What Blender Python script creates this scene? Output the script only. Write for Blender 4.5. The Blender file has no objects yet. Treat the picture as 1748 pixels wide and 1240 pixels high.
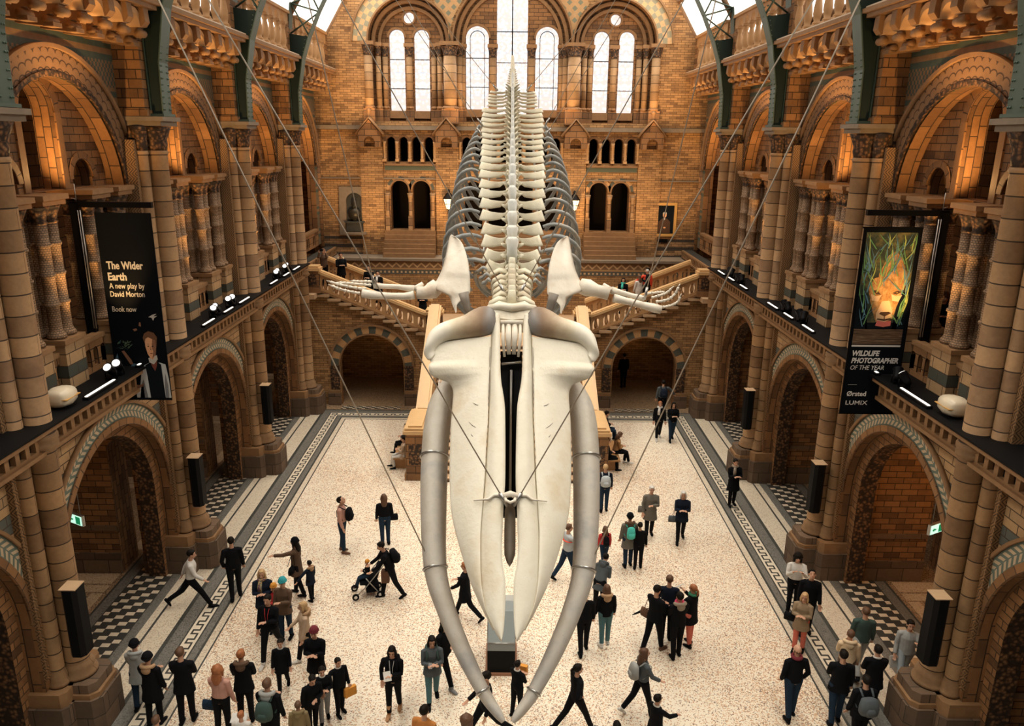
import bpy, bmesh, math, random
from mathutils import Vector, Matrix, noise as mnoise
from mathutils.geometry import tessellate_polygon
random.seed(7)
sc = bpy.context.scene
COL = sc.collection
R = math.radians
PI = math.pi
sin, cos, hypot = math.sin, math.cos, math.hypot

# ---------------------------------------------------------------- camera
cam = bpy.data.cameras.new('camera')
cam.sensor_width = 36
cam.lens = 1330 / 1748 * 36
cam.shift_x = 7 / 1748
cam.clip_start = .1
cam.clip_end = 300
camo = bpy.data.objects.new('camera', cam)
COL.objects.link(camo)
camo.location = (0, 0, 11.6)
camo.rotation_euler = (Matrix.Rotation(R(90 - 16.18), 3, 'X') @ Matrix.Rotation(R(.6), 3, 'Z')).to_euler()
sc.camera = camo
sc.view_settings.view_transform = 'Standard'
sc.view_settings.look = 'None'
sc.view_settings.gamma = 1
sc.view_settings.exposure = 0.0
# ---------------------------------------------------------------- world
w = bpy.data.worlds.new('world')
sc.world = w
w.use_nodes = True
w.node_tree.nodes['Background'].inputs[0].default_value = (.75, .85, 1, 1)
w.node_tree.nodes['Background'].inputs[1].default_value = .03
SKY = 1.6        # daylight through the frosted roof glass
WIN = 1.2        # daylight through the end windows
LAMP = 1.7       # strength of the warm gallery lamps
DAY = 1.0

def area_light(name, loc, size, power, col, rot, sy=None):
    l = bpy.data.lights.new(name, 'AREA')
    l.energy = power
    l.color = col
    l.size = size
    if sy:
        l.shape = 'RECTANGLE'
        l.size_y = sy
    o = bpy.data.objects.new(name, l)
    o.location = loc
    o.rotation_euler = rot
    COL.objects.link(o)
    return o

def aim_light(name, kind, loc, target, power, col, size=.15, angle=100, blend=.8):
    l = bpy.data.lights.new(name, kind)
    l.energy = power
    l.color = col
    if kind == 'SPOT':
        l.spot_size = R(angle)
        l.spot_blend = blend
        l.shadow_soft_size = size
    elif kind == 'POINT':
        l.shadow_soft_size = size
    else:
        l.size = size
    o = bpy.data.objects.new(name, l)
    o.location = loc
    d = Vector(target) - Vector(loc)
    o.rotation_euler = d.to_track_quat('-Z', 'Y').to_euler()
    COL.objects.link(o)
    return o

# daylight that falls through the two glazed strips of the roof, and through the end windows
for s in (-1, 1):
    area_light('skylight_daylight', (s * 6.9, 19, 18.2), 38, 2650 * DAY, (1, .93, .80), (0, R(31 * s), R(0)), 3.8).rotation_euler = (0, R(16) * s, R(0))
for L in [o for o in COL.objects if o.type == 'LIGHT' and o.data.size == 38]:
    L.data.size, L.data.size_y = 3.8, 40
    L.data.spread = R(105)
area_light('window_daylight', (0, 38.2, 15.2), 9, 200 * DAY, (1, .97, .93), (R(90), 0, R(180)), 4).rotation_euler = (R(-65), 0, 0)
WARM = (1, .56, .2)
PC = [13.4 + 6.25 * k for k in range(-1, 5)]      # pier centres along the hall
S = 6.25
for s in (-1, 1):
    for k in range(5):
        bc = PC[k] + S / 2
        # uplights standing on the ledge, washing the gallery arches
        for du in (-1.2, 1.3):
            aim_light('gallery_uplight', 'SPOT', (s * 8.4, bc - .45 + du * .25, 6.9), (s * 9.1, bc + du * .4, 13), 330 * LAMP, WARM, .08, 56)
            aim_light('soffit_lamp', 'SPOT', (s * 9.42, bc - du * .55, 10.56), (s * 9.42, bc + du * 1.5, 11.9), 190 * LAMP, WARM, .05, 66)
            aim_light('alcove_lamp', 'SPOT', (s * 9.9, bc + du * 1.12, 9.2), (s * 9.84, bc + du * 1.12, 12), 22 * LAMP, WARM, .05, 70)
        aim_light('alcove_lamp', 'SPOT', (s * 9.95, bc, 9.0), (s * 9.85, bc, 12.6), 14 * LAMP, WARM, .05, 60)
        # lamps of the gallery passage behind the columns and of the aisle below
        aim_light('passage_lamp', 'SPOT', (s * 11.2, bc + .4, 7.0), (s * 10.0, bc, 12.5), 80 * LAMP, WARM, .15, 100)
        aim_light('aisle_lamp', 'POINT', (s * 12.4, bc - .4, 5.0), (0, 0, 0), ((16 if s < 0 else 95) if k == 1 else 5) * LAMP, WARM, .2)
        # lamps under the upper balustrade
        aim_light('cornice_uplight', 'SPOT', (s * 8.1, bc, 11.9), (s * 8.6, bc, 14.5), 120 * LAMP, WARM, .08, 140)
# daylight of the last roof bay grazing the end wall
area_light('end_skylight', (0, 33.5, 19.5), 9, 420 * DAY, (1, .9, .72), (0, 0, 0), 3).rotation_euler = (R(-32), 0, R(180))
# end wall and stair lamps
for x in (-6.6, -2.3, 2.3, 6.6):
    aim_light('end_wall_lamp', 'SPOT', (x, 35.2, 7.0), (x, 38.5, 11.0), 260 * LAMP, (1, .62, .3), .2, 120)
    aim_light('window_sill_lamp', 'SPOT', (x, 37.1, 12.0), (x, 38.5, 16.0), 110 * LAMP, (1, .62, .3), .2, 130)
for x in (-6, 6):
    aim_light('stair_hall_lamp', 'POINT', (x, 36.6, 2.6), (0, 0, 0), 2.5 * LAMP, WARM, .2)

# ---------------------------------------------------------------- materials
class NT:
    def __init__(s, name):
        s.m = bpy.data.materials.new(name)
        s.m.use_nodes = True
        s.t = s.m.node_tree
        s.b = s.t.nodes['Principled BSDF']
        s.uvn = None
    def n(s, t, **k):
        x = s.t.nodes.new(t)
        for a, b in k.items():
            setattr(x, a, b)
        return x
    def put(s, sock, v):
        if v is None:
            return
        if isinstance(v, bpy.types.NodeSocket):
            s.t.links.new(v, sock)
        elif isinstance(v, (tuple, list)):
            sock.default_value = tuple(v) + ((1,) if len(v) == 3 and len(sock.default_value) == 4 else ())
        else:
            sock.default_value = v
    def ma(s, op, a, b=None, c=None):
        x = s.n('ShaderNodeMath', operation=op)
        s.put(x.inputs[0], a)
        s.put(x.inputs[1], b)
        s.put(x.inputs[2], c)
        return x.outputs[0]
    def uv(s):
        if not s.uvn:
            t = s.n('ShaderNodeTexCoord')
            x = s.n('ShaderNodeSeparateXYZ')
            s.t.links.new(t.outputs['UV'], x.inputs[0])
            s.uvn = (t.outputs['UV'], x.outputs[0], x.outputs[1])
        return s.uvn
    def obj(s):
        return s.n('ShaderNodeTexCoord').outputs['Object']
    def geo(s):
        return s.n('ShaderNodeNewGeometry').outputs['Position']
    def noise(s, vec, scale, detail=3, rough=.5):
        x = s.n('ShaderNodeTexNoise')
        s.put(x.inputs['Vector'], vec)
        x.inputs['Scale'].default_value = scale
        x.inputs['Detail'].default_value = detail
        x.inputs['Roughness'].default_value = rough
        return x.outputs[0]
    def voro(s, vec, scale, out='Color', feature='F1'):
        x = s.n('ShaderNodeTexVoronoi', feature=feature)
        s.put(x.inputs['Vector'], vec)
        x.inputs['Scale'].default_value = scale
        return x.outputs[out]
    def ramp(s, f, *stops, interp='LINEAR'):
        x = s.n('ShaderNodeValToRGB')
        x.color_ramp.interpolation = interp
        e = x.color_ramp.elements
        while len(e) < len(stops):
            e.new(.5)
        for i, (p, c) in enumerate(stops):
            e[i].position = p
            e[i].color = tuple(c) + (1,) if len(c) == 3 else c
        s.put(x.inputs[0], f)
        return x.outputs[0]
    def mix(s, f, a, b, mode='MIX'):
        x = s.n('ShaderNodeMix', data_type='RGBA', blend_type=mode)
        s.put(x.inputs[0], f)
        s.put(x.inputs[6], a)
        s.put(x.inputs[7], b)
        return x.outputs[2]
    def comb(s, a, b, c=0.):
        x = s.n('ShaderNodeCombineXYZ')
        for i, v in enumerate((a, b, c)):
            s.put(x.inputs[i], v)
        return x.outputs[0]
    def bump(s, h, st=.3, d=.02):
        x = s.n('ShaderNodeBump')
        x.inputs['Strength'].default_value = st
        x.inputs['Distance'].default_value = d
        s.put(x.inputs['Height'], h)
        s.put(s.b.inputs['Normal'], x.outputs[0])
    def col(s, c, rough=.7, metal=0, spec=None):
        s.put(s.b.inputs['Base Color'], c)
        s.put(s.b.inputs['Roughness'], rough)
        s.b.inputs['Metallic'].default_value = metal
        if spec is not None:
            s.b.inputs['Specular IOR Level'].default_value = spec
        return s.m

M = {}
def plain(name, c, rough=.7, metal=0, emit=None, es=1, var=0, vs=8):
    a = NT(name)
    if max(c) < .06:
        a.b.inputs['Specular IOR Level'].default_value = .12
    cc = c
    if var:
        f = a.noise(a.obj(), vs, 4, .6)
        cc = a.mix(f, tuple(x * (1 - var) for x in c), tuple(min(1, x * (1 + var)) for x in c))
    a.col(cc, rough, metal)
    if emit:
        a.b.inputs['Emission Color'].default_value = tuple(emit) + (1,)
        a.b.inputs['Emission Strength'].default_value = es
    M[name] = a.m
    return a.m

def brick(name, c1, c2, mortar, bw, bh, ms=.012, var=.5, bump=.4, bands=None, period=None):
    a = NT(name)
    vec, u, v = a.uv()
    b = a.n('ShaderNodeTexBrick')
    a.put(b.inputs['Vector'], vec)
    a.put(b.inputs['Color1'], (0, 0, 0))
    a.put(b.inputs['Color2'], (1, 1, 1))
    a.put(b.inputs['Mortar'], (.5, .5, .5))
    for n_, v_ in (('Scale', 1), ('Mortar Size', ms), ('Mortar Smooth', .3), ('Bias', 0), ('Brick Width', bw), ('Row Height', bh)):
        b.inputs[n_].default_value = v_
    row = a.ma('FLOOR', a.ma('DIVIDE', v, bh))
    wn = a.n('ShaderNodeTexWhiteNoise', noise_dimensions='1D')
    a.put(wn.inputs['W'], row)
    fac = a.ma('ADD', a.ma('MULTIPLY', b.outputs[0], .6), a.ma('MULTIPLY', wn.outputs[0], .2))
    geo = a.geo()
    fac = a.ma('ADD', fac, a.ma('MULTIPLY', a.noise(geo, 2.2, 4, .65), .5))
    base = a.ramp(fac, (.15, c2), (.6, c1), (1, tuple(min(1, x * 1.35) for x in c1)))
    if bands:      # (period, [(start, end, colour)...]) courses of other clay
        p, ls = bands
        vv = a.ma('MULTIPLY', a.ma('FRACT', a.ma('DIVIDE', v, p)), 1)
        for (s0, s1, cc) in ls:
            f = a.ma('MULTIPLY', a.ma('GREATER_THAN', vv, s0), a.ma('LESS_THAN', vv, s1))
            base = a.mix(f, base, a.mix(a.ma('MULTIPLY', fac, .8), tuple(x * .6 for x in cc), cc))
    base = a.mix(b.outputs['Fac'], base, mortar)
    dirt = a.noise(geo, 11, 3, .7)
    base = a.mix(a.ma('MULTIPLY', dirt, .45), base, tuple(x * .35 for x in c2))
    a.col(base, .72)
    a.bump(a.ma('SUBTRACT', a.ma('MULTIPLY', dirt, .5), b.outputs['Fac']), bump, .015)
    M[name] = a.m
    return a.m

TAN = (.30, .145, .053)
BRN = (.075, .032, .012)
GRN = (.05, .075, .062)
CRM = (.42, .26, .125)
MORT = (.035, .018, .008)
brick('terracotta brick', TAN, BRN, MORT, .42, .17)
brick('terracotta ashlar', TAN, (.12, .056, .023), MORT, .62, .27, .014)
brick('terracotta drum', (.42, .25, .12), (.17, .085, .038), MORT, 40, .37, .014)
brick('pier brick', (.34, .165, .06), BRN, MORT, .38, .21, .012)
brick('end wall brick', (.48, .265, .105), (.15, .068, .025), (.06, .03, .012), .34, .105, .008)
brick('banded brick', CRM, (.42, .27, .14), MORT, .55, .19, .012, bands=(1.14, [(.0, .34, (.10, .125, .115))]))
brick('grey banded brick', (.5, .29, .13), BRN, MORT, .34, .105, .008, bands=(.42, [(.0, .42, (.09, .07, .05))]))
brick('voussoir stone', TAN, (.13, .062, .026), MORT, .36, 5, .014)
brick('plinth stone', CRM, (.35, .21, .11), MORT, .5, .25, .012, bands=(.75, [(.34, .67, GRN)]))
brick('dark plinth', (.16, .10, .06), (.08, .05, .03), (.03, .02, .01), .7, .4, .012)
plain('stone moulding', (.26, .14, .06), .7, var=.35, vs=5)
plain('light stone', (.62, .52, .40), .6, var=.15, vs=3)
plain('grey stone', (.22, .17, .12), .75, var=.3, vs=4)
plain('dark slate', (.05, .05, .045), .6, var=.3)
plain('stair stone', (.50, .33, .19), .6, var=.2, vs=3)
plain('rail stone', (.62, .40, .19), .45, var=.12, vs=4)
plain('dark iron', (.02, .033, .028), .5, .15)
plain('sage iron', (.075, .115, .085), .5, .15, var=.15, vs=3)
plain('black metal', (.005, .005, .006), .45, .2)
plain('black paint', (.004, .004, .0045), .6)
plain('steel', (.45, .44, .42), .35, .9)
plain('cable steel', (.45, .38, .3), .5, .3)
plain('chalk white', (.8, .78, .74), .6)
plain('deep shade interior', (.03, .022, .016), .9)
plain('roof timber', (.26, .15, .08), .7, var=.2)
plain('bronze', (.05, .045, .035), .4, .6)
plain('gilt', (.6, .34, .1), .45, 0, var=.2, vs=20)

def uvmat(name, fn, rough=.7, bump=None):
    a = NT(name)
    vec, u, v = a.uv()
    r = fn(a, u, v)
    c = r
    if isinstance(r, tuple):
        c, h = r
        a.bump(h, bump or .5, .02)
    a.col(c, rough)
    M[name] = a.m
    return a.m

def f_zig(a, u, v):       # zigzag incised in terracotta
    t = a.ma('PINGPONG', v, .11)
    d = a.ma('ABSOLUTE', a.ma('SUBTRACT', a.ma('PINGPONG', a.ma('ADD', u, t), .07), .035))
    f = a.ma('LESS_THAN', d, .012)
    n = a.noise(a.geo(), 5, 4, .6)
    return a.mix(f, a.mix(n, (.2, .11, .045), (.36, .2, .085)), (.06, .03, .014)), a.ma('SUBTRACT', 1, f)
uvmat('zigzag terracotta', f_zig)
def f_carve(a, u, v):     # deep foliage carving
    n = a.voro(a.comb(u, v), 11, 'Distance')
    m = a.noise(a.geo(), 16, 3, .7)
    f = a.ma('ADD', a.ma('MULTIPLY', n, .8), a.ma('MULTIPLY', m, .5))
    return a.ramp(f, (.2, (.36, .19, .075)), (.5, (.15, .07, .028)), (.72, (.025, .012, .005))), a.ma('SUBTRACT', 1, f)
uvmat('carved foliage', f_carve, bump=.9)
def f_scale(a, u, v):     # scale pattern of the big archivolts
    p = .19
    row = a.ma('FLOOR', a.ma('DIVIDE', v, p))
    off = a.ma('MULTIPLY', a.ma('FRACT', a.ma('MULTIPLY', row, .5)), 1)
    x = a.ma('SUBTRACT', a.ma('FRACT', a.ma('ADD', a.ma('DIVIDE', u, p * 1.3), off)), .5)
    y = a.ma('FRACT', a.ma('DIVIDE', v, p))
    r = a.ma('SQRT', a.ma('ADD', a.ma('MULTIPLY', x, x), a.ma('MULTIPLY', y, y)))
    f = a.ma('LESS_THAN', a.ma('ABSOLUTE', a.ma('SUBTRACT', r, .52)), .07)
    n = a.noise(a.geo(), 4, 4, .6)
    return a.mix(f, a.mix(n, (.17, .09, .042), (.32, .18, .085)), (.06, .03, .014)), a.ma('SUBTRACT', 1, f)
uvmat('scale archivolt', f_scale)
def f_leaf(a, u, v):      # cream leaves on grey green, v runs 0..0.36 across the band
    vc = a.ma('ABSOLUTE', a.ma('SUBTRACT', v, .17))
    ph = a.ma('FRACT', a.ma('ADD', a.ma('DIVIDE', u, .17), a.ma('MULTIPLY', vc, 5.5)))
    f = a.ma('MULTIPLY', a.ma('LESS_THAN', ph, .52), a.ma('MULTIPLY', a.ma('LESS_THAN', vc, .135), a.ma('GREATER_THAN', vc, .012)))
    return a.mix(f, (.12, .155, .125), (.52, .4, .26))
uvmat('leaf band', f_leaf)
def f_spandrel(a, u, v):  # green and buff patterned courses over the gallery arches
    fr = a.ma('FRACT', a.ma('DIVIDE', v, 1.05))
    p = .15
    row = a.ma('FLOOR', a.ma('DIVIDE', v, p * .62))
    x = a.ma('FRACT', a.ma('ADD', a.ma('DIVIDE', u, p), a.ma('MULTIPLY', row, .5)))
    chk = a.ma('LESS_THAN', x, .5)
    n = a.noise(a.geo(), 6, 4, .6)
    g = a.mix(n, (.03, .05, .042), (.075, .105, .085))
    b = a.mix(n, (.15, .085, .04), (.28, .165, .08))
    c = a.mix(chk, g, b)
    c = a.mix(a.ma('GREATER_THAN', fr, .55), c, g)
    c = a.mix(a.ma('GREATER_THAN', fr, .68), c, b)
    c = a.mix(a.ma('GREATER_THAN', fr, .8), c, g)
    c = a.mix(a.ma('GREATER_THAN', fr, .92), c, b)
    return c
uvmat('spandrel pattern', f_spandrel)
def f_spandrel2(a, u, v):  # diaper work between the end arches
    x = a.ma('FRACT', a.ma('ADD', a.ma('DIVIDE', u, .5), a.ma('DIVIDE', v, .5)))
    y = a.ma('FRACT', a.ma('SUBTRACT', a.ma('DIVIDE', u, .5), a.ma('DIVIDE', v, .5)))
    f = a.ma('MULTIPLY', a.ma('LESS_THAN', x, .5), a.ma('LESS_THAN', y, .5))
    n = a.noise(a.geo(), 6, 4, .6)
    return a.mix(f, a.mix(n, (.42, .24, .1), (.6, .38, .2)), (.2, .21, .15))
uvmat('diaper pattern', f_spandrel2)
def f_vous2(a, u, v):     # alternating dark and buff blocks
    x = a.ma('FRACT', a.ma('DIVIDE', u, .62))
    n = a.noise(a.geo(), 9, 4, .6)
    return a.mix(a.ma('LESS_THAN', x, .5), a.mix(n, (.42, .22, .08), (.6, .36, .17)), a.mix(n, (.05, .055, .045), (.11, .115, .09)))
uvmat('alternating blocks', f_vous2)
def f_vous3(a, u, v):
    x = a.ma('FRACT', a.ma('DIVIDE', u, .5))
    y = a.ma('LESS_THAN', a.ma('FRACT', a.ma('DIVIDE', v, .42)), .5)
    f = a.ma('ABSOLUTE', a.ma('SUBTRACT', y, a.ma('LESS_THAN', x, .5)))
    n = a.noise(a.geo(), 9, 4, .6)
    return a.mix(f, a.mix(n, (.5, .3, .13), (.66, .45, .25)), a.mix(n, (.25, .24, .16), (.34, .31, .22)))
uvmat('checked archivolt', f_vous3)
def f_frieze(a, u, v):    # zigzag frieze on the landing wall
    t = a.ma('ADD', a.ma('MULTIPLY', a.ma('PINGPONG', u, .2), .9), .36)
    f1 = a.ma('LESS_THAN', a.ma('ABSOLUTE', a.ma('SUBTRACT', v, t)), .045)
    dots = a.ma('MULTIPLY', a.ma('LESS_THAN', a.ma('FRACT', a.ma('DIVIDE', u, .2)), .45), a.ma('LESS_THAN', a.ma('ABSOLUTE', a.ma('SUBTRACT', v, .12)), .045))
    band = a.ma('LESS_THAN', a.ma('ABSOLUTE', a.ma('SUBTRACT', v, .12)), .1)
    c = a.mix(band, (.24, .13, .06), (.1, .1, .08))
    c = a.mix(a.ma('LESS_THAN', a.ma('ABSOLUTE', a.ma('SUBTRACT', v, .28)), .035), c, (.5, .3, .13))
    return a.mix(a.ma('MAXIMUM', f1, dots), c, (.62, .42, .22))
uvmat('zigzag frieze', f_frieze)

def f_terrazzo(c1, sp1, sp2, amt):
    def f(a, u, v):
        vec = a.geo()
        vc = a.n('ShaderNodeSeparateColor')
        a.put(vc.inputs[0], a.voro(vec, 44))
        big = a.noise(vec, .22, 3, .6)
        th = a.ma('ADD', amt, a.ma('MULTIPLY', a.ma('SUBTRACT', big, .5), .9))
        c = a.mix(a.ma('LESS_THAN', vc.outputs[0], th), c1, sp1)
        c = a.mix(a.ma('LESS_THAN', vc.outputs[1], a.ma('MULTIPLY', th, .4)), c, sp2)
        return c
    return f
uvmat('floor terrazzo', f_terrazzo((.84, .76, .62), (.62, .40, .24), (.26, .18, .13), .26), .42)
uvmat('pale terrazzo', f_terrazzo((.66, .58, .45), (.56, .44, .32), (.4, .33, .25), .2), .42)
uvmat('grey terrazzo', f_terrazzo((.15, .145, .125), (.2, .19, .17), (.09, .085, .075), .3), .42)
uvmat('dark terrazzo', f_terrazzo((.05, .055, .05), (.07, .07, .06), (.03, .03, .03), .3), .42)
uvmat('brown terrazzo', f_terrazzo((.42, .28, .16), (.2, .13, .08), (.08, .06, .04), .5), .42)
uvmat('tan terrazzo', f_terrazzo((.55, .42, .28), (.42, .3, .18), (.3, .2, .12), .3), .42)
def f_key(a, u, v):       # fret border, v runs 0..0.32
    x = a.ma('FRACT', a.ma('DIVIDE', u, .36))
    y = a.ma('DIVIDE', v, .32)
    def nr(q, c, h):
        return a.ma('LESS_THAN', a.ma('ABSOLUTE', a.ma('SUBTRACT', q, c)), h)
    def inr(q, lo, hi):
        return a.ma('MULTIPLY', a.ma('GREATER_THAN', q, lo), a.ma('LESS_THAN', q, hi))
    top = a.ma('MULTIPLY', nr(y, .74, .075), inr(x, .0, .52))
    bot = a.ma('MULTIPLY', nr(y, .26, .075), inr(x, .44, 1.0))
    v1 = a.ma('MULTIPLY', nr(x, .48, .085), inr(y, .2, .8))
    v2 = a.ma('MULTIPLY', a.ma('LESS_THAN', x, .16), inr(y, .2, .8))
    f = a.ma('MAXIMUM', a.ma('MAXIMUM', top, bot), a.ma('MAXIMUM', v1, v2))
    return a.mix(f, (.68, .6, .47), (.05, .05, .045))
uvmat('fret border', f_key, .42)
def f_hound(a, u, v):     # stepped black and cream mosaic, v 0..1 across
    q = .42
    sx = a.ma('DIVIDE', a.ma('FLOOR', a.ma('DIVIDE', u, q / 3)), 3)
    sy = a.ma('FLOOR', a.ma('DIVIDE', v, q / 2))
    x = a.ma('FRACT', a.ma('ADD', sx, a.ma('MULTIPLY', sy, .334)))
    f = a.ma('LESS_THAN', x, .34)
    edge = a.ma('MAXIMUM', a.ma('LESS_THAN', v, .03), a.ma('GREATER_THAN', v, .97))
    return a.mix(a.ma('MAXIMUM', f, edge), (.68, .58, .44), (.045, .045, .04))
uvmat('stepped mosaic', f_hound, .42)
def f_glass(a, u, v):     # painted leaded glass lit by the sky: v, u in metres from the foot of the light
    p = a.comb(a.ma('PINGPONG', u, 10), v)
    n = a.noise(p, 9, 2, .5)
    d = a.voro(p, 7, 'Distance', 'F1')
    c = a.mix(a.ma('MULTIPLY', a.ma('GREATER_THAN', d, .5), .42), (1, .99, .96), (.75, .36, .2))
    c = a.mix(a.ma('MULTIPLY', a.ma('GREATER_THAN', n, .58), .3), c, (.45, .62, .8))
    c = a.mix(a.ma('MULTIPLY', a.ma('LESS_THAN', a.ma('FRACT', a.ma('MULTIPLY', v, 1.04)), .1), .35), c, (.5, .68, .8))
    a.put(a.b.inputs['Emission Color'], c)
    a.b.inputs['Emission Strength'].default_value = WIN
    return a.mix(1., (.05, .05, .05), (.05, .05, .05))
uvmat('painted glass', f_glass, .3)
plain('frosted roof glass', (.8, .8, .78), .4, emit=(1, .95, .88), es=SKY)
plain('grey bone', (.42, .42, .40), .6, var=.25, vs=6)
# ---------------------------------------------------------------- mesh helpers
class MB:
    def __init__(s):
        s.v, s.f, s.mi, s.uvs, s.sm = [], [], [], {}, []
    def add(s, vs, fs, m=0, uvs=None, smooth=False):
        o = len(s.v)
        s.v += [tuple(p) for p in vs]
        for i, f in enumerate(fs):
            s.f.append([o + j for j in f])
            s.mi.append(m)
            s.sm.append(smooth)
            if uvs and uvs[i]:
                s.uvs[len(s.f) - 1] = uvs[i]
        return s
    def box(s, c, size, m=0, rot=None, taper=1):
        x, y, z = (q / 2 for q in size)
        P = [Vector((sx * x * (taper if sz > 0 else 1), sy * y * (taper if sz > 0 else 1), sz * z)) for sz in (-1, 1) for sy in (-1, 1) for sx in (-1, 1)]
        if rot is not None:
            P = [rot @ p for p in P]
        c = Vector(c)
        return s.add([p + c for p in P], [(0, 2, 3, 1), (4, 5, 7, 6), (0, 1, 5, 4), (2, 6, 7, 3), (0, 4, 6, 2), (1, 3, 7, 5)], m)
    def fbox(s, fr, u0, u1, v0, v1, w0, w1, m=0):
        return s.prism(fr, [(u0, v0), (u1, v0), (u1, v1), (u0, v1)], w0, w1, m=m)
    def prism(s, fr, out, w0, w1, holes=(), m=0, ms=None, front=True, back=True):
        loops = [list(out)] + [list(h) for h in holes]
        ms = m if ms is None else ms
        flat = [p for l in loops for p in l]
        tri = tessellate_polygon([[Vector((p[0], p[1], 0)) for p in l] for l in loops])
        n = len(flat)
        for w_, on in ((w0, front), (w1, back)):
            if on:
                s.add([fr(p[0], p[1], w_) for p in flat], [tuple(t) for t in tri], m, [[flat[i] for i in t] for t in tri])
        for l in loops:
            k = len(l)
            acc = 0
            for i in range(k):
                a, b = l[i], l[(i + 1) % k]
                d = hypot(a[0] - b[0], a[1] - b[1])
                s.add([fr(*a, w0), fr(*b, w0), fr(*b, w1), fr(*a, w1)], [(0, 1, 2, 3)], ms,
                      [[(acc, w0), (acc + d, w0), (acc + d, w1), (acc, w1)]])
                acc += d
        return s
    def band(s, fr, cu, cv, r0, r1, w0, w1, a0=0, a1=PI, n=24, m=0, soff=None):
        for i in range(n):
            t0, t1 = a0 + (a1 - a0) * i / n, a0 + (a1 - a0) * (i + 1) / n
            c0, s0, c1, s1 = cos(t0), sin(t0), cos(t1), sin(t1)
            P = [fr(cu + r * c, cv + r * q, w_) for w_ in (w0, w1) for (r, c, q) in ((r0, c0, s0), (r1, c0, s0), (r1, c1, s1), (r0, c1, s1))]
            rm = (r0 + r1) / 2
            ua, ub = rm * t0, rm * t1
            dr = r1 - r0
            fu = [(ua, 0), (ua, dr), (ub, dr), (ub, 0)]
            s.add(P, [(0, 1, 2, 3), (4, 5, 6, 7)], m, [fu, fu])
            s.add(P, [(0, 3, 7, 4), (1, 2, 6, 5)], m if soff is None else soff, [[(ua, w0), (ub, w0), (ub, w1), (ua, w1)]] * 2, True)
            if i == 0:
                s.add(P, [(0, 1, 5, 4)], m)
            if i == n - 1:
                s.add(P, [(3, 2, 6, 7)], m)
        return s
    def lathe(s, c, prof, n=16, m=0, a0=0, a1=2 * PI, axis=None, sy=1, smooth=True):
        full = abs(a1 - a0 - 2 * PI) < 1e-4
        k = n if full else n + 1
        c = Vector(c)
        P = []
        for (r, z) in prof:
            for i in range(k):
                t = a0 + (a1 - a0) * i / n
                p = Vector((r * cos(t), r * sin(t) * sy, z))
                P.append(c + (axis @ p if axis is not None else p))
        F, U = [], []
        for j in range(len(prof) - 1):
            r = max(prof[j][0], prof[j + 1][0])
            z0, z1 = prof[j][1] + c.z, prof[j + 1][1] + c.z
            for i in range(n):
                i2 = (i + 1) % k
                F.append((j * k + i, j * k + i2, (j + 1) * k + i2, (j + 1) * k + i))
                ua, ub = r * 2 * PI * i / n, r * 2 * PI * (i + 1) / n
                U.append([(ua, z0), (ub, z0), (ub, z1), (ua, z1)])
        s.add(P, F, m, U, smooth)
        if full:
            s.add([P[i] for i in range(k)], [tuple(range(k))], m)
            s.add(P[-k:], [tuple(range(k))], m)
        return s
    def tube(s, pts, rad, n=8, m=0, flat=1, up=None, caps=True, smooth=True, pw=2):
        pts = [Vector(p) for p in pts]
        N = len(pts)
        if not isinstance(rad, (list, tuple)):
            rad = [rad] * N
        P = []
        ref = Vector(up) if up is not None else None
        lens = [0]
        for i in range(N):
            t = (pts[min(i + 1, N - 1)] - pts[max(i - 1, 0)])
            if t.length < 1e-9:
                t = Vector((0, 0, 1))
            t.normalize()
            if i:
                lens.append(lens[-1] + (pts[i] - pts[i - 1]).length)
            if ref is None:
                ref = Vector((0, 0, 1)) if abs(t.z) < .9 else Vector((1, 0, 0))
            b = ref - t * ref.dot(t)
            if b.length < 1e-6:
                b = t.orthogonal()
            b.normalize()
            a = t.cross(b)
            if up is None:
                ref = b
            r = rad[i]
            ra, rb = (r if isinstance(r, (tuple, list)) else (r, r * flat))
            for k in range(n):
                q = 2 * PI * k / n
                cq, sq = cos(q), sin(q)
                if pw != 2:
                    cq = math.copysign(abs(cq) ** (2 / pw), cq)
                    sq = math.copysign(abs(sq) ** (2 / pw), sq)
                P.append(pts[i] + a * (ra * cq) + b * (rb * sq))
        F, U = [], []
        for i in range(N - 1):
            for k in range(n):
                k2 = (k + 1) % n
                F.append((i * n + k, i * n + k2, (i + 1) * n + k2, (i + 1) * n + k))
                ua, ub = k * .1, (k + 1) * .1
                U.append([(ua, lens[i]), (ub, lens[i]), (ub, lens[i + 1]), (ua, lens[i + 1])])
        if caps:
            F += [tuple(range(n))[::-1], tuple(range((N - 1) * n, N * n))]
            U += [None, None]
        return s.add(P, F, m, U, smooth)
    def ball(s, c, r, n=12, m=0, rot=None):
        c = Vector(c)
        if not isinstance(r, (tuple, list)):
            r = (r, r, r)
        k = max(4, n // 2)
        P, F = [], []
        for j in range(1, k):
            ph = PI * j / k
            for i in range(n):
                t = 2 * PI * i / n
                p = Vector((r[0] * sin(ph) * cos(t), r[1] * sin(ph) * sin(t), r[2] * cos(ph)))
                P.append(c + (rot @ p if rot is not None else p))
        tp, bt = Vector((0, 0, r[2])), Vector((0, 0, -r[2]))
        if rot is not None:
            tp, bt = rot @ tp, rot @ bt
        P += [c + tp, c + bt]
        T, B = len(P) - 2, len(P) - 1
        for j in range(k - 2):
            for i in range(n):
                i2 = (i + 1) % n
                F.append((j * n + i, (j + 1) * n + i, (j + 1) * n + i2, j * n + i2))
        for i in range(n):
            i2 = (i + 1) % n
            F.append((T, i, i2))
            F.append((B, (k - 2) * n + i2, (k - 2) * n + i))
        return s.add(P, F, m, None, True)
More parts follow.
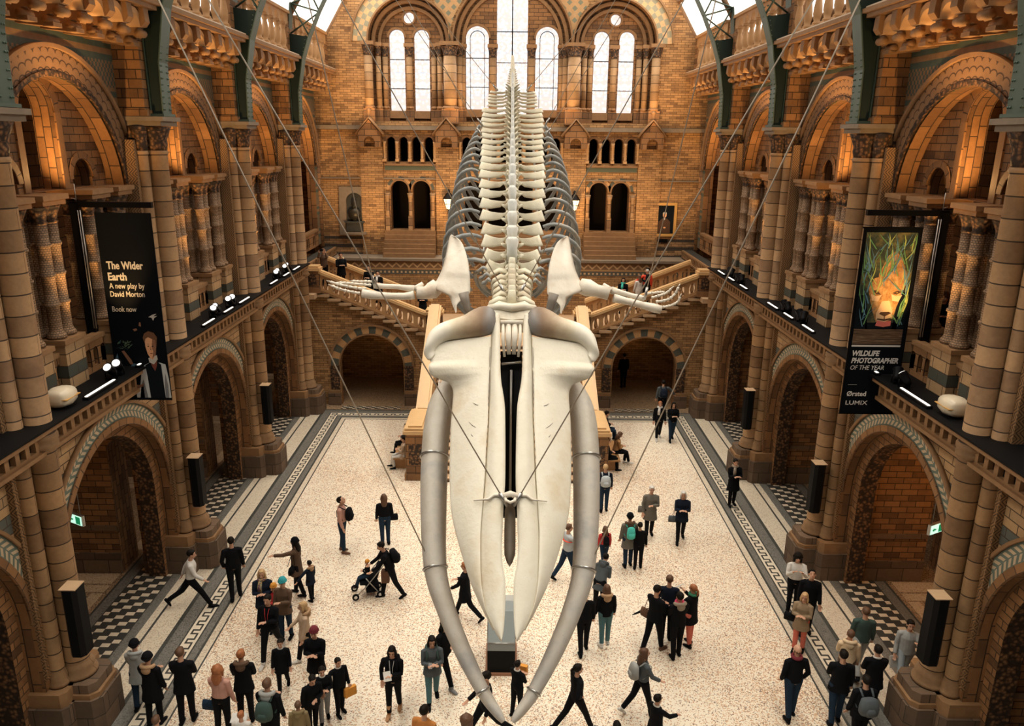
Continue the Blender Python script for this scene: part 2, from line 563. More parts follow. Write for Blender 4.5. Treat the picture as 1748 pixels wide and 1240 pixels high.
    def mesh(s, name, mats, recalc=True):
        me = bpy.data.meshes.new(name)
        me.from_pydata(s.v, [], s.f)
        if isinstance(mats, (str, bpy.types.Material)):
            mats = [mats]
        for q in mats:
            me.materials.append(M[q] if isinstance(q, str) else q)
        me.polygons.foreach_set('material_index', s.mi)
        me.polygons.foreach_set('use_smooth', s.sm)
        uvl = me.uv_layers.new(name='UVMap')
        data = [0.] * (2 * len(me.loops))
        V = s.v
        for p in me.polygons:
            g = s.uvs.get(p.index)
            if g:
                for j, li in enumerate(p.loop_indices):
                    data[2 * li], data[2 * li + 1] = g[j]
            else:
                nn = p.normal
                ax, ay, az = abs(nn.x), abs(nn.y), abs(nn.z)
                for li, vi in zip(p.loop_indices, p.vertices):
                    q = V[vi]
                    if az > ax and az > ay:
                        data[2 * li], data[2 * li + 1] = q[1], q[0]
                    elif ax > ay:
                        data[2 * li], data[2 * li + 1] = q[1], q[2]
                    else:
                        data[2 * li], data[2 * li + 1] = q[0], q[2]
        uvl.data.foreach_set('uv', data)
        if recalc:
            bm = bmesh.new()
            bm.from_mesh(me)
            bmesh.ops.remove_doubles(bm, verts=bm.verts, dist=1e-5)
            bmesh.ops.recalc_face_normals(bm, faces=bm.faces)
            bm.to_mesh(me)
            bm.free()
        return me
    def build(s, name, mats, parent=None, recalc=True):
        return link(name, s.mesh(name, mats, recalc), parent)

def link(name, me, parent=None):
    o = bpy.data.objects.new(name, me)
    COL.objects.link(o)
    if parent is not None:
        o.parent = parent
    return o

def thing(name, label, cat, group=None, loc=(0, 0, 0), rz=0):
    o = bpy.data.objects.new(name, None)
    o.empty_display_size = .2
    COL.objects.link(o)
    o.location = loc
    o.rotation_euler = (0, 0, rz)
    return tag(o, label, cat, group)

def tag(o, label, cat, group=None, kind=None):
    o['label'] = label
    o['category'] = cat
    if group:
        o['group'] = group
    if kind:
        o['kind'] = kind
    return o

def struct(o, label=None):
    o['kind'] = 'structure'
    if label:
        o['label'] = label
    return o

KIDS = {}
def dup(root, loc=None, rz=None, label=None, group=None):
    if root.name not in KIDS:
        KIDS[root.name] = [(c, list(c.children)) for c in root.children]
    r = root.copy()
    COL.objects.link(r)
    if loc is not None:
        r.location = loc
    if rz is not None:
        r.rotation_euler = (0, 0, rz)
    if label:
        r['label'] = label
    if group:
        r['group'] = group
    for c, gs in KIDS[root.name]:
        d = c.copy()
        COL.objects.link(d)
        d.parent = r
        for g in gs:
            e = g.copy()
            COL.objects.link(e)
            e.parent = d
    return r

def FAR(u, v, w_):
    return (u, w_, v)
def SIDE(s):
    return lambda u, v, w_: (s * w_, u, v)
def arcpts(cu, cv, r, a0=0, a1=PI, n=20):
    return [(cu + r * cos(a0 + (a1 - a0) * i / n), cv + r * sin(a0 + (a1 - a0) * i / n)) for i in range(n + 1)]
def archhole(cu, hw, base, spring, n=20):     # closed outline of a round headed opening
    return [(cu - hw, base), (cu + hw, base)] + arcpts(cu, spring, hw, 0, PI, n)
# ================================================================ THE SETTING
SN = {-1: 'left', 1: 'right'}
ORD = ['first', 'second', 'third', 'fourth', 'fifth', 'sixth', 'seventh', 'eighth', 'ninth', 'tenth', 'eleventh', 'twelfth']
# ---- floor
def slab(name, pts, mat, z=0., uvf=None):
    b = MB()
    P = [(x, y, z) for x, y in pts]
    n = len(P)
    b.add(P, [tuple(range(n))], 0, [[(uvf(x, y) if uvf else (x, y)) for x, y in pts]])
    b.add([(x, y, z - .2) for x, y in pts], [tuple(range(n))[::-1]], 0)
    for i in range(n):
        j = (i + 1) % n
        b.add([P[i], P[j], (P[j][0], P[j][1], z - .2), (P[i][0], P[i][1], z - .2)], [(0, 1, 2, 3)])
    return struct(b.build(name, mat))
FX, FY, F0 = 6.88, 31.15, 4.0
slab('floor', [(-FX, F0), (FX, F0), (FX, FY), (-FX, FY)], 'floor terrazzo')
borders = [(0, .04, 'dark terrazzo'), (.04, .2, 'pale terrazzo'), (.2, .26, 'dark terrazzo'), (.26, .42, 'grey terrazzo'), (.42, .46, 'dark terrazzo'),
           (.46, .78, 'fret border'), (.78, .82, 'dark terrazzo'), (.82, 1.12, 'grey terrazzo'), (1.12, 1.22, 'dark terrazzo')]
for a_, b_, mt in borders:
    for s in (-1, 1):
        slab('floor', [(s * (FX + a_), F0), (s * (FX + b_), F0), (s * (FX + b_), FY + b_), (s * (FX + a_), FY + a_)], mt, 0,
             (lambda x, y, s=s, a_=a_: (y, abs(x) - FX - a_)))
    slab('floor', [(-FX - a_, FY + a_), (FX + a_, FY + a_), (FX + b_, FY + b_), (-FX - b_, FY + b_)], mt, 0, (lambda x, y, a_=a_: (x, y - FY - a_)))
for a_, b_, mt in [(8.1, 8.62, 'pale terrazzo'), (8.62, 8.68, 'dark terrazzo'), (8.68, 8.86, 'pale terrazzo'), (8.86, 9.1, 'grey terrazzo'),
                   (10.1, 10.36, 'grey terrazzo'), (10.36, 10.42, 'dark terrazzo')]:
    for s in (-1, 1):
        slab('floor', [(s * a_, F0), (s * b_, F0), (s * b_, 32.37), (s * a_, 32.37)], mt)
for s in (-1, 1):
    slab('floor', [(s * 9.1, F0), (s * 10.1, F0), (s * 10.1, 32.37), (s * 9.1, 32.37)], 'stepped mosaic', 0, lambda x, y: (y, abs(x) - 9.1))
    slab('floor', [(s * 10.42, F0), (s * 13.6, F0), (s * 13.6, 32.37), (s * 10.42, 32.37)], 'brown terrazzo')
    for k in range(5):      # pale mosaic frames in each aisle bay
        y0, y1 = PC[k] + .5, PC[k + 1] - .8
        for (xa, xb, ya, yb) in ((10.55, 10.85, y0, y1 - .96), (10.55, 13.5, y1 - .5, y1 - .02), (10.55, 13.5, y1 - .9, y1 - .58)):
            b = MB()
            b.box((s * (xa + xb) / 2, (ya + yb) / 2, .004), (xb - xa, yb - ya, .008))
            struct(b.build('floor', 'tan terrazzo'))
slab('floor', [(-13.6, 32.37), (13.6, 32.37), (13.6, 44), (-13.6, 44)], 'brown terrazzo', 0)
for s in (-1, 1):       # mosaic thresholds under the stair arches
    slab('floor', [(s * 4.75, 32.45), (s * 7.35, 32.45), (s * 7.35, 32.8), (s * 4.75, 32.8)], 'stepped mosaic', .012, lambda x, y: (x, (y - 32.45) * 2.6))
    slab('floor', [(s * 4.0, 39.2), (s * 8.2, 39.2), (s * 8.2, 39.7), (s * 4.0, 39.7)], 'stepped mosaic', .012, lambda x, y: (x, (y - 39.2) * 2))

# ---- one bay of a side wall
AR = 2.5       # half width of the aisle arch
def lower_bay(s, k):
    fr = SIDE(s)
    u0, u1 = PC[k], PC[k + 1]
    c = (u0 + u1) / 2
    b = MB()
    notch = [(u0, 0), (c - AR, 0), (c - AR, 2.6)] + arcpts(c, 2.6, AR, PI, 0, 28)[1:] + [(c + AR, 0), (u1, 0), (u1, 6.0), (u0, 6.0)]
    b.prism(fr, notch, 9.0, 9.25, ms=1)
    r2 = AR - .28
    notch = [(u0, 0), (c - r2, 0), (c - r2, 2.6)] + arcpts(c, 2.6, r2, PI, 0, 28)[1:] + [(c + r2, 0), (u1, 0), (u1, 6.0), (u0, 6.0)]
    b.prism(fr, notch, 9.253, 9.7, m=2, ms=3)
    b.band(fr, c, 2.6, AR, AR + .16, 8.93, 9.0, n=32, m=4)
    b.band(fr, c, 2.6, AR + .16, AR + .5, 8.97, 9.0, n=32, m=5)
    b.band(fr, c, 2.6, AR + .5, AR + .56, 8.9, 9.0, n=32, m=6)
    for q in (-1, 1):
        b.fbox(fr, c + q * (AR + .08) - .08, c + q * (AR + .08) + .08, 0, 2.6, 8.93, 9.0, 4)
    # little frieze arcade under the ledge
    n = 21
    holes = [archhole(u0 + (i + .5) * (u1 - u0) / n, .09, 6.03, 6.19, 8) for i in range(n)]
    b.prism(fr, [(u0, 5.98), (u1, 5.98), (u1, 6.34), (u0, 6.34)], 8.5, 8.6, holes=holes, m=6)
    b.fbox(fr, u0, u1, 5.9, 5.98, 8.44, 8.7, 6)
    b.fbox(fr, u0, u1, 5.98, 6.34, 8.62, 9.0, 7)
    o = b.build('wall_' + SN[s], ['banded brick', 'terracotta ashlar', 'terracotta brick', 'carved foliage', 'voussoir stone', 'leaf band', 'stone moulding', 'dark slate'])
    struct(o)
    if k == 4:
        return
    b = MB()
    b.fbox(fr, u0, u1, 6.34, 6.46, 8.32, 9.4, 0)
    b.fbox(fr, u0, u1, 6.46, 6.5, 8.24, 9.4, 1)
    struct(b.build('trim_ledge_' + SN[s], ['stone moulding', 'black paint']))

def upper_bay(s, k):
    fr = SIDE(s)
    u0, u1 = PC[k], PC[k + 1]
    c = (u0 + u1) / 2
    sp = 10.2
    b = MB()
    def notch(r, top, base=6.5):
        return [(u0, base), (c - r, base), (c - r, sp)] + arcpts(c, sp, r, PI, 0, 28)[1:] + [(c + r, base), (u1, base), (u1, top), (u0, top)]
    b.prism(fr, notch(2.48, 13.75), 9.2, 9.6, m=0, ms=1)
    b.band(fr, c, sp, 2.55, 3.02, 9.14, 9.2, n=28, m=2)
    b.band(fr, c, sp, 3.02, 3.1, 9.06, 9.2, n=28, m=3)
    b.band(fr, c, sp, 2.48, 2.58, 9.1, 9.16, n=28, m=4)
    # tympanum with the tall light and two small arches
    hl = [archhole(c, .62, 10.43, 12.0), archhole(c - 1.42, .42, 10.43, 10.62), archhole(c + 1.42, .42, 10.43, 10.62)]
    b.prism(fr, [(c - 2.47, 10.42), (c + 2.47, 10.42)] + arcpts(c, 10.2, 2.49, .1, PI - .1, 28), 9.603, 10.05, holes=hl, m=5, ms=5)
    b.band(fr, c, 12.0, .62, .82, 9.56, 9.6, m=6, n=16)
    for q in (-1, 1):
        b.fbox(fr, c + q * .72 - .1, c + q * .72 + .1, 10.43, 12.0, 9.56, 9.6, 6)
        b.band(fr, c + q * 1.42, 10.62, .42, .58, 9.56, 9.6, m=6, n=14)
    o = b.build('wall_' + SN[s], ['spandrel pattern', 'terracotta ashlar', 'scale archivolt', 'stone moulding', 'carved foliage', 'terracotta brick', 'voussoir stone'])
    struct(o)
    # openwork parapet between the plinths
    b = MB()
    holes = [archhole(c + x, .1, 6.62, 6.95, 6) for x in (-1.58, -1.3, -.46, -.15, .15, .46, 1.3, 1.58)]
    b.prism(fr, [(c - 2.3, 6.5), (c + 2.3, 6.5), (c + 2.3, 7.2), (c - 2.3, 7.2)], 9.16, 9.26, holes=holes, m=0)
    b.fbox(fr, c - 2.3, c + 2.3, 7.2, 7.3, 9.12, 9.34, 1)
    tag(b.build('parapet', ['terracotta ashlar', 'stone moulding']), 'low pierced terracotta parapet behind the ledge, %s' % BAY(s, k), 'parapet', 'parapets')

def BAY(s, k):
    return ['in the cropped bay nearest the camera, ', 'in the bay of the hanging banner, ', 'in the bay beyond the banner, ', 'in the bay before the staircase, ', 'in the last bay over the stair, '][k] + SN[s] + ' wall'

# ---- clustered columns standing on plinths
def cluster(s, k, u, wide, label):
    fr = SIDE(s)
    t = thing('column_cluster', label, 'columns', 'gallery columns', loc=(s * 9.42, u, 6.5))
    def L(x, y, z):
        return (s * x - s * 9.42, y - u, z - 6.5)
    b = MB()
    hw = .3 if wide else .24
    xs = [9.22, 9.62]
    b.box(L(9.42, u, 7.0), (.86, hw * 2 + .12, 1.0))
    b.box(L(9.42, u, 7.5), (.94, hw * 2 + .2, .1), 1)
    # give the plinth its real courses
    o = b.build('plinth', ['plinth stone', 'stone moulding'], t)
    pos = [(x, u + q * hw * .62) for x in xs for q in (-1, 1)]
    for (x, y) in pos:
        b = MB()
        r = .125
        pr = [(r * 1.5, 7.56), (r * 1.5, 7.62), (r * 1.15, 7.68), (r, 7.74)]
        for zz in (8.25, 8.85, 9.45):
            pr += [(r, zz - .05), (r * 1.25, zz - .02), (r * 1.25, zz + .02), (r, zz + .05)]
        pr += [(r, 9.85)]
        q = L(x, y, 0)
        b.lathe((q[0], q[1], 0), [(a, z - 6.5) for a, z in pr], 10)
        b.build('shaft', 'diaper shaft', t)
        b = MB()
        b.lathe((q[0], q[1], 0), [(r, 3.35), (r * 1.2, 3.38), (r * 1.02, 3.42), (r * 1.25, 3.55), (r * 1.75, 3.68), (r * 1.8, 3.72)], 10)
        b.build('capital', 'carved foliage', t)
    b = MB()
    b.box(L(9.42, u, 10.27), (.9, hw * 2 + .2, .1))
    b.box(L(9.42, u, 10.37), (1.0, hw * 2 + .3, .1))
    b.build('abacus', 'stone moulding', t)
brick('diaper shaft', (.36, .22, .12), (.2, .12, .065), (.06, .035, .02), .06, .045, .006)

# ---- piers
def pier(s, k):
    u = PC[k]
    t = thing('pier', '%s clustered terracotta pier of the %s wall, counted from the camera' % (ORD[k], SN[s]), 'pier', 'nave piers', loc=(s * 8.7, u, 0))
    def L(x, y, z=0):
        return (s * (x - 8.7), y - u, z)
    b = MB()
    def octa(x, y, hx, hy, z0, z1, c, m):
        P = [(x - hx, y - hy + c), (x - hx + c, y - hy), (x + hx, y - hy), (x + hx, y + hy), (x - hx + c, y + hy), (x - hx, y + hy - c)]
        b.prism(lambda p, q, w_: L(p, q, w_), P, z0, z1, m=m)
    octa(8.62, u, .62, .52, 0, .8, .16, 0)
    octa(8.62, u, .56, .47, .8, .9, .14, 1)
    octa(8.62, u, .5, .42, .9, 1.1, .12, 0)
    octa(9.0, u, .5, .78, 0, .8, .1, 0)
    octa(9.0, u, .46, .72, .8, 1.1, .1, 1)
    b.build('pedestal', ['dark plinth', 'stone moulding'], t)
    b = MB()
    b.box(L(9.15, u, 6.3), (.5, 1.2, 10.28), 0)
    b.box(L(9.02, u - .5, 6.4), (.3, .24, 10.1), 1)
    b.box(L(9.02, u + .5, 6.4), (.3, .24, 10.1), 1)
    b.build('pilaster', ['terracotta ashlar', 'zigzag terracotta'], t)
    def shaft(x, y, r, nm='shaft'):
        b = MB()
        q = L(x, y)
        b.lathe((q[0], q[1], 0), [(r * 1.45, 1.1), (r * 1.45, 1.18), (r * 1.2, 1.24), (r * 1.3, 1.32), (r * 1.05, 1.4), (r, 1.44), (r, 5.98), (r + .05, 6.02), (r + .05, 6.1), (r + .02, 6.13),
                                  (r + .06, 6.17), (r + .06, 6.25), (r, 6.3), (r, 11.1), (r * 1.12, 11.14), (r * 1.02, 11.2)], 20)
        b.build(nm, 'terracotta drum', t)
    SH = ((8.62, u, .245), (8.82, u - .36, .14), (8.82, u + .36, .14))
    shaft(*SH[0])
    shaft(*SH[1], 'side_shaft')
    shaft(*SH[2], 'side_shaft')
    b = MB()
    for (x, y, r) in SH:
        q = L(x, y)
        b.lathe((q[0], q[1], 0), [(r, 11.2), (r * 1.12, 11.35), (r * 1.08, 11.45), (r * 1.4, 11.65), (r * 1.6, 11.76)], 16)
    b.box(L(9.1, u, 11.6), (.5, .9, .34), 0)
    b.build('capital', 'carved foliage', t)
    b = MB()
    b.box(L(8.8, u, 11.83), (1.12, .94, .12))
    b.box(L(8.78, u, 11.93), (1.24, 1.04, .1))
    b.build('abacus', 'grey stone', t)
    b = MB()
    b.box(L(8.95, u, 13.2), (.74, .92, 2.42), 0)
    b.box(L(8.93, u, 12.06), (.82, 1.0, .14), 0)
    b.build('upper_pilaster', 'pier brick', t)

# ---- cornice with scrolled brackets, balustrade of the upper gallery
def cornice(s, k):
    fr = SIDE(s)
    u0, u1 = PC[k] + .72, PC[k + 1] - .72
    n = 6
    t = thing('cornice', 'bracketed terracotta cornice under the upper balustrade, ' + BAY(s, k), 'cornice', 'bracketed cornices')
    b = MB()
    b.fbox(fr, PC[k] + .3, PC[k + 1] - .3, 14.3, 14.4, 8.12, 9.3, 0)
    b.fbox(fr, PC[k], PC[k + 1], 14.4, 14.5, 8.04, 9.3, 0)
    b.fbox(fr, PC[k], PC[k + 1], 14.5, 14.56, 8.12, 9.3, 1)
    b.build('cornice_slab', ['stone moulding', 'light stone'], t)
    me = None
    for i in range(n + 1):
        u = u0 + (u1 - u0) * i / n
        if me is None:
            b = MB()
            pr = [(9.2, 13.55), (8.66, 13.5), (8.58, 13.58), (8.6, 13.7), (8.5, 13.72), (8.42, 13.66), (8.34, 13.74), (8.36, 13.88), (8.26, 13.9), (8.18, 14.0), (8.2, 14.3), (9.2, 14.3)]
            b.prism(lambda p, q, w_: (s * (p - 8.5), w_, q - 14), pr, -.12, .12, m=0)
            b.tube([(s * (8.36 - 8.5), -.15, -.24), (s * (8.36 - 8.5), .15, -.24)], .085, 10)
            b.tube([(s * (8.6 - 8.5), -.15, -.4), (s * (8.6 - 8.5), .15, -.4)], .09, 10)
            b.box((s * .08, 0, -.47), (.2, .3, .08))
            me = b.mesh('bracket', 'stone moulding')
        o = link('bracket', me, t)
        o.location = (s * 8.5, u, 14)
    b = MB()
    for i in range(n):
        u = u0 + (u1 - u0) * (i + .5) / n
        b.band(fr, u, 13.88, .27, .4, 8.3, 9.2, n=10)
    b.build('bracket_arches', 'light terracotta', t)  # paler clay than the brackets puts the golden glow from below into the colour

def bmesh_baluster():
    b = MB()
    b.box((0, 0, .07), (.26, .26, .14))
    b.lathe((0, 0, 0), [(.13, .14), (.13, .18), (.085, .22), (.1, .3), (.125, .42), (.11, .6), (.08, .8), (.075, .84), (.1, .87), (.1, .9), (.13, 1.0)], 12)
    b.box((0, 0, 1.03), (.27, .27, .07))
    return b.mesh('baluster', 'light terracotta')
plain('light terracotta', (.50, .29, .13), .6, var=.2, vs=4)
BAL = bmesh_baluster()
def balustrade(s, k):
    fr = SIDE(s)
    t = thing('balustrade', 'upper gallery balustrade with stout turned balusters, ' + BAY(s, k), 'balustrade', 'upper gallery balustrades')
    u0, u1 = PC[k] + .55, PC[k + 1] - .55
    n = 7
    for i in range(n):
        o = link('baluster', BAL, t)
        o.location = (s * 8.5, u0 + (u1 - u0) * (i + .5) / n, 14.56)
    b = MB()
    q = (u1 - u0) / n
    holes = [archhole(u0 + (i + .0) * q, q * .32, 15.63, 15.66, 8) for i in range(1, n)]
    b.prism(fr, [(u0, 15.62), (u1, 15.62), (u1, 15.95), (u0, 15.95)], 8.4, 8.62, holes=holes)
    b.fbox(fr, u0, u1, 15.95, 16.05, 8.3, 8.72)
    b.build('top_rail', 'light terracotta', t)
    b = MB()
    b.fbox(fr, u0 - .55, u0 - .02, 14.56, 16.1, 8.45, 8.95)
    b.build('end_post', 'pier brick', t)
    b = MB()
    b.fbox(fr, u1 + .02, u1 + .55, 14.56, 16.1, 8.45, 8.95)
    b.build('end_post', 'pier brick', t)

# ---- iron ribs: riveted plate foot, lattice above
INN = [(8.25, 12.0), (8.22, 13.2), (8.0, 14.4), (7.72, 15.2), (7.3, 16.1), (6.85, 16.9), (6.15, 18.2), (5.4, 20.2), (4.0, 21.6), (2.2, 22.7), (0, 23.2)]
OUT = [(8.55, 12.0), (8.56, 13.2), (8.56, 14.4), (8.5, 15.3), (8.38, 16.4), (8.05, 17.7), (7.6, 19.2), (6.4, 21.1), (4.7, 22.7), (2.6, 23.9), (0, 24.5)]
def rib(k):
    for s in (-1, 1):
        t = thing('iron_rib', 'grey green riveted iron roof rib standing on the %s pier capital of the %s wall' % (ORD[k], SN[s]), 'iron rib', 'iron roof ribs', loc=(0, PC[k], 0))
        def sweep(pts, hw, th):
            b = MB()
            b.tube([(s * x, 0, z) for x, z in pts], [(hw, th)] * len(pts), 4, up=(0, 0, 0) if False else None, pw=60)
            return b
        # flanges as flat strips, web and lattice between
        b = MB()
        for pts, off in ((INN, 1), (OUT, -1)):
            P = []
            for i, (x, z) in enumerate(pts):
                a_, c_ = pts[max(i - 1, 0)], pts[min(i + 1, len(pts) - 1)]
                tx, tz = c_[0] - a_[0], c_[1] - a_[1]
                l = hypot(tx, tz)
                nx, nz = tz / l * .03 * off, -tx / l * .03 * off
                P.append(((x, z), (x + nx, z + nz)))
            for (p, p2), (q, q2) in zip(P, P[1:]):
                vs = [(s * X, y, Z) for (X, Z) in (p, p2, q2, q) for y in (-.24, .24)]
                b.add(vs, [(0, 1, 3, 2), (4, 5, 7, 6), (0, 1, 7, 6), (2, 3, 5, 4), (0, 2, 4, 6), (1, 3, 5, 7)])
        fl_ = b
        b = MB()
        for i in range(3):
            a0, a1, o0, o1 = INN[i], INN[i + 1], OUT[i], OUT[i + 1]
            vs = [(s * X, y, Z) for (X, Z) in ((a0[0] + .05, a0[1]), (a1[0] + .05, a1[1]), (o1[0] - .05, o1[1]), (o0[0] - .05, o0[1])) for y in (-.21, .21)]
            b.add(vs, [(0, 2, 4, 6), (1, 3, 5, 7), (0, 1, 3, 2), (4, 5, 7, 6), (0, 1, 7, 6), (2, 3, 5, 4)])
        b.box((s * 8.16, 0, 15.2), (.7, .36, .06))
        b.build('web', 'dark iron', t)  # darker copy of the flange iron, the shade of this side put into the colour
        b = MB()
        for i in range(3, len(INN) - 1):
            a0, a1, o0, o1 = [Vector((s * x, 0, z)) for x, z in (INN[i], INN[i + 1], OUT[i], OUT[i + 1])]
            for p, q in ((a0, o1), (o0, a1), (a1, o1)):
                b.tube([p, q], [(.05, .03)] * 2, 4, pw=30)
        b.build('lattice', 'sage iron', t)
        b = fl_
        for i in range(26):
            z = 12.15 + i * .14
            x = 8.24 - .02 * (z > 12.8) if z < 13.2 else 8.21 - .36 * ((z - 13.2) / 2.0) ** 1.3
            for y in (-.2, -.14, .14, .2):
                b.ball((s * (x - .005), y, z), .022, 6)
        b.build('flange', 'sage iron', t)
        b = MB()
        b.box((s * 8.4, 0, 12.02), (.4, .66, .06))
        b.build('foot_plate', 'sage iron', t)

for s in (-1, 1):
    fr = SIDE(s)
    for k in range(5):
        lower_bay(s, k)
        upper_bay(s, k)
        c = PC[k] + S / 2
        cornice(s, k)
        balustrade(s, k)
        if k < 4:
            for nm, du, wd in (('near jamb', -2.02, 0), ('near inner', -.92, 1), ('far inner', .92, 1), ('far jamb', 2.02, 0)):
                cluster(s, k, c + du, wd, nm + ' group of four banded columns, ' + BAY(s, k))
    for k in range(5):
        pier(s, k)
    # rooms behind: aisle and gallery passage
    w_ = SN[s]
    b = MB()
    b.fbox(fr, 4, 39, 0, 6.2, 13.6, 13.9)
    struct(b.build('wall_' + w_, 'terracotta brick'))
    b = MB()
    b.fbox(fr, 4, 33.0, 5.95, 6.3, 9.5, 13.9)
    struct(b.build('floor', 'stair stone'))
    b = MB()
    b.fbox(fr, 4, 39, 6.3, 14.2, 11.9, 12.2)
    struct(b.build('wall_' + w_, 'terracotta ashlar'))
    b = MB()
    b.fbox(fr, 4, 39, 13.7, 14.4, 9.1, 12.2)
    struct(b.build('ceiling', 'stair stone'))
    b = MB()
    b.fbox(fr, 4, 39, 14.5, 18, 11.2, 11.5)
    struct(b.build('wall_' + w_, 'terracotta brick'))
    b = MB()
    b.box((s * 11.6, 38.9, 9), (4.1, .4, 18))
    struct(b.build('wall_' + w_, 'terracotta brick'))
    for k in range(1, 6):     # cross walls between the aisle bays
        u = PC[k]
        a0, a1 = (9.9, 10.5) if s < 0 else (11.4, 12.1)
        out = [(9.7, 0), (a0, 0), (a0, 3.6)] + arcpts((a0 + a1) / 2, 3.6, (a1 - a0) / 2, PI, 0, 12)[1:] + [(a1, 0), (13.6, 0), (13.6, 5.95), (9.7, 5.95)]
        b = MB()
        b.prism(lambda p, q, w2: (s * p, w2, q), out, u - .7, u + .2, m=0)
        for (p, q) in ((9.72, a0), (a1, 13.6)):
            b.box((s * (p + q) / 2, u - .73, .3), (q - p - .02, .07, .6), 1)
            b.box((s * (p + q) / 2, u - .72, 1.35), (q - p - .02, .05, .14), 1)
        struct(b.build('wall_' + w_, ['terracotta brick', 'dark plinth']))
    # roof: glazed strip low on the slope, timber panels above
    b = MB()
    P = [(9.6, 14.1), (9.15, 15.0), (6.1, 19.9), (5.9, 20.25), (0, 25.2)]
    b.add([(s * 9.9, 3, 14.0), (s * 9.9, 42, 14.0), (s * 9.1, 42, 15.1), (s * 9.1, 3, 15.1)], [(0, 1, 2, 3)])
    b.add([(s * 6.1, 3, 20.0), (s * 6.1, 42, 20.0), (0, 42, 25.2), (0, 3, 25.2)], [(0, 1, 2, 3)])
    for i in range(7):
        y = 7.3 + i * 6.25
        d = Vector((s * -3.0, 0, 4.9))
        b.tube([(s * 9.08, y, 15.08), (s * 6.05, y, 20.0)], [(.09, .12)] * 2, 4, pw=40)
    for f in (.0, .5, 1):
        b.tube([(s * (9.1 - 3 * f), 3, 15.1 + 4.9 * f), (s * (9.1 - 3 * f), 42, 15.1 + 4.9 * f)], .09, 4)
    struct(b.build('ceiling', 'roof timber'))
    b = MB()
    b.add([(s * 9.12, 3, 15.15), (s * 9.12, 42, 15.15), (s * 6.12, 42, 20.05), (s * 6.12, 3, 20.05)], [(0, 1, 2, 3)])
    b.add([(s * 9.16, 3, 15.17), (s * 9.16, 42, 15.17), (s * 6.16, 42, 20.07), (s * 6.16, 3, 20.07)], [(0, 1, 2, 3)])
    struct(b.build('window_roof', 'frosted roof glass', recalc=False))
for k in range(5):
    rib(k)

# ---- end wall -------------------------------------------------
Y0 = 38.5
b = MB()
holes = []
GC = (-4.68, .05, 4.78)
for g, r in ((GC[0], 1.9), (GC[2], 1.9)):
    holes.append([(g - r, 12.25), (g + r, 12.25)] + arcpts(g, 15.78, r, 0, PI, 28))
holes.append([(.05 - 2.72, 12.25), (.05 + 2.72, 12.25)] + arcpts(.05, 15.78, 2.72, 0, PI, 36))
DC = [-5.32, -4.27, -1.75, -.6, .7, 1.85, 4.3, 5.35]
for dc in DC:
    holes.append(archhole(dc, .43, 7.2, 9.1, 14))
AX = []
for c0, c1, n in ((-5.98, -3.58, 4), (-2.38, 2.48, 8), (3.68, 6.08, 4)):
    q = (c1 - c0) / n
    for i in range(n):
        AX.append((c0 + (i + .5) * q, q))
        holes.append(archhole(c0 + (i + .5) * q, q * .34, 10.42, 11.35, 10))
b.prism(FAR, [(-9.6, 5.0), (9.6, 5.0), (9.6, 15), (6.1, 20), (0, 25.2), (-6.1, 20), (-9.6, 15)], Y0, Y0 + .55, holes=holes, m=0, ms=1)
# archivolts
for g, r in ((GC[0], 1.9), (GC[2], 1.9), (.05, 2.72)):
    b.band(FAR, g, 15.78, r, r + .07, Y0 - .12, Y0, n=36, m=2)
for g in (GC[0], GC[2]):
    sg = -1 if g < 0 else 1
    a0, a1 = (PI * .38, PI) if sg < 0 else (0, PI * .62)
    b.band(FAR, g, 15.78, 1.97, 2.62, Y0 - .03, Y0, a0, a1, n=24, m=3)
    b.band(FAR, g, 15.78, 2.62, 2.7, Y0 - .12, Y0, a0, a1, n=24, m=2)
for sg in (-1, 1):     # diaper between the arches
    b.prism(FAR, [(sg * x, z) for x, z in ((2.84, 15.8), (2.83, 16.2), (2.62, 16.9), (2.2, 17.6), (2.0, 18), (3.4, 18), (3.5, 17.4), (3.1, 16.9), (2.92, 16.4))], Y0 - .02, Y0, m=4)
# courses and band
b.fbox(FAR, -9.6, 9.6, 11.88, 12.06, Y0 - .22, Y0, 5)
b.fbox(FAR, -9.6, 9.6, 9.6, 9.66, Y0 - .08, Y0, 5)
for c0, c1 in ((-6.0, -3.56), (-2.4, 2.5), (3.66, 6.1)):
    b.fbox(FAR, c0, c1, 10.24, 10.32, Y0 - .16, Y0, 2)
    b.fbox(FAR, c0, c1, 10.02, 10.22, Y0 - .02, Y0, 6)
for sg in (-1, 1):     # grey bands of the dado
    b.prism(FAR, [(sg * 6.2, 5.96), (sg * 9.4, 5.96), (sg * 9.4, 6.85), (sg * 6.2, 6.85)], Y0 - .03, Y0, m=7)
for dc in DC:
    b.band(FAR, dc, 9.1, .43, .5, Y0 - .06, Y0, n=14, m=2)
    b.band(FAR, dc, 9.1, .5, .63, Y0 - .03, Y0, n=14, m=8)
    for q in (-1, 1):
        b.fbox(FAR, dc + q * .48 - .05, dc + q * .48 + .05, 7.2, 8.9, Y0 - .1, Y0, 9)
for x, q in AX:
    b.band(FAR, x, 11.35, q * .34, q * .34 + .1, Y0 - .03, Y0, n=10, m=9)
for g in (-9.2, 9.2):
    b.tube([(g, Y0 - .12, 5), (g, Y0 - .12, 11.9)], .13, 10, m=9)
struct(b.build('wall_end', ['end wall brick', 'terracotta brick', 'stone moulding', 'checked archivolt', 'diaper pattern', 'grey stone', 'leaf band', 'grey banded brick', 'alternating blocks', 'terracotta ashlar']))
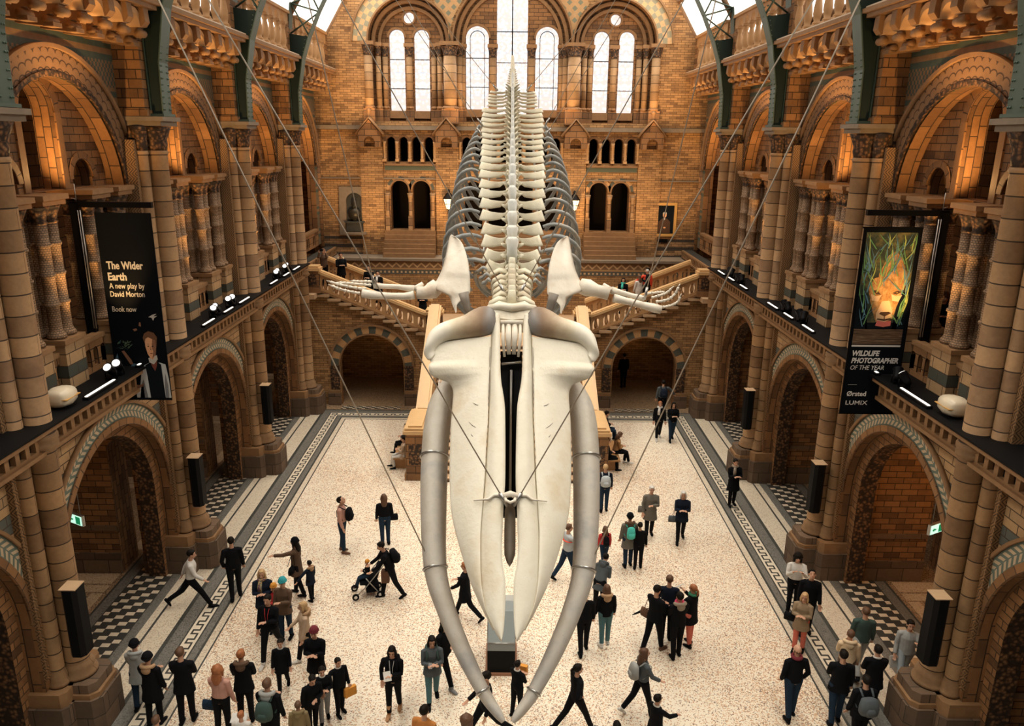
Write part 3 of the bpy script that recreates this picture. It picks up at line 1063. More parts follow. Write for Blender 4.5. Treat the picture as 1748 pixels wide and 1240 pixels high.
# brick strips with gabled heads
for i, x in enumerate((-6.62, -3.0, 3.08, 6.68)):
    b = MB()
    b.fbox(FAR, x - .55, x + .55, 5.96, 11.1, Y0 - .14, Y0 - .001, 0)
    b.prism(FAR, [(x - .52, 11.1), (x - .26, 11.1)] + arcpts(x, 11.3, .26, PI, 0, 10) + [(x + .26, 11.1), (x + .52, 11.1), (x + .52, 11.75), (x, 12.32), (x - .52, 11.75)], Y0 - .5, Y0 - .02, m=1)
    for q in (-1, 1):
        b.tube([(x, Y0 - .3, 12.42), (x + q * .66, Y0 - .3, 11.66)], [(.06, .3)] * 2, 4, m=2, pw=40, up=(0, 1, 0))
    b.box((x, Y0 - .3, 12.6), (.1, .1, .3), 2)
    b.ball((x, Y0 - .3, 12.75), (.13, .1, .1), 8, 2)
    tag(b.build('gabled_buttress', ['end wall brick', 'terracotta ashlar', 'stone moulding']),
        'brick buttress with small gabled head on the end wall, ' + ['outermost left', 'just left of the whale tail', 'just right of the whale tail', 'outermost right'][i], 'buttress', 'gabled buttresses')
# recess plates behind the great arches, with the lights cut out
def lights(idx, g, r, L, rose=None):
    Yb = 39.25
    hl = [archhole(c, hw, bs, sp, 18) for c, hw, bs, sp in L]
    if rose:
        hl.append([(rose[0] + .25 * cos(2 * PI * i / 18), rose[1] + .25 * sin(2 * PI * i / 18)) for i in range(18)])
    b = MB()
    out = [(g - r, 12.2), (g + r, 12.2)] + arcpts(g, 15.8, r, 0, PI, 28)
    b.prism(FAR, out, Yb, Yb + .4, holes=hl, m=0, ms=1)
    b.prism(FAR, [(g - r, 12.2), (g + r, 12.2)] + arcpts(g, 15.8, r, 0, PI, 28), Y0 + .5, Y0 + .56, holes=[[(g - r + .25, 12.3), (g + r - .25, 12.3)] + arcpts(g, 15.8, r - .25, 0, PI, 28)], m=1)
    b.band(FAR, g, 15.8, r - .25, r - .1, Y0 + .3, Y0 + .5, n=30, m=2)
    b.band(FAR, g, 15.8, r - .5, r - .36, Y0 + .56, Yb, n=30, m=2)
    for c, hw, bs, sp in L:
        b.band(FAR, c, sp, hw, hw + .09, Yb - .1, Yb, n=18, m=2)
        b.fbox(FAR, c - hw - .02, c + hw + .02, bs - .34, bs, Yb - .25, Yb + .1, 3)
    if rose:
        b.band(FAR, rose[0], rose[1], .25, .33, Yb - .08, Yb, 0, 2 * PI, n=20, m=2)
    struct(b.build('wall_end', ['terracotta brick', 'terracotta ashlar', 'stone moulding', 'stone moulding']))
    for c, hw, bs, sp in L:
        global wn_
        wn_ += 1
        w = bpy.data.objects.new('window_%d' % wn_, None)
        COL.objects.link(w)
        struct(w)
        b = MB()
        out = archhole(0, hw, bs, sp, 18)
        b.prism(lambda u, v, w2: (u + c, w2, v), out, Yb + .2, Yb + .23)
        b.build('pane', 'painted glass', w)
        b = MB()
        z = bs
        st = 1.04 if hw < .6 else 1.05
        ys = Yb + .17
        z += 1.02
        while z < sp + .05:
            b.box((c, ys, z), (hw * 2, .03, .035))
            z += 1.3 if hw < .6 else 1.36
        if hw > .6:
            b.box((c, ys, (bs + sp + hw) / 2), (.05, .03, sp + hw - bs - .05))
        elif hw > .45:
            for q in (-1, 1):
                b.box((c + q * hw * .62, ys, (bs + sp) / 2), (.025, .03, sp - bs))
            b.band(FAR, c, sp, hw * .6, hw * .66, ys - .015, ys + .015, n=12)
        if b.v:
            b.build('glazing_bar', 'black metal', w)
    if rose:
        wn_ += 1
        b = MB()
        b.prism(FAR, [(rose[0] + .25 * cos(2 * PI * i / 18), rose[1] + .25 * sin(2 * PI * i / 18)) for i in range(18)], Yb + .2, Yb + .23)
        struct(b.build('window_%d' % wn_, 'painted glass'))
wn_ = 0
lights(0, GC[0], 1.9, [(-5.37, .36, 12.75, 16.02), (-4.2, .36, 12.75, 16.02)], (-4.78, 16.88))
lights(1, .05, 2.72, [(-1.59, .54, 12.85, 16.03), (.05, .72, 12.6, 17.65), (1.69, .54, 12.85, 16.03)])
lights(2, GC[2], 1.9, [(4.25, .36, 12.75, 16.02), (5.43, .36, 12.75, 16.02)], (4.86, 16.88))
# shafts of the window arcade
wc = 0
for x, y, r in [(-6.6, 38.42, .2), (-6.2, 38.85, .13), (-5.92, 39.1, .13), (-4.79, 39.15, .15), (-3.62, 39.1, .13), (-3.32, 38.85, .13), (-2.82, 38.42, .3),
                (-2.42, 38.85, .14), (-2.26, 39.1, .12), (-.86, 39.15, .16), (.96, 39.15, .16), (2.36, 39.1, .12), (2.55, 38.85, .14), (2.93, 38.42, .3),
                (3.42, 38.85, .13), (3.72, 39.1, .13), (4.84, 39.15, .15), (6.02, 39.1, .13), (6.3, 38.85, .13), (6.7, 38.42, .2)]:
    wc += 1
    t = thing('window_column', 'slender terracotta column between the tall end windows, %s of twenty from the left' % (ORD[wc - 1] if wc <= 12 else ['thirteenth', 'fourteenth', 'fifteenth', 'sixteenth', 'seventeenth', 'eighteenth', 'nineteenth', 'twentieth'][wc - 13]), 'column', 'end window columns', loc=(x, y, 12.2))
    b = MB()
    b.box((0, 0, .3), (r * 2.6, r * 2.2, .66))
    b.lathe((0, 0, 0), [(r * 1.35, .63), (r * 1.35, .7), (r * 1.05, .76)], 12)
    b.build('base', 'terracotta ashlar', t)
    b = MB()
    b.lathe((0, 0, 0), [(r, .74), (r, 2.98)], 14)
    b.build('shaft', 'terracotta drum', t)
    b = MB()
    b.lathe((0, 0, 0), [(r, 2.98), (r * 1.15, 3.02), (r, 3.06), (r * 1.35, 3.36), (r * 1.4, 3.4)], 12)
    b.build('capital', 'carved foliage', t)
    b = MB()
    b.box((0, 0, 3.48), (r * 3, r * 2.6, .16))
    b.build('abacus', 'stone moulding', t)
# dark rooms behind the openings of the end wall
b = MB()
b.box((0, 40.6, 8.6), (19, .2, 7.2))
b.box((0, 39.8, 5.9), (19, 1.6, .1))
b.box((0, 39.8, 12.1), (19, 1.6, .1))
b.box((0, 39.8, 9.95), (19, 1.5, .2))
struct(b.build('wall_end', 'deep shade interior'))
# colonnettes of the small arcade
cm = MB()
cm.box((0, 0, .06), (.17, .17, .12))
cm.lathe((0, 0, 0), [(.075, .12), (.055, .17), (.055, .78), (.075, .8), (.06, .83), (.1, .93)], 10)
CM = cm.mesh('colonnette', 'light terracotta')
xs = []
for c0, c1, n in ((-5.98, -3.58, 4), (-2.38, 2.48, 8), (3.68, 6.08, 4)):
    for i in range(n + 1):
        xs.append(c0 + (c1 - c0) * i / n)
for i, x in enumerate(xs):
    o = link('colonnette', CM)
    o.location = (x, Y0 - .1, 10.42)
    o.scale = (1, 1, 1)
    part = 'left' if i < 5 else ('middle' if i < 14 else 'right')
    j = i if i < 5 else (i - 5 if i < 14 else i - 14)
    tag(o, 'small terracotta colonnette, %s from the left in the %s pierced arcade of the end wall' % (ORD[j], part), 'colonnette', 'arcade colonnettes')
# platform, steps and frieze wall at the head of the stair
b = MB()
b.fbox(FAR, -9.5, 9.5, 0, 5.2, 37.2, 37.5, 0)
b.fbox(FAR, -9.5, 9.5, 5.2, 5.86, 37.19, 37.5, 1)
b.fbox(FAR, -9.5, 9.5, 5.86, 5.98, 37.05, 38.5, 2)
struct(b.build('wall_landing', ['end wall brick', 'zigzag frieze', 'grey stone']))
for o_ in [bpy.data.objects['wall_landing']]:
    me = o_.data
    for p in me.polygons:      # frieze runs upward from its own foot
        if p.material_index == 1:
            for li in p.loop_indices:
                uv = me.uv_layers[0].data[li].uv
                uv[1] -= 5.2
b = MB()
for c0, c1 in ((-6.05, -3.58), (-2.42, 2.5), (3.62, 6.1)):
    for i in range(6):
        b.box(((c0 + c1) / 2, 37.35 + i * .17 + (1.2 - i * .17) / 2, 5.98 + .1 + i * .2), (c1 - c0, 1.2 - i * .17, .2))
struct(b.build('floor_steps', 'stone moulding'))
b = MB()
for x in (-5.9, -4.8, -3.72, 3.78, 4.83, 5.95, -2.3, -1.18, .05, 1.27, 2.4):
    b.box((x, Y0 - .12, 7.1), (.2, .3, 1.5))
    b.lathe((x, Y0 - .15, 0), [(.1, 7.85), (.085, 7.95), (.085, 8.7), (.1, 8.74), (.14, 8.95)], 10)
struct(b.build('trim_doorway_columns', 'terracotta drum'))
# ================================================================ THE STAIRCASE
stair = thing('staircase', 'great central stone staircase rising to a landing and dividing left and right', 'staircase', loc=(0, 25, 0))
def SL(p):
    return (p[0], p[1] - 25, p[2])
b = MB()
NS = 20
for i in range(NS):
    y0 = 24.95 + i * .33
    z1 = 3.3 * (i + 1) / NS
    b.box(SL((0, (y0 + .03 + 31.6) / 2, z1 / 2 - .03)), (5.6, 31.6 - y0 - .03, z1 - .06), 0)
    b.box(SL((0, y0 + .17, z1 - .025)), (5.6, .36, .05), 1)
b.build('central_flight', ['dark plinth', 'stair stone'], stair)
b = MB()
b.box(SL((0, 34.2, 1.65)), (6.9, 5.3, 3.3))
b.box(SL((0, 36.4, 3.18)), (18.4, 1.6, .2))
b.build('landing', 'stair stone', stair)
NF = 10
RUN = 4.7 / NF
def side_z(x):       # walking surface of the side flights
    t = (abs(x) - 3.5) / RUN
    return 3.3 + .182 * max(0, min(NF, math.ceil(t)))
for s, nm in ((-1, 'left_flight'), (1, 'right_flight')):
    b = MB()
    for i in range(NF):
        x0 = 3.5 + i * RUN
        z1 = 3.3 + .182 * (i + 1)
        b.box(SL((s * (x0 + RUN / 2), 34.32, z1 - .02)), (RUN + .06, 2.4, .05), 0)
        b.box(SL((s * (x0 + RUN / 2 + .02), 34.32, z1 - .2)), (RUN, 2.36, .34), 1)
        b.box(SL((s * (x0 + RUN / 2), 32.98, z1 - .14)), (RUN + .08, .3, .1), 0)   # step ends showing below the balustrade
    b.box(SL((s * 8.85, 34.8, 5.02)), (1.3, 4.9, .2), 0)
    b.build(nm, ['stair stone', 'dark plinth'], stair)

SH_ = .394
for s in (-1, 1):
    nm = SN[s]
    fr = lambda u, v, w_, s=s: (s * u, w_, v)
    # arched wall under the side flight
    b = MB()
    hc, hw = 6.02, 1.4
    top = [(9.5, 5.05), (8.2, 5.02)]
    for i in range(NF - 1, -1, -1):
        x0 = 3.5 + i * RUN
        top += [(x0 + RUN, 3.3 + .182 * (i + 1) - .18), (x0, 3.3 + .182 * (i + 1) - .18)]
    out = [(3.0, 0), (hc - hw, 0), (hc - hw, 1.82)] + arcpts(hc, 1.82, hw, PI, 0, 26)[1:] + [(hc + hw, 0), (9.5, 0)] + top + [(3.0, 3.2)]
    b.prism(fr, out, 33.1, 33.5, m=0, ms=1)
    b.band(fr, hc, 1.82, hw, hw + .06, 33.04, 33.1, n=26, m=2)
    b.band(fr, hc, 1.82, hw + .06, hw + .4, 33.07, 33.1, n=26, m=3)
    b.band(fr, hc, 1.82, hw + .4, hw + .5, 32.98, 33.1, n=26, m=2)
    for q in (-1, 1):
        b.fbox(fr, hc + q * (hw + .24) - .2, hc + q * (hw + .24) + .2, .7, 1.82, 33.05, 33.1, 4)
    b.fbox(fr, 3.0, hc - hw - .02, 0, .55, 32.92, 33.1, 5)
    b.fbox(fr, hc + hw + .02, 7.98, 0, .55, 32.92, 33.1, 5)
    b.fbox(fr, 3.0, hc - hw - .02, .55, .68, 32.96, 33.1, 2)
    b.fbox(fr, hc + hw + .02, 7.98, .55, .68, 32.96, 33.1, 2)
    struct(b.build('wall_stair_' + nm, ['end wall brick', 'terracotta ashlar', 'stone moulding', 'alternating blocks', 'carved foliage', 'dark plinth']))
    # flank of the central flight
    b = MB()
    fx = lambda u, v, w_, s=s: (s * w_, u, v)
    b.prism(fx, [(27.1, 0), (33.2, 0), (33.2, 3.4), (31.6, 3.4), (27.1, 1.2)], 2.82, 3.4, m=0)
    struct(b.build('wall_stair_' + nm, ['end wall brick']))
    # balustrades
    def shear_bal(label, wy, thick, x0, x1, zb, zt, n, arches=True):
        t = thing('stair_balustrade', label, 'balustrade', 'stair balustrades', loc=(s * x0, wy, 0))
        fb = lambda u, v, w_: (s * u, w_, v + SH_ * u)
        b = MB()
        q = (x1 - x0) / n
        holes = [archhole((i + .5) * q, q * .31, zb + .16, zt - .42, 8) for i in range(n)]
        b.prism(fb, [(0, zb), (x1 - x0, zb), (x1 - x0, zt - .1), (0, zt - .1)], -thick / 2, thick / 2, holes=holes)
        b.build('arcaded_panel', 'light terracotta', t)
        b = MB()
        b.prism(fb, [(-.04, zb - .02), (x1 - x0, zb - .02), (x1 - x0, zb + .08), (-.04, zb + .08)], -thick / 2 - .06, thick / 2 + .06)
        b.build('bottom_rail', 'stone moulding', t)
        b = MB()
        b.prism(fb, [(-.04, zt - .12), (x1 - x0, zt - .12), (x1 - x0, zt), (-.04, zt)], -.19, .19)
        b.prism(fb, [(-.04, zt), (x1 - x0, zt), (x1 - x0, zt + .05), (-.04, zt + .05)], -.13, .13)
        b.build('handrail', 'rail stone', t)
        me = None
        for i in range(n):
            if me is None:
                c = MB()
                c.lathe((0, 0, 0), [(.05, 0), (.085, .12), (.06, .26), (.035, .34), (.05, .42)], 8)
                me = c.mesh('baluster', 'light terracotta')
            o = link('baluster', me, t)
            o.location = (s * (i + .5) * q, .02, zb + .18 + SH_ * (i + .5) * q - q * .0)
    shear_bal('stone stair balustrade of pierced arches climbing to the %s, facing the hall' % nm, 33.05, .16, 3.58, 8.1, 3.36, 4.26, 10)
    shear_bal('rear balustrade of the %s stair flight, beyond the people climbing it' % nm, 35.55, .12, 3.58, 8.3, 3.5, 4.38, 11)
    # newels
    def newel(x, y, sx, sy, z0, z1, label):
        t = thing('newel_pedestal', label, 'pedestal', 'stair pedestals', loc=(x, y, z0))
        h = z1 - z0
        b = MB()
        b.box((0, 0, h * .5 - .05), (sx, sy, h - .1), 0)
        b.box((0, 0, .12), (sx + .1, sy + .1, .24), 0)
        b.build('body', 'terracotta ashlar', t)
        b = MB()
        for dx, dy in ((0, -1), (s, 0), (-s, 0)):
            ax, ay = (sx * .34, .02) if dy else (.02, sy * .36)
            cx, cy = dx * sx / 2, dy * sy / 2
            b.box((cx, cy, h * .52), (ax * 2 if dy else .03, .03 if dy else ay * 2, h * .42))
        b.build('carved_panel', 'carved foliage', t)
        b = MB()
        b.box((0, 0, h - .08), (sx + .14, sy + .14, .12))
        b.box((0, 0, h + .02), (sx + .02, sy + .02, .1))
        if sy > 1:
            b.box((0, 0, h + .1), (sx - .2, sy - .2, .06))
        b.build('cap', 'rail stone', t)
    newel(s * 3.18, 26.1, .68, 2.0, 0, 1.86, 'long carved pedestal at the %s foot of the central stair' % nm)
    newel(s * 3.2, 32.95, .66, .62, 3.3, 4.38, 'square carved pedestal at the %s corner of the stair landing' % nm)
    newel(s * 8.35, 33.05, .5, .5, 5.1, 6.2, 'carved post at the %s upper end of the stair rail' % nm)
    # sloping balustrade of the central flight
    t = thing('stair_balustrade', 'broad sloping stone balustrade on the %s of the central flight' % nm, 'balustrade', 'stair balustrades', loc=(s * 3.12, 27.1, 0))
    fb = lambda u, v, w_: (s * w_, u, v + .5 * u)
    b = MB()
    holes = [archhole(.25 + i * .44, .14, 1.3, 1.5, 8) for i in range(12)]
    b.prism(fb, [(0, 1.05), (5.5, 1.05), (5.5, 1.8), (0, 1.8)], -.1, .1, holes=holes)
    b.build('arcaded_panel', 'light terracotta', t)
    b = MB()
    b.prism(fb, [(0, 1.8), (5.5, 1.8), (5.5, 1.93), (0, 1.93)], -.26, .26)
    b.prism(fb, [(0, 1.93), (5.5, 1.93), (5.5, 1.98), (0, 1.98)], -.18, .18)
    b.build('handrail', 'rail stone', t)
    b = MB()
    b.prism(fb, [(0, .95), (5.5, .95), (5.5, 1.06), (0, 1.06)], -.24, .24)
    b.build('bottom_rail', 'stone moulding', t)
    # brass handrail inside
    t = thing('handrail', 'thin metal handrail inside the %s edge of the central flight' % nm, 'handrail', 'thin handrails')
    b = MB()
    b.tube([(s * 2.62, 25.1, .95), (s * 2.62, 31.5, 4.2)], .025, 8)
    b.build('rail', 'steel', t)
    for i in range(5):
        b = MB()
        y = 25.4 + i * 1.45
        zf = 3.3 * math.floor((y - 24.95) / .33 + 1) / NS
        b.tube([(s * 2.62, y, zf - .01), (s * 2.62, y, .95 + (y - 25.1) * .5078)], .018, 6)
        b.build('post', 'steel', t)
# centre post of the arch passages, far wall of the passage with its dark openings
for s in (-1, 1):
    b = MB()
    b.fbox(FAR, *sorted((s * 3.0, s * 9.5)), 0, 5.0, 40.2, 40.4, 0)
    for x in (4.3, 5.9):
        b.fbox(FAR, *sorted((s * x, s * (x + .12))), 0, 4.5, 40.05, 40.2, 1)
    struct(b.build('wall_passage_' + SN[s], ['terracotta brick', 'stone moulding']))
# ================================================================ FITTINGS
# ---- lettering helper
def text_mesh(txt, size, bold=0, shear=0, font=None, space=1, extr=.002):
    c = bpy.data.curves.new('t', 'FONT')
    c.body = txt
    c.size = size
    c.offset = bold
    c.shear = shear
    c.space_character = space
    c.extrude = extr
    c.resolution_u = 3
    o = bpy.data.objects.new('t', c)
    COL.objects.link(o)
    bpy.context.view_layer.update()
    me = bpy.data.meshes.new_from_object(o.evaluated_get(bpy.context.evaluated_depsgraph_get()))
    bpy.data.objects.remove(o)
    bpy.data.curves.remove(c)
    return me
def put_text(parent, name, txt, x, z, size, mat, y=-.012, width=None, **k):
    me = text_mesh(txt, size, **k)
    for v in me.vertices:
        v.co = Vector((v.co.x, v.co.z, v.co.y))
    me.flip_normals()
    xs = [v.co.x for v in me.vertices]
    sx = 1
    if width:
        sx = width / (max(xs) - min(xs))
    me.materials.clear()
    me.materials.append(M[mat])
    o = link(name, me, parent)
    o.location = (x - min(xs) * sx, y, z)
    o.scale = (sx, 1, 1)
    return o
def ink(name, c):
    if 'ink ' + name not in M:
        plain('ink ' + name, c, .75)
    return 'ink ' + name
def flat(b, pts, m, y):
    P = [Vector((x, z, 0)) for x, z in pts]
    tri = tessellate_polygon([P])
    b.add([(x, y, z) for x, z in pts], [tuple(t) for t in tri], m)
def blob(cx, cz, rx, rz, n=16, a=0):
    return [(cx + rx * cos(t) * cos(a) - rz * sin(t) * sin(a), cz + rx * cos(t) * sin(a) + rz * sin(t) * cos(a)) for t in [2 * PI * i / n for i in range(n)]]
plain('banner cloth', (.002, .0035, .006), .75)
ink('white', (.72, .70, .66)); ink('soft', (.55, .53, .48)); ink('skin', (.8, .42, .22)); ink('skin dark', (.28, .13, .07)); ink('hair', (.16, .07, .03))
ink('shirt', (.55, .58, .58)); ink('shirt dark', (.2, .21, .22)); ink('teal', (.04, .12, .11)); ink('leaf', (.1, .16, .09)); ink('red', (.2, .05, .03)); ink('blue', (.08, .16, .22))
ink('navy', (.005, .008, .012))

# ---- left banner
BW, BH = 1.22, 4.26
t = thing('hanging_banner', 'black theatre banner with white lettering and a portrait of a man in waistcoat, left wall', 'banner', loc=(-8.95, 17.0, 9.95))
b = MB()
b.box((BW / 2, 0, -BH / 2), (BW, .012, BH))
b.build('cloth', 'banner cloth', t)
for i, (tx, z, sz, wd, bo) in enumerate([('The Wider', -1.22, .235, .80, .007), ('Earth', -1.47, .235, .41, .007), ('A new play by', -1.655, .175, .78, .0012), ('David Morton', -1.84, .175, .76, .0012), ('Book now', -2.18, .17, .54, .0012)]):
    put_text(t, 'lettering', tx, .12, z, sz, 'ink soft', width=wd, bold=bo)
b = MB()
IN = ['ink skin', 'ink skin dark', 'ink hair', 'ink shirt', 'ink shirt dark', 'ink navy', 'ink red', 'ink teal', 'ink leaf', 'ink blue', 'ink soft', 'ink white']
Yb = -.008
def F(pts, m, d=0):
    flat(b, pts, m, Yb - d * .0012)
# shirt, waistcoat, neck and head of the sitter
F([(.5, -4.2), (.52, -3.95), (.6, -3.55), (.68, -3.42), (.8, -3.36), (1.05, -3.36), (1.16, -3.4), (1.2, -3.75), (1.21, -4.2)], 3, 0)
F([(.5, -4.2), (.55, -3.9), (.62, -3.75), (.68, -4.2)], 4, 1)
F([(1.08, -4.2), (1.1, -3.8), (1.13, -3.6), (1.17, -3.9), (1.16, -4.2)], 4, 1)
F([(.74, -4.2), (.72, -3.7), (.7, -3.42), (.84, -3.34), (.9, -3.5), (.98, -3.34), (1.06, -3.4), (1.07, -3.8), (1.08, -4.2)], 5, 2)
F([(.82, -3.34), (.86, -3.46), (.91, -3.56), (.96, -3.44), (.98, -3.32)], 6, 3)
F([(.79, -3.25), (.8, -3.35), (.9, -3.4), (1.0, -3.28), (.99, -3.18)], 10, 4)
F([(.76, -2.82), (.755, -2.98), (.79, -3.16), (.85, -3.27), (.9, -3.28), (.97, -3.16), (1.0, -2.98), (.99, -2.85), (.93, -2.75), (.82, -2.75)], 0, 5)
F([(.93, -2.8), (.9, -3.0), (.92, -3.1), (.88, -3.27), (.97, -3.16), (1.0, -2.98), (.99, -2.85)], 1, 6)
F([(.75, -2.9), (.72, -2.78), (.76, -2.68), (.86, -2.62), (.98, -2.66), (1.04, -2.76), (1.01, -2.98), (.99, -2.84), (.92, -2.8), (.84, -2.76), (.78, -2.8)], 2, 7)
for x in (.825, .92):
    F(blob(x, -2.97, .022, .01), 5, 8)
    F([(x - .03, -2.93), (x, -2.915), (x + .035, -2.93), (x, -2.925)], 2, 8)
F([(.87, -2.97), (.86, -3.06), (.89, -3.07)], 1, 8)
F(blob(.875, -3.14, .035, .011), 6, 8)
# bird, arm, leaves and creature on his other side
for pts, m in (([(.9, -2.3), (1.0, -2.24), (1.09, -2.22), (1.02, -2.28), (1.1, -2.27), (1.03, -2.32), (1.0, -2.38), (.97, -2.31)], 10),
               ([(.66, -2.5), (.68, -2.42), (.71, -2.42), (.71, -2.52)], 1), ([(.52, -2.58), (.6, -2.56), (.62, -2.6), (.55, -2.63)], 1)):
    F(pts, m, 3)
random.seed(3)
for i in range(26):
    a = random.uniform(0, PI)
    x, z = .25 + random.uniform(-.12, .14), -2.98 + random.uniform(-.1, .08)
    l = random.uniform(.05, .13)
    F([(x, z), (x + cos(a) * l * .5 - .012, z + sin(a) * l * .5), (x + cos(a) * l, z + sin(a) * l), (x + cos(a) * l * .5 + .012, z + sin(a) * l * .5 - .01)], random.choice((7, 8, 8)), 2 + (i % 4))
F([(.2, -3.1), (.26, -3.08), (.4, -3.3), (.44, -3.42), (.36, -3.4)], 1, 1)
F([(.05, -3.25), (.1, -3.15), (.13, -3.5), (.08, -3.6)], 9, 1)
F(blob(.24, -3.68, .2, .17), 1, 1)
for i in range(7):
    z = -3.55 - i * .05
    F([(.08 + i * .01, z), (.24, z + .03), (.42 - i * .01, z + .02), (.4, z), (.24, z + .005), (.1, z - .02)], 10 if i % 2 else 2, 2)
F([(.36, -3.45), (.44, -3.38), (.56, -3.4), (.46, -3.44), (.42, -3.52)], 9, 2)
F([(.06, -3.95), (.3, -3.86), (.5, -3.9), (.62, -3.86), (.6, -3.92), (.44, -4.0), (.2, -4.05), (.08, -4.1)], 1, 2)
F([(.42, -4.12), (.52, -3.9), (.6, -3.9), (.6, -4.2), (.42, -4.2)], 3, 1)
o = b.build('printed_portrait', IN, t, recalc=False)

# ---- right banner
t = thing('hanging_banner', 'black photography banner with a lion drinking among reeds, right wall', 'banner', loc=(7.68, 17.0, 9.8))
b = MB()
b.box((BW / 2 + .01, 0, -BH / 2), (BW + .02, .012, BH))
b.build('cloth', 'banner cloth', t)
Q = [('WILDLIFE', -2.87, .17, .62, .006, 0), ('PHOTOGRAPHER', -3.04, .17, 1.06, .006, 0), ('OF THE YEAR', -3.2, .15, .76, .0, .25)]
for tx, z, sz, wd, bo, shr in Q:
    put_text(t, 'lettering', tx, .1, z, sz, 'ink white', width=wd, bold=bo, shear=.2)
put_text(t, 'sponsor_lettering', 'Ørsted', .1, -3.83, .16, 'ink white', width=.44, bold=.003)
put_text(t, 'sponsor_lettering', 'LUMIX', .1, -4.04, .14, 'ink white', width=.5, bold=.001)
b = MB()
b.box((.2, -.008, -3.56), (.2, .004, .006))
b.build('printed_rule', 'ink soft', t)
def f_picture(a, u, v):
    n = a.noise(a.comb(u, v), 3.5, 5, .65)
    return a.ramp(n, (.3, (.006, .01, .008)), (.5, (.04, .06, .035)), (.64, (.18, .15, .05)), (.78, (.06, .12, .17)))
uvmat('reed bed print', f_picture, .7)
def f_fur(a, u, v):
    n = a.noise(a.comb(u, a.ma('MULTIPLY', v, .7)), 9, 6, .7)
    return a.ramp(n, (.3, (.2, .09, .03)), (.48, (.5, .25, .08)), (.7, (.8, .5, .22)))
uvmat('fur print', f_fur, .7)
def f_water(a, u, v):
    n = a.noise(a.comb(u, a.ma('MULTIPLY', v, 14)), 2.2, 4, .6)
    return a.ramp(n, (.35, (.03, .02, .012)), (.55, (.16, .09, .045)), (.75, (.3, .24, .16)))
uvmat('water print', f_water, .7)
b = MB()
IN = ['reed bed print', 'fur print', 'water print', 'ink navy', 'ink white', 'ink reed green', 'ink reed blue', 'ink reed lime', 'ink tongue', 'ink fur dark', 'ink fur pale', 'ink gold']
ink('reed green', (.16, .38, .14)); ink('reed blue', (.13, .3, .4)); ink('reed lime', (.5, .6, .16)); ink('tongue', (.8, .2, .16)); ink('fur dark', (.07, .03, .012)); ink('fur pale', (.8, .55, .32)); ink('gold', (.4, .22, .04))
def F(pts, m, d=0):
    o = len(b.f)
    flat(b, pts, m, -.008 - d * .0008)
PX0, PX1, PZ0, PZ1 = .06, 1.16, -2.6, -.1
F([(PX0, -2.25), (PX1, -2.25), (PX1, PZ1), (PX0, PZ1)], 0)
F([(PX0, PZ0), (PX1, PZ0), (PX1, -2.25), (PX0, -2.25)], 2)
F([(PX0, -2.66), (PX1, -2.66), (PX1, -2.62), (PX0, -2.62)], 4)
F([(PX0, -1.5), (.25, -1.45), (.35, -2.25), (PX0, -2.25)], 3, 1)
F([(.95, -1.4), (PX1, -1.4), (PX1, -2.25), (.9, -2.25)], 3, 1)
F([(.3, -2.1), (1.0, -2.1), (1.0, -2.25), (.3, -2.25)], 3, 1)
F([(.45, -1.0), (.6, -.6), (.75, -.5), (.9, -.65), (1.05, -1.0), (1.04, -1.3), (.45, -1.3)], 1, 1)
F(blob(.52, -1.35, .25, .28), 1, 2)
F(blob(.87, -1.2, .2, .33, a=-.1), 1, 2)
F([(.3, -1.35), (.36, -1.1), (.55, -1.05), (.72, -1.15), (.9, -1.05), (1.02, -1.25), (1.0, -1.5), (.93, -1.75), (.88, -2.0), (.7, -2.12), (.52, -2.08), (.42, -1.85), (.33, -1.6)], 1, 3)
F([(.5, -1.9), (.6, -1.6), (.76, -1.6), (.86, -1.85), (.86, -2.0), (.7, -2.1), (.52, -2.04)], 10, 4)
F([(.53, -1.62), (.62, -1.3), (.7, -1.3), (.74, -1.6)], 1, 5)
F([(.6, -1.86), (.78, -1.85), (.84, -1.88), (.7, -1.96), (.57, -1.9)], 9, 5)
F([(.69, -1.93), (.71, -1.93), (.71, -2.02), (.84, -1.99), (.86, -2.02), (.7, -2.06), (.53, -2.03), (.55, -2.0), (.69, -2.02)], 9, 6)
F([(.55, -2.05), (.7, -2.08), (.86, -2.05), (.86, -2.17), (.7, -2.2), (.52, -2.17)], 8, 6)
for sx, cx in ((1, .45), (-1, .9)):
    F([(cx - .1, -1.4 + .03 * sx), (cx, -1.37), (cx + .1, -1.43 - .03 * sx), (cx, -1.46)], 9, 6)
    F([(cx - .12, -1.45), (cx, -1.5), (cx + .12, -1.47), (cx + .06, -1.62), (cx - .08, -1.6)], 10, 5)
    F(blob(cx, -1.415, .02, .018, 8), 11, 7)
random.seed(11)
for i in range(86):
    x = random.uniform(PX0 + .03, PX1 - .03)
    z0 = random.uniform(-1.5, -.35) if i < 66 else random.uniform(-2.2, -1.6)
    if i >= 66:
        x = random.choice((random.uniform(.08, .3), random.uniform(.98, 1.12)))
    l = random.uniform(.25, .75)
    a = random.gauss(PI / 2, .5)
    w_ = random.uniform(.006, .016)
    x1, z1 = min(max(x + cos(a) * l, PX0), PX1), min(z0 + sin(a) * l, PZ1)
    mx, mz = (x + x1) / 2 + random.uniform(-.04, .04), (z0 + z1) / 2
    F([(x - w_, z0), (mx - w_, mz), (x1, z1), (mx + w_, mz), (x + w_, z0)], random.choice((5, 6, 6, 7, 5)), 7 + (i % 6))
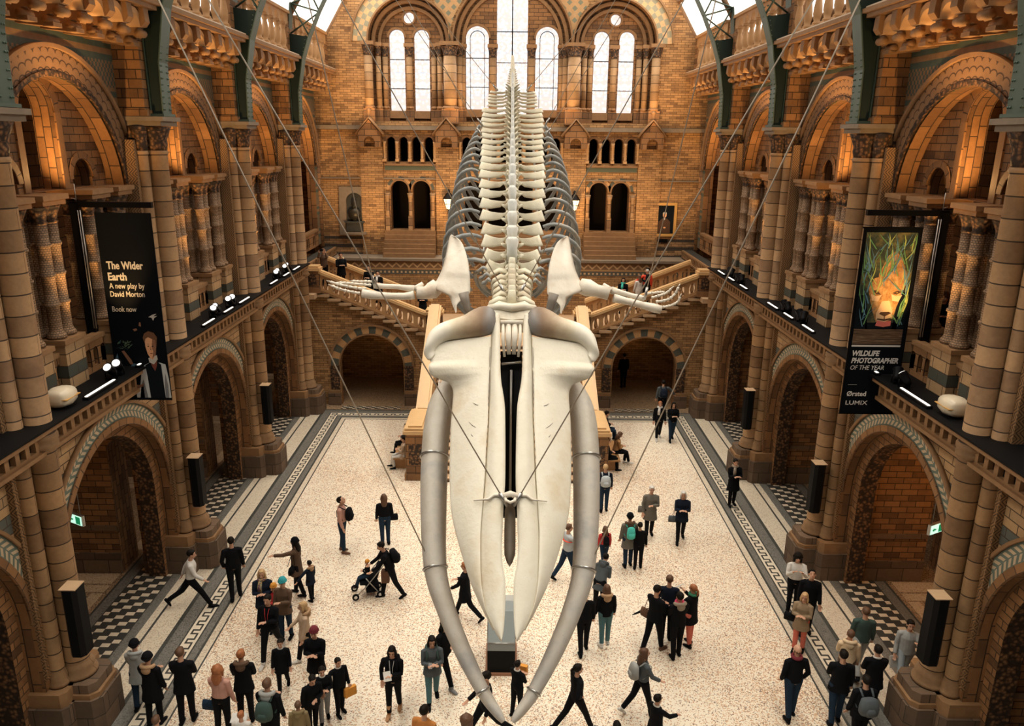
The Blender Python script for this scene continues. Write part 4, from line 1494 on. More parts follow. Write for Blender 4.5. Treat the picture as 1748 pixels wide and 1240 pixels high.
# flat() leaves automatic coordinates, good enough for the printed textures
o = b.build('printed_photograph', IN, t, recalc=False)
b = MB()
for x in (0, BW + .02):
    b.box((x, 0, -BH / 2), (.03, .03, BH))
b.box((BW / 2, 0, 0), (BW + .08, .04, .04))
b.box((BW / 2, 0, -BH), (BW + .06, .025, .02))
b.build('batten', 'black metal', t)

# ---- black hanging frames of the banners
for s in (-1, 1):
    t = thing('banner_frame', 'black metal gantry holding the %s banner above the ledge lights' % SN[s], 'frame', 'banner gantries', loc=(s * 9.1, 17.0, 6.5))
    b = MB()
    b.box((s * .24, 0, 1.82), (.2, .12, 3.64))
    b.build('post', 'black metal', t)
    b = MB()
    b.box((s * -.55, 0, 3.62), (1.75, .1, .12))
    b.build('top_bar', 'black metal', t)
    b = MB()
    b.tube([(s * .1, -.09, .9), (s * .1, -.09, 3.5)], .014, 6)
    b.tube([(s * .15, -.09, .9), (s * .15, -.09, 3.5)], .01, 6)
    b.build('cable', 'steel', t)
    b = MB()
    b.tube([(s * .2, 0, 3.6), (s * .2, 0, 4.05)], .012, 6)
    b.tube([(s * .2, 0, 3.72), (s * .9, .3, 3.9)], .012, 6)
    b.build('bracing', 'steel', t)

# ---- ledge lights
def light_bar(s, u0, u1, label):
    t = thing('light_bar', label, 'light bar', 'ledge light bars', loc=(s * 8.36, (u0 + u1) / 2, 6.5))
    b = MB()
    b.box((0, 0, .03), (.12, u1 - u0 + .06, .06))
    b.build('housing', 'black metal', t)
    b = MB()
    b.box((0, 0, .066), (.05, u1 - u0, .02))
    b.build('lens', 'cool lamp', t)
plain('projector shell', (.72, .62, .46), .35)
plain('cool lamp', (.9, .9, .9), .4, emit=(1, .92, .8), es=1.3)
plain('spot lens', (.9, .9, .9), .3, emit=(1, .95, .88), es=1.6)
def spot(s, u, yaw, label, x=8.52):
    t = thing('spotlight', label, 'spotlight', 'ledge spotlights', loc=(s * x, u, 6.5))
    rot = Matrix.Rotation(yaw, 3, 'Z') @ Matrix.Rotation(R(48), 3, 'X')
    b = MB()
    b.box((0, 0, .03), (.2, .14, .06))
    b.tube([(-.12, 0, .05), (-.12, 0, .2)], .014, 6)
    b.tube([(.12, 0, .05), (.12, 0, .2)], .014, 6)
    b.build('yoke', 'black metal', t)
    b = MB()
    b.lathe((0, 0, .22), [(.0, -.16), (.07, -.16), (.085, -.1), (.1, .1), (.115, .12)], 14, axis=rot)
    b.build('can', 'black metal', t)
    b = MB()
    p = rot @ Vector((0, 0, .125))
    b.lathe((p.x, p.y, .22 + p.z), [(.082, 0), (.082, .012)], 14, axis=rot)
    b.build('lens', 'spot lens', t)
BN = ['cropped bay', 'banner bay', 'bay beyond the banner', 'bay before the stair']
for s in (-1, 1):
    for k in range(1, 4):
        c = PC[k] + S / 2
        for j, (a0, a1) in enumerate([(-1.9, -.75), (.35, 1.5)] if k == 1 else [(-2.0, -1.2), (-.35, .35), (1.0, 1.9)]):
            light_bar(s, c + a0, c + a1, '%s glowing light bar on the %s ledge, %s' % (['nearest', 'next', 'farthest'][j], SN[s], BN[k]))
        for j, du in enumerate((-.55, -.22) if k == 1 else (-.8, -.5, .55, .85)):
            spot(s, c + du, random.uniform(-.5, .5) + (0 if s < 0 else PI), '%s black spotlight on the %s ledge, %s' % (['first', 'second', 'third', 'fourth'][j], SN[s], BN[k]))
    # rounded projector standing at the pier
    t = thing('projector', 'cream rounded projector housing on the %s ledge beside the nearest full pier' % SN[s], 'projector', 'ledge projectors', loc=(s * 8.62, PC[1] + .85, 6.5))
    b = MB()
    b.tube([(0, -.26, .2), (0, -.22, .2), (0, 0, .2), (0, .22, .2), (0, .26, .2)], [(.12, .1), (.2, .16), (.24, .19), (.2, .16), (.12, .1)], 16, pw=3)
    b.build('shell', 'projector shell', t)
    b = MB()
    b.box((0, 0, .2), (.485, .5, .015))
    b.build('seam', 'gilt', t)
    b = MB()
    b.box((0, 0, .03), (.24, .26, .06))
    b.build('foot', 'black metal', t)

# ---- tall column loudspeakers
def speaker(s, u, x, z0, z1, label):
    t = thing('column_loudspeaker', label, 'loudspeaker', 'column loudspeakers', loc=(s * x, u, z0))
    b = MB()
    h = z1 - z0
    b.prism(lambda p, q, w_: (p, q, w_), [(-.15, -.12), (-.08, -.2), (.08, -.2), (.15, -.12), (.15, .14), (-.15, .14)], 0, h)
    b.build('cabinet', 'black paint', t)
    b = MB()
    b.box((0, -.02, h + .008), (.32, .34, .016))
    b.build('top_plate', 'stair stone', t)
    b = MB()
    b.box((s * .08, .2, h * .5), (.08, .16, .1))
    b.build('bracket', 'black metal', t)
for s in (-1, 1):
    for i, (k, lab) in enumerate(((1, 'nearest'), (2, 'middle'), (3, 'farthest'))):
        u = PC[k] - .42
        speaker(s, u, 8.32 if k > 1 else 8.22, 1.95 if k > 1 else 1.9, 3.35, '%s black column loudspeaker on the %s piers' % (lab, SN[s]))

# ---- exit signs on cables under the aisle arches
plain('exit face', (.75, .9, .82), .4, emit=(.55, .95, .75), es=1.1)
plain('exit green', (.02, .32, .14), .5, emit=(.02, .5, .2), es=.35)
for s in (-1, 1):
    t = thing('exit_sign', 'lit green and white exit sign hanging in the %s aisle arch' % SN[s], 'exit sign', 'hanging exit signs', loc=(s * 9.95, 16.3, 2.85), rz=R(s * 28))
    b = MB()
    b.box((0, 0, .15), (.5, .07, .26))
    b.build('case', 'steel', t)
    b = MB()
    b.box((0, -.04, .15), (.46, .01, .22))
    b.build('face', 'exit face', t)
    b = MB()
    Yp = -.052
    def F(pts):
        flat(b, pts, 0, Yp)
    F([(.03, .06), (.2, .06), (.2, .25), (.03, .25)])
    F([(-.2, .15), (-.12, .2), (-.12, .17), (-.05, .17), (-.05, .13), (-.12, .13), (-.12, .1)])
    b.build('running_symbol', 'exit green', t, recalc=False)
    b = MB()
    for x in (-.16, .16):
        b.tube([(x, 0, .28), (x, 0, 3.12)], .008, 5)
    b.build('cable', 'steel', t)

# ---- lanterns of the end wall
plain('lantern glass', (.9, .75, .5), .4, emit=(1, .72, .42), es=3.0)
for x, lab in ((-2.92, 'left'), (3.1, 'right')):
    t = thing('wall_lantern', 'lit black iron lantern on the end wall, %s of the whale ribs' % lab, 'lantern', 'end wall lanterns', loc=(x, 38.05, 8.2))
    b = MB()
    b.tube([(0, .3, -.6), (0, .1, -.62), (0, 0, -.4), (0, 0, 0)], .035, 8)
    b.tube([(0, .3, -.1), (0, .12, -.3), (0, 0, -.35)], .02, 6)
    b.build('bracket', 'black metal', t)
    b = MB()
    b.lathe((0, 0, 0), [(.1, .05), (.24, .5)], 6, smooth=False)
    b.build('glass', 'lantern glass', t)
    b = MB()
    for i in range(6):
        a = PI / 3 * i
        b.tube([(.105 * cos(a), .105 * sin(a), .04), (.25 * cos(a), .25 * sin(a), .52)], .014, 5)
    b.lathe((0, 0, 0), [(.27, .52), (.27, .56), (.12, .78), (.05, .82), (.07, .9), (.0, 1.0)], 6, smooth=False)
    b.lathe((0, 0, 0), [(.25, .27), (.25, .3)], 6, smooth=False)
    b.lathe((0, 0, 0), [(.03, -.02), (.12, .05)], 6, smooth=False)
    b.build('frame', 'black metal', t)
    aim_light('lantern_light', 'POINT', (x, 37.6, 8.5), (0, 0, 0), 22 * LAMP, WARM, .2)

# ---- memorial bust in its niche
t = thing('memorial_bust', 'dark bronze bust in a grey stone niche on the left of the end wall', 'bust', loc=(-7.52, 38.5, 6.9))
b = MB()
b.prism(lambda u, v, w_: (u, w_, v), [(-.78, 0), (.78, 0), (.72, 2.32), (-.72, 2.32)], -.12, -.005, holes=[archhole(0, .42, .62, 1.62, 14)])
b.box((0, -.2, .12), (1.1, .34, .12))
b.build('niche_surround', 'grey stone', t)
b = MB()
b.box((0, -.009, 1.3), (.82, .006, 1.45))
b.build('niche_back', 'dark slate', t)
b = MB()
b.box((0, -.2, .42), (.8, .2, .42))
b.box((0, -.22, .66), (.95, .3, .07))
b.build('inscribed_block', 'dark slate', t)
b = MB()
b.lathe((0, -.2, 0), [(.12, .7), (.1, .78), (.26, .86), (.3, 1.0), (.3, 1.12), (.24, 1.24), (.1, 1.3), (.085, 1.36), (.12, 1.42), (.135, 1.52), (.12, 1.64), (.06, 1.7)], 14, sy=.6)
b.ball((0, -.29, 1.5), (.025, .04, .04), 8)
b.ball((0, -.25, 1.4), (.08, .07, .09), 8)
b.build('bust_figure', 'bronze', t)

# ---- gilt framed portrait
t = thing('framed_painting', 'dark portrait painting in a gilt frame on the right of the end wall', 'painting', loc=(7.56, 38.497, 7.0))
b = MB()
b.prism(lambda u, v, w_: (u, w_, v), [(-.58, 0), (.58, 0), (.58, 1.62), (-.58, 1.62)], -.1, 0, holes=[[(-.45, .13), (.45, .13), (.45, 1.49), (-.45, 1.49)]])
b.build('frame', 'gilt', t)
b = MB()
b.box((0, -.03, .81), (.92, .02, 1.38))
b.build('canvas', 'ink navy', t)
b = MB()
Yb = -.045
def F(pts, m, d=0):
    flat(b, pts, m, Yb - d * .001)
F([(-.3, .16), (-.28, .7), (-.12, .86), (.12, .86), (.28, .7), (.3, .16)], 5)
F(blob(0, 1.02, .09, .12), 0, 1)
F([(-.1, 1.05), (-.08, 1.16), (.08, 1.16), (.1, 1.05), (.06, 1.1), (-.06, 1.1)], 10, 2)
F([(-.04, .86), (0, .78), (.04, .86), (0, .9)], 11, 2)
F(blob(.02, .42, .06, .04), 0, 2)
b.build('sitter', ['ink skin', 'ink skin dark', 'ink hair', 'ink shirt', 'ink shirt dark', 'ink fur dark', 'ink red', 'ink teal', 'ink leaf', 'ink blue', 'ink soft', 'ink white'], t, recalc=False)
tag(MB().box((7.56, 38.45, 6.78), (.42, .05, .18)).build('name_plate', 'black metal'), 'small dark plate on the wall below the framed portrait', 'plate')

# ---- case on the floor under the jaws, benches by the stair, gallery table
t = thing('display_case', 'small dark display case with a sloping glass lid standing on the hall floor', 'display case', loc=(-.08, 15.35, 0))
b = MB()
b.prism(lambda u, v, w_: (w_, u, v), [(-.5, 0), (.5, 0), (.5, 1.25), (-.5, .62)], -.31, .31)
b.build('cabinet', 'black paint', t)
b = MB()
b.box((0, 0, .03), (.72, 1.1, .06))
b.build('plinth', 'ink skin dark', t)
a_ = NT('case glass'); a_.col((.45, .5, .5), .08); a_.b.inputs['Alpha'].default_value = .55; M['case glass'] = a_.m
b = MB()
b.prism(lambda u, v, w_: (w_, u, v), [(-.5, .62), (.5, 1.25), (.5, 1.4), (0, 1.3), (-.5, .82)], -.31, .31)
b.build('glass_lid', 'case glass', t)
b = MB()
for q in (-.31, .31):
    b.tube([(q, -.5, .82), (q, 0, 1.3), (q, .5, 1.4)], .012, 5)
b.tube([(-.31, -.5, .82), (.31, -.5, .82)], .012, 5)
b.build('glass_edge', 'steel', t)
plain('oak', (.42, .22, .08), .5, var=.2, vs=6)
for s, y, lab in ((1, 26.9, 'near'), (1, 29.4, 'far'), (-1, 26.9, 'left')):
    t = thing('bench', 'plain oak bench against the %s side of the central stair' % (lab if s < 0 else 'right') + ('' if s < 0 else ', %s one' % lab), 'bench', 'oak benches', loc=(s * 3.86, y, 0))
    b = MB()
    b.box((0, 0, .43), (.46, 1.9, .06))
    b.build('seat', 'oak', t)
    for q in (-1, 1):
        b = MB()
        b.box((0, q * .75, .2), (.4, .08, .4))
        b.build('leg', 'oak', t)
t = thing('covered_table', 'white covered display table in the left gallery behind the banner', 'table', loc=(-10.6, 16.3, 6.3))
b = MB()
b.box((0, 0, .45), (.9, 1.3, .9), taper=.97)
b.build('cloth', 'chalk white', t)
b = MB()
b.box((0, .1, .96), (.5, .7, .12))
b.build('box_top', 'chalk white', t)
# horse headed figure on the right of the stair
t = thing('horse_statue', 'dark statue with a pale horse head on a plinth beside the right stair', 'statue', loc=(6.55, 36.2, 3.28))
b = MB()
b.box((0, 0, .35), (.7, .6, .7))
b.build('plinth', 'dark slate', t)
b = MB()
b.tube([(0, .1, .68), (0, .05, 1.1), (0, 0, 1.5), (-.02, -.08, 1.85), (-.04, -.14, 2.1)], [(.26, .22), (.28, .24), (.22, .22), (.15, .17), (.12, .14)], 12)
b.build('neck', 'dark iron', t)
b = MB()
b.tube([(-.02, -.02, 2.2), (-.04, -.14, 2.14), (-.08, -.3, 1.95), (-.12, -.42, 1.74), (-.13, -.46, 1.66)], [(.09, .11), (.13, .15), (.1, .12), (.075, .09), (.05, .06)], 12)
for q in (-.06, .06):
    b.tube([(q - .03, -.05, 2.24), (q - .03, -.05, 2.38)], [.04, .012], 6)
b.build('head', 'grey bone', t)
# ================================================================ THE WHALE
def bone(name, c1, c2, c3):
    a = NT(name)
    o = a.obj()
    n = a.noise(o, 1.6, 4, .6)
    f = a.noise(o, 14, 4, .65)
    c = a.ramp(n, (.3, c1), (.52, c2), (.72, c3))
    c = a.mix(a.ma('MULTIPLY', a.ma('GREATER_THAN', f, .66), .25), c, tuple(x * .6 for x in c2))
    a.col(c, .55)
    a.bump(f, .35, .02)
    M[name] = a.m
bone('skull bone', (.72, .66, .53), (.77, .72, .60), (.68, .58, .42))
bone('spine bone', (.62, .59, .48), (.70, .65, .50), (.55, .46, .33))
bone('jaw bone', (.42, .37, .30), (.50, .46, .40), (.34, .33, .32))
bone('rib bone', (.16, .175, .18), (.27, .28, .27), (.42, .36, .27))
bone('flipper bone', (.66, .58, .47), (.74, .68, .58), (.60, .48, .36))
bone('crest bone', (.56, .58, .56), (.68, .69, .65), (.6, .56, .47))
bone('dark bone', (.16, .14, .12), (.24, .20, .16), (.12, .12, .13))
a = NT('temporal bone')
sx = a.n('ShaderNodeSeparateXYZ')
a.put(sx.inputs[0], a.obj())
n_ = a.noise(a.obj(), 4, 4, .6)
f_ = a.ma('ADD', a.ma('ABSOLUTE', sx.outputs[0]), a.ma('MULTIPLY', a.ma('SUBTRACT', n_, .5), .35))
a.col(a.ramp(a.ma('MULTIPLY', f_, .7), (.26, (.22, .20, .185)), (.38, (.25, .16, .10)), (.5, (.36, .25, .15)), (.72, (.62, .53, .38)), (.86, (.78, .73, .62))), .5)
a.bump(n_, .3, .02)
M['temporal bone'] = a.m
WB = Vector((.06, 13.71, 8.609))
whale = thing('whale_skeleton', 'huge pale whale skeleton diving from the ceiling over the hall with open jaws', 'whale skeleton', loc=WB)
AX_, NX_ = Vector((0, -.6772, -.7358)), Vector((0, -.7358, .6772))
def K(x, s_, n=0):
    return Vector((x, 0, 0)) + AX_ * s_ + NX_ * n
def cat(P, k):      # Catmull-Rom densify of tuples
    out = []
    for i in range(len(P) - 1):
        p0, p1, p2, p3 = P[max(i - 1, 0)], P[i], P[i + 1], P[min(i + 2, len(P) - 1)]
        for j in range(k):
            t = j / k
            out.append(tuple(.5 * ((2 * b_) + (-a_ + c_) * t + (2 * a_ - 5 * b_ + 4 * c_ - d_) * t * t + (-a_ + 3 * b_ - 3 * c_ + d_) * t ** 3) for a_, b_, c_, d_ in zip(p0, p1, p2, p3)))
    out.append(P[-1])
    return out
def sheet(rows, side, top, thick, mapf, nk=14):
    """rows: (s, x_outer, x_inner); a closed plate with a modelled upper surface"""
    b = MB()
    V, n = [], nk + 1
    for r in rows:
        s_, xo, xi = r[:3]
        up, dn = [], []
        for j in range(n):
            f = j / nk
            x = xi + (xo - xi) * f
            h = top(s_, x, f)
            e = min(1, (min(f, 1 - f) * 2 + .0) ** .5 * 1.6)
            th = thick(s_, x, f) * (.12 + .88 * min(1, e))
            up.append(mapf(side * x, s_, h))
            dn.append(mapf(side * x, s_, h - th))
        V += up + dn[::-1]
    m = 2 * n
    F = []
    for i in range(len(rows) - 1):
        for j in range(m):
            F.append((i * m + j, i * m + (j + 1) % m, (i + 1) * m + (j + 1) % m, (i + 1) * m + j))
    F += [tuple(range(m))[::-1], tuple(range((len(rows) - 1) * m, len(rows) * m))]
    b.add(V, F, 0, None, True)
    return b
MAX = [(0.585, 0.5, 0.357), (0.60, 0.85, 0.357), (0.625, 1.15, 0.358), (0.665, 1.33, 0.357), (0.72, 1.41, 0.356), (0.818, 1.45, 0.355), (0.978, 1.43, 0.352), (1.05, 1.40, 0.351), (1.12, 1.43, 0.351), (1.22, 1.42, 0.36), (1.29, 1.36, 0.37), (1.35, 1.16, 0.374), (1.417, 1.05, 0.378), (1.561, 1.001, 0.381), (1.887, 1.009, 0.382), (2.153, 1.017, 0.382), (2.672, 1.012, 0.401), (3.172, 0.993, 0.413), (3.665, 0.945, 0.438), (4.076, 0.839, 0.459), (4.503, 0.7, 0.447), (4.838, 0.575, 0.424), (5.156, 0.419, 0.366), (5.35, 0.311, 0.285), (5.476, 0.24, 0.231)]
PRE = [(0.181, 0.362, 0.205), (0.361, 0.36, 0.204), (0.829, 0.354, 0.195), (1.194, 0.366, 0.188), (1.506, 0.376, 0.166), (1.833, 0.378, 0.115), (2.153, 0.378, 0.094), (3.172, 0.413, 0.082), (3.503, 0.436, 0.099), (3.938, 0.457, 0.112), (4.287, 0.455, 0.123), (4.574, 0.446, 0.104), (4.803, 0.429, 0.063), (5.182, 0.357, 0.063), (5.434, 0.249, 0.075), (5.575, 0.17, 0.092), (5.632, 0.126, 0.109)]
MAND = [(13.552, 7.358, 0.961, 0.171), (13.419, 7.211, 1.103, 0.202), (13.149, 6.913, 1.257, 0.23), (12.701, 6.421, 1.313, 0.236), (11.996, 5.644, 1.293, 0.223), (11.26, 4.834, 1.208, 0.186), (10.839, 4.371, 1.009, 0.154), (10.482, 3.978, 0.77, 0.137), (10.195, 3.662, 0.542, 0.117), (9.972, 3.416, 0.339, 0.098), (9.808, 3.236, 0.15, 0.071), (9.738, 3.158, 0.07, 0.035)]
skull = None
for s in (-1, 1):
    def top(s_, x, f):
        z = .12 - .30 * f ** 1.7
        if s_ < 1.5:      # the broad wing behind the snout
            k = min(1, (1.5 - s_) / .35)
            z = z * (1 - k) + k * (.10 - .12 * f ** 2 + .05 * max(0, 1 - abs(s_ - 1.2) / .16) * f)
        return z * min(1, .35 + (5.7 - s_) * .25)
    b = sheet(cat(MAX, 4), s, top, lambda s_, x, f: .16, K, 18)
    if skull is None:
        # the head hangs together as one part with its bones below it
        occ = MB()
        V = [(-.4, 0), (-.4, .2), (-.25, .26), (0, .29), (.25, .26), (.4, .2), (.4, 0), (.24, -.05), (.06, .02), (-.06, .02), (-.24, -.05)]
        occ.prism(lambda u, v, w_: K(u, v, w_), V, -.35, .17)
        occ.tube([K(-.42, .03, .12), K(-.2, .03, .19), K(0, .07, .21), K(.2, .03, .19), K(.42, .03, .12)], [.06, .07, .075, .07, .06], 10)
        skull = occ.build('skull', 'skull bone', whale)
    b.build('maxilla', 'skull bone', skull)
    b = sheet(cat(PRE, 4), s, lambda s_, x, f: (.2 - .16 * (f - .35) ** 2 * 2) * min(1, .4 + (5.7 - s_) * .3), lambda s_, x, f: .2, K, 8)
    b.build('premaxilla', 'skull bone', skull)
    b = MB()
    AR_ = [(.40, .14, .0, .2, .14), (.44, .25, .08, .27, .2), (.60, .33, .10, .27, .2), (.80, .40, .09, .215, .19), (1.02, .45, .08, .19, .17), (1.2, .50, .06, .17, .16), (1.33, .60, .04, .145, .15), (1.41, .76, .02, .09, .13), (1.43, .9, .0, .045, .1), (1.42, 1.0, -.02, .02, .04)]
    AR_ = cat(AR_, 3)
    b.tube([K(s * p[0], p[1], p[2]) for p in AR_], [(p[4], p[3]) for p in AR_], 18, up=AX_)
    b.build('temporal_arch', 'temporal bone', skull)
    # mandible with its steel collars
    md = cat(MAND, 4)
    P = [Vector((s * p[2], p[0] - WB.y, p[1] - WB.z)) for p in md]
    b = MB()
    b.tube(P, [(p[3] * 1.0, p[3] * 1.25) for p in md], 20, up=(0, .74, -.67))
    j = b.build('mandible', 'jaw bone', whale)
    def at_(q):
        i = int(q * (len(P) - 1))
        d = (P[min(i + 1, len(P) - 1)] - P[i - 1]).normalized()
        return P[i], d, md[i][3]
    for q in (.30, .46, .80):
        p, d, r = at_(q)
        b = MB()
        ax = Vector((0, .74, -.67))
        u_ = (ax - d * ax.dot(d)).normalized()
        v_ = d.cross(u_)
        ring = [p + u_ * (r * 1.27 * cos(t)) + v_ * (r * 1.03 * sin(t)) for t in [2 * PI * i / 24 for i in range(25)]]
        b.tube(ring, .022, 8, caps=False)
        b.build('collar', 'steel', j)
    b = MB()
    for q in (.2, .33, .4, .52, .62):
        p, d, r = at_(q)
        face = Vector((0, -.8, .55))
        face = (face - d * face.dot(d)).normalized()
        b.tube([p + face * (r * 1.06) - d * .1, p + face * (r * 1.1), p + face * (r * 1.06) + d * .1], [.004, .022, .004], 6)
    b.build('foramina', 'dark bone', j)
# nasal bones, vomer and the steel armature in the cleft of the snout
b = MB()
for x, w_, s0, s1 in ((-.15, .03, .36, .93), (-.055, .05, .34, .88), (.055, .05, .34, .88), (.15, .03, .36, .93)):
    b.tube([K(x, s0, .1), K(x, (s0 + s1) / 2, .13), K(x * .8, s1, -.02)], [(w_, .06), (w_ * 1.1, .07), (w_ * .7, .04)], 10, up=NX_)
b.tube([K(-.2, .33, .15), K(.2, .33, .15)], .04, 8)
b.build('nasal_bones', 'flipper bone', skull)
b = MB()
vm = [(3.5, .05, -.2), (3.62, .085, -.16), (3.9, .09, -.14), (4.2, .09, -.14), (4.34, .085, -.15), (4.45, .045, -.2), (4.48, .01, -.22)]
b.tube([K(0, p[0], p[2]) for p in vm], [(p[1], .08) for p in vm], 12, up=NX_)
b.build('vomer', 'dark bone', skull)
b = MB()
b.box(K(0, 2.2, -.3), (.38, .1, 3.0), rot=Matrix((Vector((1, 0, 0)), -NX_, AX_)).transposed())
b.build('cleft_plate', 'black paint', skull)  # black armature plate, widened to paint in the dark of the cleft
b = MB()
b.tube([K(0, 1.1, -.2), K(0, 3.4, -.2)], .022, 8)
b.tube([K(-.17, 1.02, -.12), K(.17, .98, -.12)], .022, 8)
b.build('armature_rod', 'steel', skull)
b = MB()
b.tube([K(-.075, 3.52, .2), K(-.07, 3.6, .3), K(0, 3.64, .33), K(.07, 3.6, .3), K(.075, 3.52, .2)], .025, 8)
b.tube([K(-.1, 3.5, .2), K(0, 3.48, .27), K(.1, 3.5, .2)], .05, 8)
for s in (-1, 1):
    b.tube([K(s * .08, 3.5, .22), K(s * .25, 3.49, .22), K(s * .34, 3.55, .2), K(s * .58, 3.56, .14)], [.028, .026, .022, .008], 8)
b.build('lifting_bracket', 'flipper bone', skull)
b = MB()
for s in (-1, 1):       # cracks, pins and vessel marks in the snout
    for (x0, s0, x1, s1) in ((.37, .8, .37, 1.2), (.37, 1.25, .372, 1.9), (.5, 1.2, .95, 1.24), (.55, 1.9, .64, 1.84), (.58, 2.3, .7, 2.18), (.62, 2.45, .66, 2.4), (.72, .95, .76, .98)):
        f0, f1 = (x0 - .36) / .65, (x1 - .36) / .65
        n0, n1 = [.13 - .30 * max(f, 0) ** 1.7 if q > 1.5 else .115 - .16 * f * f for f, q in ((f0, s0), (f1, s1))]
        m_ = K(s * (x0 + x1) / 2, (s0 + s1) / 2 + .012, (n0 + n1) / 2 + .004)
        b.tube([K(s * x0, s0, n0 - .002), m_, K(s * x1, s1, n1 - .002)], [.003, .007, .003], 5)
b.build('bone_marks', 'dark bone', skull)

SPINE = [(13.5, 8.5), (13.813, 8.608), (14.389, 8.797), (15.076, 9.011), (16.003, 9.337), (17.384, 9.789), (18.994, 10.313), (20.839, 10.931), (22.926, 11.666), (25.002, 12.359), (26.736, 12.954), (28.01, 13.395), (29.854, 14.009), (31.577, 14.564)]
SP = cat(SPINE, 8)
cum = [0]
for p, q in zip(SP, SP[1:]):
    cum.append(cum[-1] + hypot(p[0] - q[0], p[1] - q[1]))
off0 = cum[8]       # arc length is counted from the back of the skull
def sp_at(L_):
    L_ += off0
    i = 0
    while i < len(cum) - 2 and cum[i + 1] < L_:
        i += 1
    f = (L_ - cum[i]) / (cum[i + 1] - cum[i])
    a_, b_ = SP[i], SP[i + 1]
    t = Vector((0, b_[0] - a_[0], b_[1] - a_[1])).normalized()
    p = Vector((0, a_[0] + (b_[0] - a_[0]) * f - WB.y, a_[1] + (b_[1] - a_[1]) * f - WB.z))
    return p, t, Vector((0, -t.z, t.y))
VERT = [(0.10, .42), (.28, .44), (.5, .36), (.72, .36), (.94, .38), (1.16, .4), (1.42, .46)] + [(1.74, 0.51), (2.21, 0.56), (2.86, 0.61), (3.44, 0.64), (4.17, 0.7), (4.85, 0.73), (5.49, 0.77), (6.1, 0.79), (6.72, 0.82), (7.25, 0.83), (7.75, 0.82), (8.2, 0.84), (8.66, 0.83), (9.1, 0.85), (9.55, 0.87),
        (10.02, 0.88), (10.5, 0.9), (10.96, 0.92), (11.42, 0.9), (11.9, 0.92), (12.4, 0.77), (12.76, 0.76), (13.1, 0.77), (13.45, 0.76), (13.8, 0.73)]
R0 = 7          # first rib bearing vertebra
